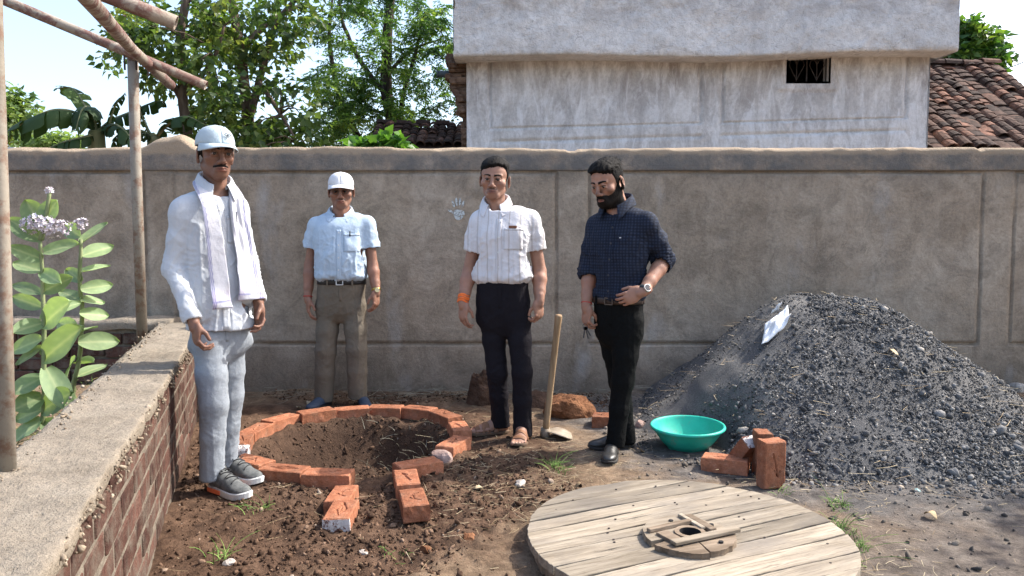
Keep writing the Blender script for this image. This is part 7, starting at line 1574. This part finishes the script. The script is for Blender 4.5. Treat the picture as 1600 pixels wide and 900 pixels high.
# ---- banana plant
D3 = 8.0; bb = P(150, 372, D3); bn = empty('banana_plant', (bb.x, D3, 0)); tag(bn, 'banana plant with torn drooping dark leaves behind the wall at left', 'plant'); M_ban = leaf_mat('banana_leaf', [(0, (.014, .034, .009)), (.5, (.034, .070, .016)), (1, (.09, .15, .03))], .25, .65)
M_stem = simple('banana_stem', (.10, .12, .05), (.22, .21, .11), 9, .7, .004, stretch=(1, 1, .2))
def W3(px, py, dd=0.0): return np.array(P(px, py, D3 + dd) - bn.location)
m = MB(); limb(m, [W3(158, 420), W3(152, 230), W3(150, 205)], .11, .07, 12); m.build('stem', M_stem, bn, True)
m = MB(); limb(m, [W3(240, 420, .3), W3(242, 235, .3), W3(240, 215, .3)], .10, .06, 12); m.build('stem', M_stem, bn, True)
def banana_leaf(pts, wmax, seed, tear=.5, hang=.6, tone=.4):
    r_ = np.random.default_rng(seed); A = np.array(pts); tt = np.linspace(0, 1, len(A)); n = 46; t2 = np.linspace(0, 1, n); C_ = np.stack([cubic(tt, A[:, k], t2) for k in range(3)], -1); T = np.gradient(C_, axis=0); T /= np.linalg.norm(T, axis=1)[:, None]
    S = np.cross(T, (0, 0, 1.)); S /= np.linalg.norm(S, axis=1)[:, None] + 1e-6; U = np.cross(S, T); wd = wmax * np.sin(np.pi * np.clip((t2 - .10) / .93, 0, 1)) ** .55 * (t2 > .10); V, F, tn = [], [], []
    for sd in (-1, 1):
        i = 4; dro = hang
        while i < n - 2:
            k = int(r_.integers(2, 6)) if r_.random() < tear else int(r_.integers(5, 9)); j = min(i + k, n - 1); dro = np.clip(hang + r_.normal(0, .35), -.2, 1.5); b0 = len(V); tn_ = tone + r_.normal(0, .12)
            for a in range(i, j + 1):
                sh = (a - i) / max(1, j - i); pin = .86 if (a == i or a == j) else 1.0
                for u in (0, .35, .7, 1.0):
                    ang = dro * u * .9; w_ = wd[a] * u * (pin if u > .9 else 1); off = S[a] * sd * math.cos(ang) * w_ + (U[a] * .25 * (1 - u) - np.array([0, 0, 1]) * math.sin(max(ang, 0))) * w_ ; V.append(C_[a] + off + T[a] * (.16 * w_) - T[a] * (.012 if a == j and u > .3 else 0)); tn.append(tn_)
            for a in range(j - i):
                for q in range(3): F.append([b0 + a*4 + q, b0 + a*4 + q + 1, b0 + (a+1)*4 + q + 1, b0 + (a+1)*4 + q])
            i = j
    o = mesh('leaf', np.array(V), np.array(F), M_ban, bn, True); at = o.data.attributes.new('tone', 'FLOAT', 'POINT'); at.data.foreach_set('value', np.clip(tn, 0, 1).astype(np.float32))
    m = MB(); m.tube([tuple(p) for p in C_], list(np.linspace(.022, .004, n)), 6); m.build('midrib', M_stem, o, True)
c0 = W3(150, 210)
for k, (pts, w_, tear, hang, tone) in enumerate((
    ([c0, W3(125, 180, -.1), W3(85, 172, -.3), W3(40, 190, -.4), W3(20, 205, -.4)], .22, .5, 1.15, .25), ([c0, W3(140, 180), W3(115, 140, .1), W3(88, 138, .2)], .14, .4, .5, .7), ([c0, W3(148, 190), W3(140, 168), W3(128, 172, -.3), W3(118, 205, -.4)], .19, .4, .9, .35), ([c0, W3(165, 205), W3(180, 165), W3(196, 145)], .09, .7, .5, .35),
    ([c0, W3(170, 195), W3(190, 200, -.2), W3(215, 228, -.3)], .17, .5, 1.0, .2), ([c0, W3(172, 190, .2), W3(205, 175, .3), W3(240, 160, .4), W3(258, 158, .4)], .15, .8, .9, .3), ([W3(240, 220, .3), W3(262, 195, .2), W3(290, 182), W3(322, 196, -.1)], .17, .5, .8, .25), ([W3(240, 220, .3), W3(225, 190, .3), W3(215, 160, .3)], .10, .5, .5, .4), ([W3(240, 220, .3), W3(222, 205, .1), W3(195, 205), W3(175, 226)], .16, .6, 1.1, .2), ([c0, W3(130, 215, -.2), W3(100, 222, -.3), W3(70, 234, -.4)], .15, .4, .9, .2))): banana_leaf(pts, w_, 100 + k, tear, hang, tone)

# ---- flowering milkweed shrub inside the low walls
D4 = 3.5; b = P(66, 700, D4); mw = empty('flowering_shrub', (b.x, D4, float(gz(b.x, D4)))); tag(mw, 'tall shrub with big pale green leaves and lilac-white flower heads at left', 'shrub')
t = NT('milkweed_leaf'); a = t.n('ShaderNodeAttribute', attribute_name='tone'); col = t.ramp(a.outputs['Fac'], [(0, (.19, .27, .15)), (.5, (.27, .355, .18)), (1, (.43, .48, .27))]); oi = t.n('ShaderNodeObjectInfo'); k_ = t.math('MULTIPLY_ADD', oi.outputs['Random'], .5, .75); cc = t.n('ShaderNodeCombineColor'); [t.l(k_, cc.inputs[q]) for q in range(3)]; col = t.mix(1.0, col, cc.outputs[0], 'MULTIPLY'); t.fin(col, .55, t.bump(t.noise(40, 3), .002), .3)
tr_ = t.n('ShaderNodeBsdfTranslucent'); t.l(t.mix(1.0, col, (1.3, 1.4, .5), 'MULTIPLY'), tr_.inputs[0]); mx = t.n('ShaderNodeMixShader'); mx.inputs[0].default_value = .35; t.l(t.b.outputs[0], mx.inputs[1]); t.l(tr_.outputs[0], mx.inputs[2]); t.l(mx.outputs[0], t.out.inputs[0]); M_milk = t.m
M_mstem = simple('milkweed_stem', (.16, .20, .09), (.26, .29, .14), 12, .7, .002); M_flow = toned('lilac_flower', [(0, (.42, .36, .42)), (.5, (.58, .52, .56)), (1, (.72, .68, .68))], .7, 50, .001)
def W4(px, py, dd=0.0): return np.array(P(px, py, D4 + dd)) - np.array(mw.location)
def milk_leaf(base, tip, w_, cup=.2, seed=0, roll=0.0):
    base, tip = np.array(base), np.array(tip); d = tip - base; L_ = np.linalg.norm(d); d /= L_; tg = np.array((.15 * math.sin(seed * 1.7), -.85, .55 + .25 * math.sin(seed * 2.3))); s = np.cross(d, tg); s /= np.linalg.norm(s) + 1e-6; n = np.cross(s, d); s, n = s * math.cos(roll) + n * math.sin(roll), n * math.cos(roll) - s * math.sin(roll); G = []; tn = []; r_ = random.Random(seed); ph = r_.random() * 6
    for i in range(13):
        u = i / 12; hw = w_ * .5 * (math.sin(math.pi * min(1, u * .93 + .07)) ** .62) * (1.0 if u < .97 else .5); row = []
        for j in range(9):
            v = j / 8 * 2 - 1; p = base + d * L_ * u + s * v * hw + n * (cup * w_ * .5 * v * v - .10 * L_ * u * u + .012 * L_ * math.sin(u * 9 + ph) * abs(v)); row.append(p); vein = 1 if j == 4 else max(0, 1 - abs(((u * 7 - abs(v) * .8) % 1) - .5) * 7) * .5; tn.append(.25 + .55 * vein + .12 * r_.random())
        G.append(row)
    o = grid_obj('leaf', G, M_milk, mw, 0); at = o.data.attributes.new('tone', 'FLOAT', 'POINT'); at.data.foreach_set('value', np.clip(tn, 0, 1).astype(np.float32)); return o
for (pts) in ([(66, 705), (68, 560), (66, 460), (67, 365)], [(68, 372), (74, 335), (78, 302)], [(112, 650, .3), (124, 520, .25), (128, 420, .2), (128, 372, .2)]):
    m = MB(); limb(m, [W4(*p) for p in pts], .0125, .008, 8); m.build('stem', M_mstem, mw, True)
LV = [((64, 350), (38, 312), .10, 0), ((68, 345), (88, 312), .09, 0), ((66, 375), (10, 340), .09, .0), ((68, 395), (122, 378), .09, 0), ((66, 405), (12, 385), .07, -.1), ((66, 425), (20, 408), .09, 0), ((66, 425), (92, 440), .07, -.2), ((68, 455), (112, 432), .085, 0), ((66, 460), (15, 440), .06, .1), ((66, 480), (12, 462), .07, .1), ((68, 490), (128, 470), .06, .2), ((66, 505), (18, 518), .085, -.2), ((70, 505), (104, 470), .13, -.2), ((66, 530), (14, 548), .09, 0), ((66, 545), (22, 568), .09, 0), ((70, 560), (122, 510), .13, -.25), ((72, 575), (108, 640), .11, -.2), ((66, 590), (14, 615), .10, -.1), ((66, 620), (20, 640), .10, -.1), ((66, 600), (26, 590), .09, .1), ((68, 640), (108, 612), .12, -.2), ((66, 655), (18, 690), .09, -.1), ((66, 640), (22, 655), .09, 0), ((70, 660), (100, 680), .09, -.1),
      ((128, 380, .2), (166, 345), .09, .2), ((128, 400, .2), (178, 382), .08, .2), ((126, 370, .2), (98, 350), .08, .2), ((128, 425, .2), (172, 412), .075, .2), ((128, 440, .2), (100, 418), .07, .2), ((126, 452, .2), (178, 444), .07, .2), ((126, 470, .2), (165, 470), .07, .25), ((124, 470, .2), (92, 450), .07, .2), ((124, 490, .2), (172, 492), .07, .2), ((122, 520, .22), (152, 508), .07, .2), ((122, 535, .22), (188, 532), .10, .2), ((122, 515, .22), (84, 500), .08, .3), ((118, 565, .25), (145, 562), .07, .3), ((116, 590, .27), (168, 566), .07, .3), ((118, 560, .25), (96, 590), .08, .3), ((116, 610, .28), (126, 655), .09, .3)]
for k, (a_, b_, w_, dd) in enumerate(LV):
    bp = W4(*a_); tpz = W4(b_[0], b_[1], (a_[2] if len(a_) > 2 else 0) + (dd if abs(dd) < .15 else dd * .6)); milk_leaf(bp, tpz, w_ * 1.05, .25, 200 + k, random.uniform(-.45, .45))
r_ = np.random.default_rng(5)
for (px, py, dd, rad, n) in ((64, 350, -.03, .055, 46), (48, 352, -.01, .045, 40), (80, 354, -.02, .05, 44), (96, 358, 0, .042, 30), (128, 350, .2, .03, 20), (122, 352, .2, .03, 14), (78, 298, 0, .016, 9)):
    V, F, tn = [], [], []
    for k in range(n):
        dv = r_.normal(size=3); dv[2] = dv[2] * .8 + .2; dv[1] -= .3; dv /= np.linalg.norm(dv); c_ = W4(px, py, dd) + dv * rad * np.array((1, 1, .95)) * (.6 + .45 * r_.random()); u = np.cross(dv, (.3, .2, 1)); u /= np.linalg.norm(u); v = np.cross(dv, u); s_ = .0105 * r_.uniform(.8, 1.2); b0 = len(V); tt_ = r_.random()
        for q in range(5):
            a = q * 2 * math.pi / 5; pd = u * math.cos(a) + v * math.sin(a); ps = -u * math.sin(a) + v * math.cos(a); b1 = len(V); V += [c_, c_ + pd * s_ * .6 + ps * s_ * .42 + dv * s_ * .25, c_ + pd * s_ * 1.25 + dv * s_ * .55, c_ + pd * s_ * .6 - ps * s_ * .42 + dv * s_ * .25]; F.append([b1, b1 + 1, b1 + 2, b1 + 3]); tn += [tt_ * .3, tt_, min(1, tt_ + .3), tt_]
        b1 = len(V); V += [c_ + u * s_ * .35, c_ - u * s_ * .2 + v * s_ * .3, c_ - u * s_ * .2 - v * s_ * .3, c_ + dv * s_ * .9]; F += [[b1, b1+1, b1+3, b1+3], ] if False else []; F += [[b1, b1 + 1, b1 + 3, b1], ] if False else []; tn += [.2, .2, .2, .6]
    o = mesh('flower_head', np.array(V), np.array(F), M_flow, mw); at = o.data.attributes.new('tone', 'FLOAT', 'POINT'); at.data.foreach_set('value', np.clip(tn, 0, 1).astype(np.float32))
def in_keep(x, y): return (lw_side(x, y) < -.3) * .8
M_dryg = toned('weedy_ground_cover', [(0, (.05, .09, .02)), (.4, (.11, .16, .04)), (.7, (.30, .25, .10)), (1, (.42, .34, .18))], .8, 40, .001)
tag(blades('weeds', 1500, (-3.2, -1.75, 2.4, 4.9), .06, .0028, M_dryg, (.0, .02), False, 15, keepf=in_keep), 'dry and green weeds under the flowering shrub', 'weeds')

m = MB(); wp = [P(1540, 118, 13), P(1590, 101, 13), P(1660, 70, 13), P(1800, 20, 13)]; c0_ = wp[0].copy(); m.tube([p - c0_ for p in wp], .010, 6); o = m.build('overhead_wire', M_pipe_d, None, True, c0_); tag(o, 'thin dark wire rising behind the tiled roof at the right edge', 'wire')
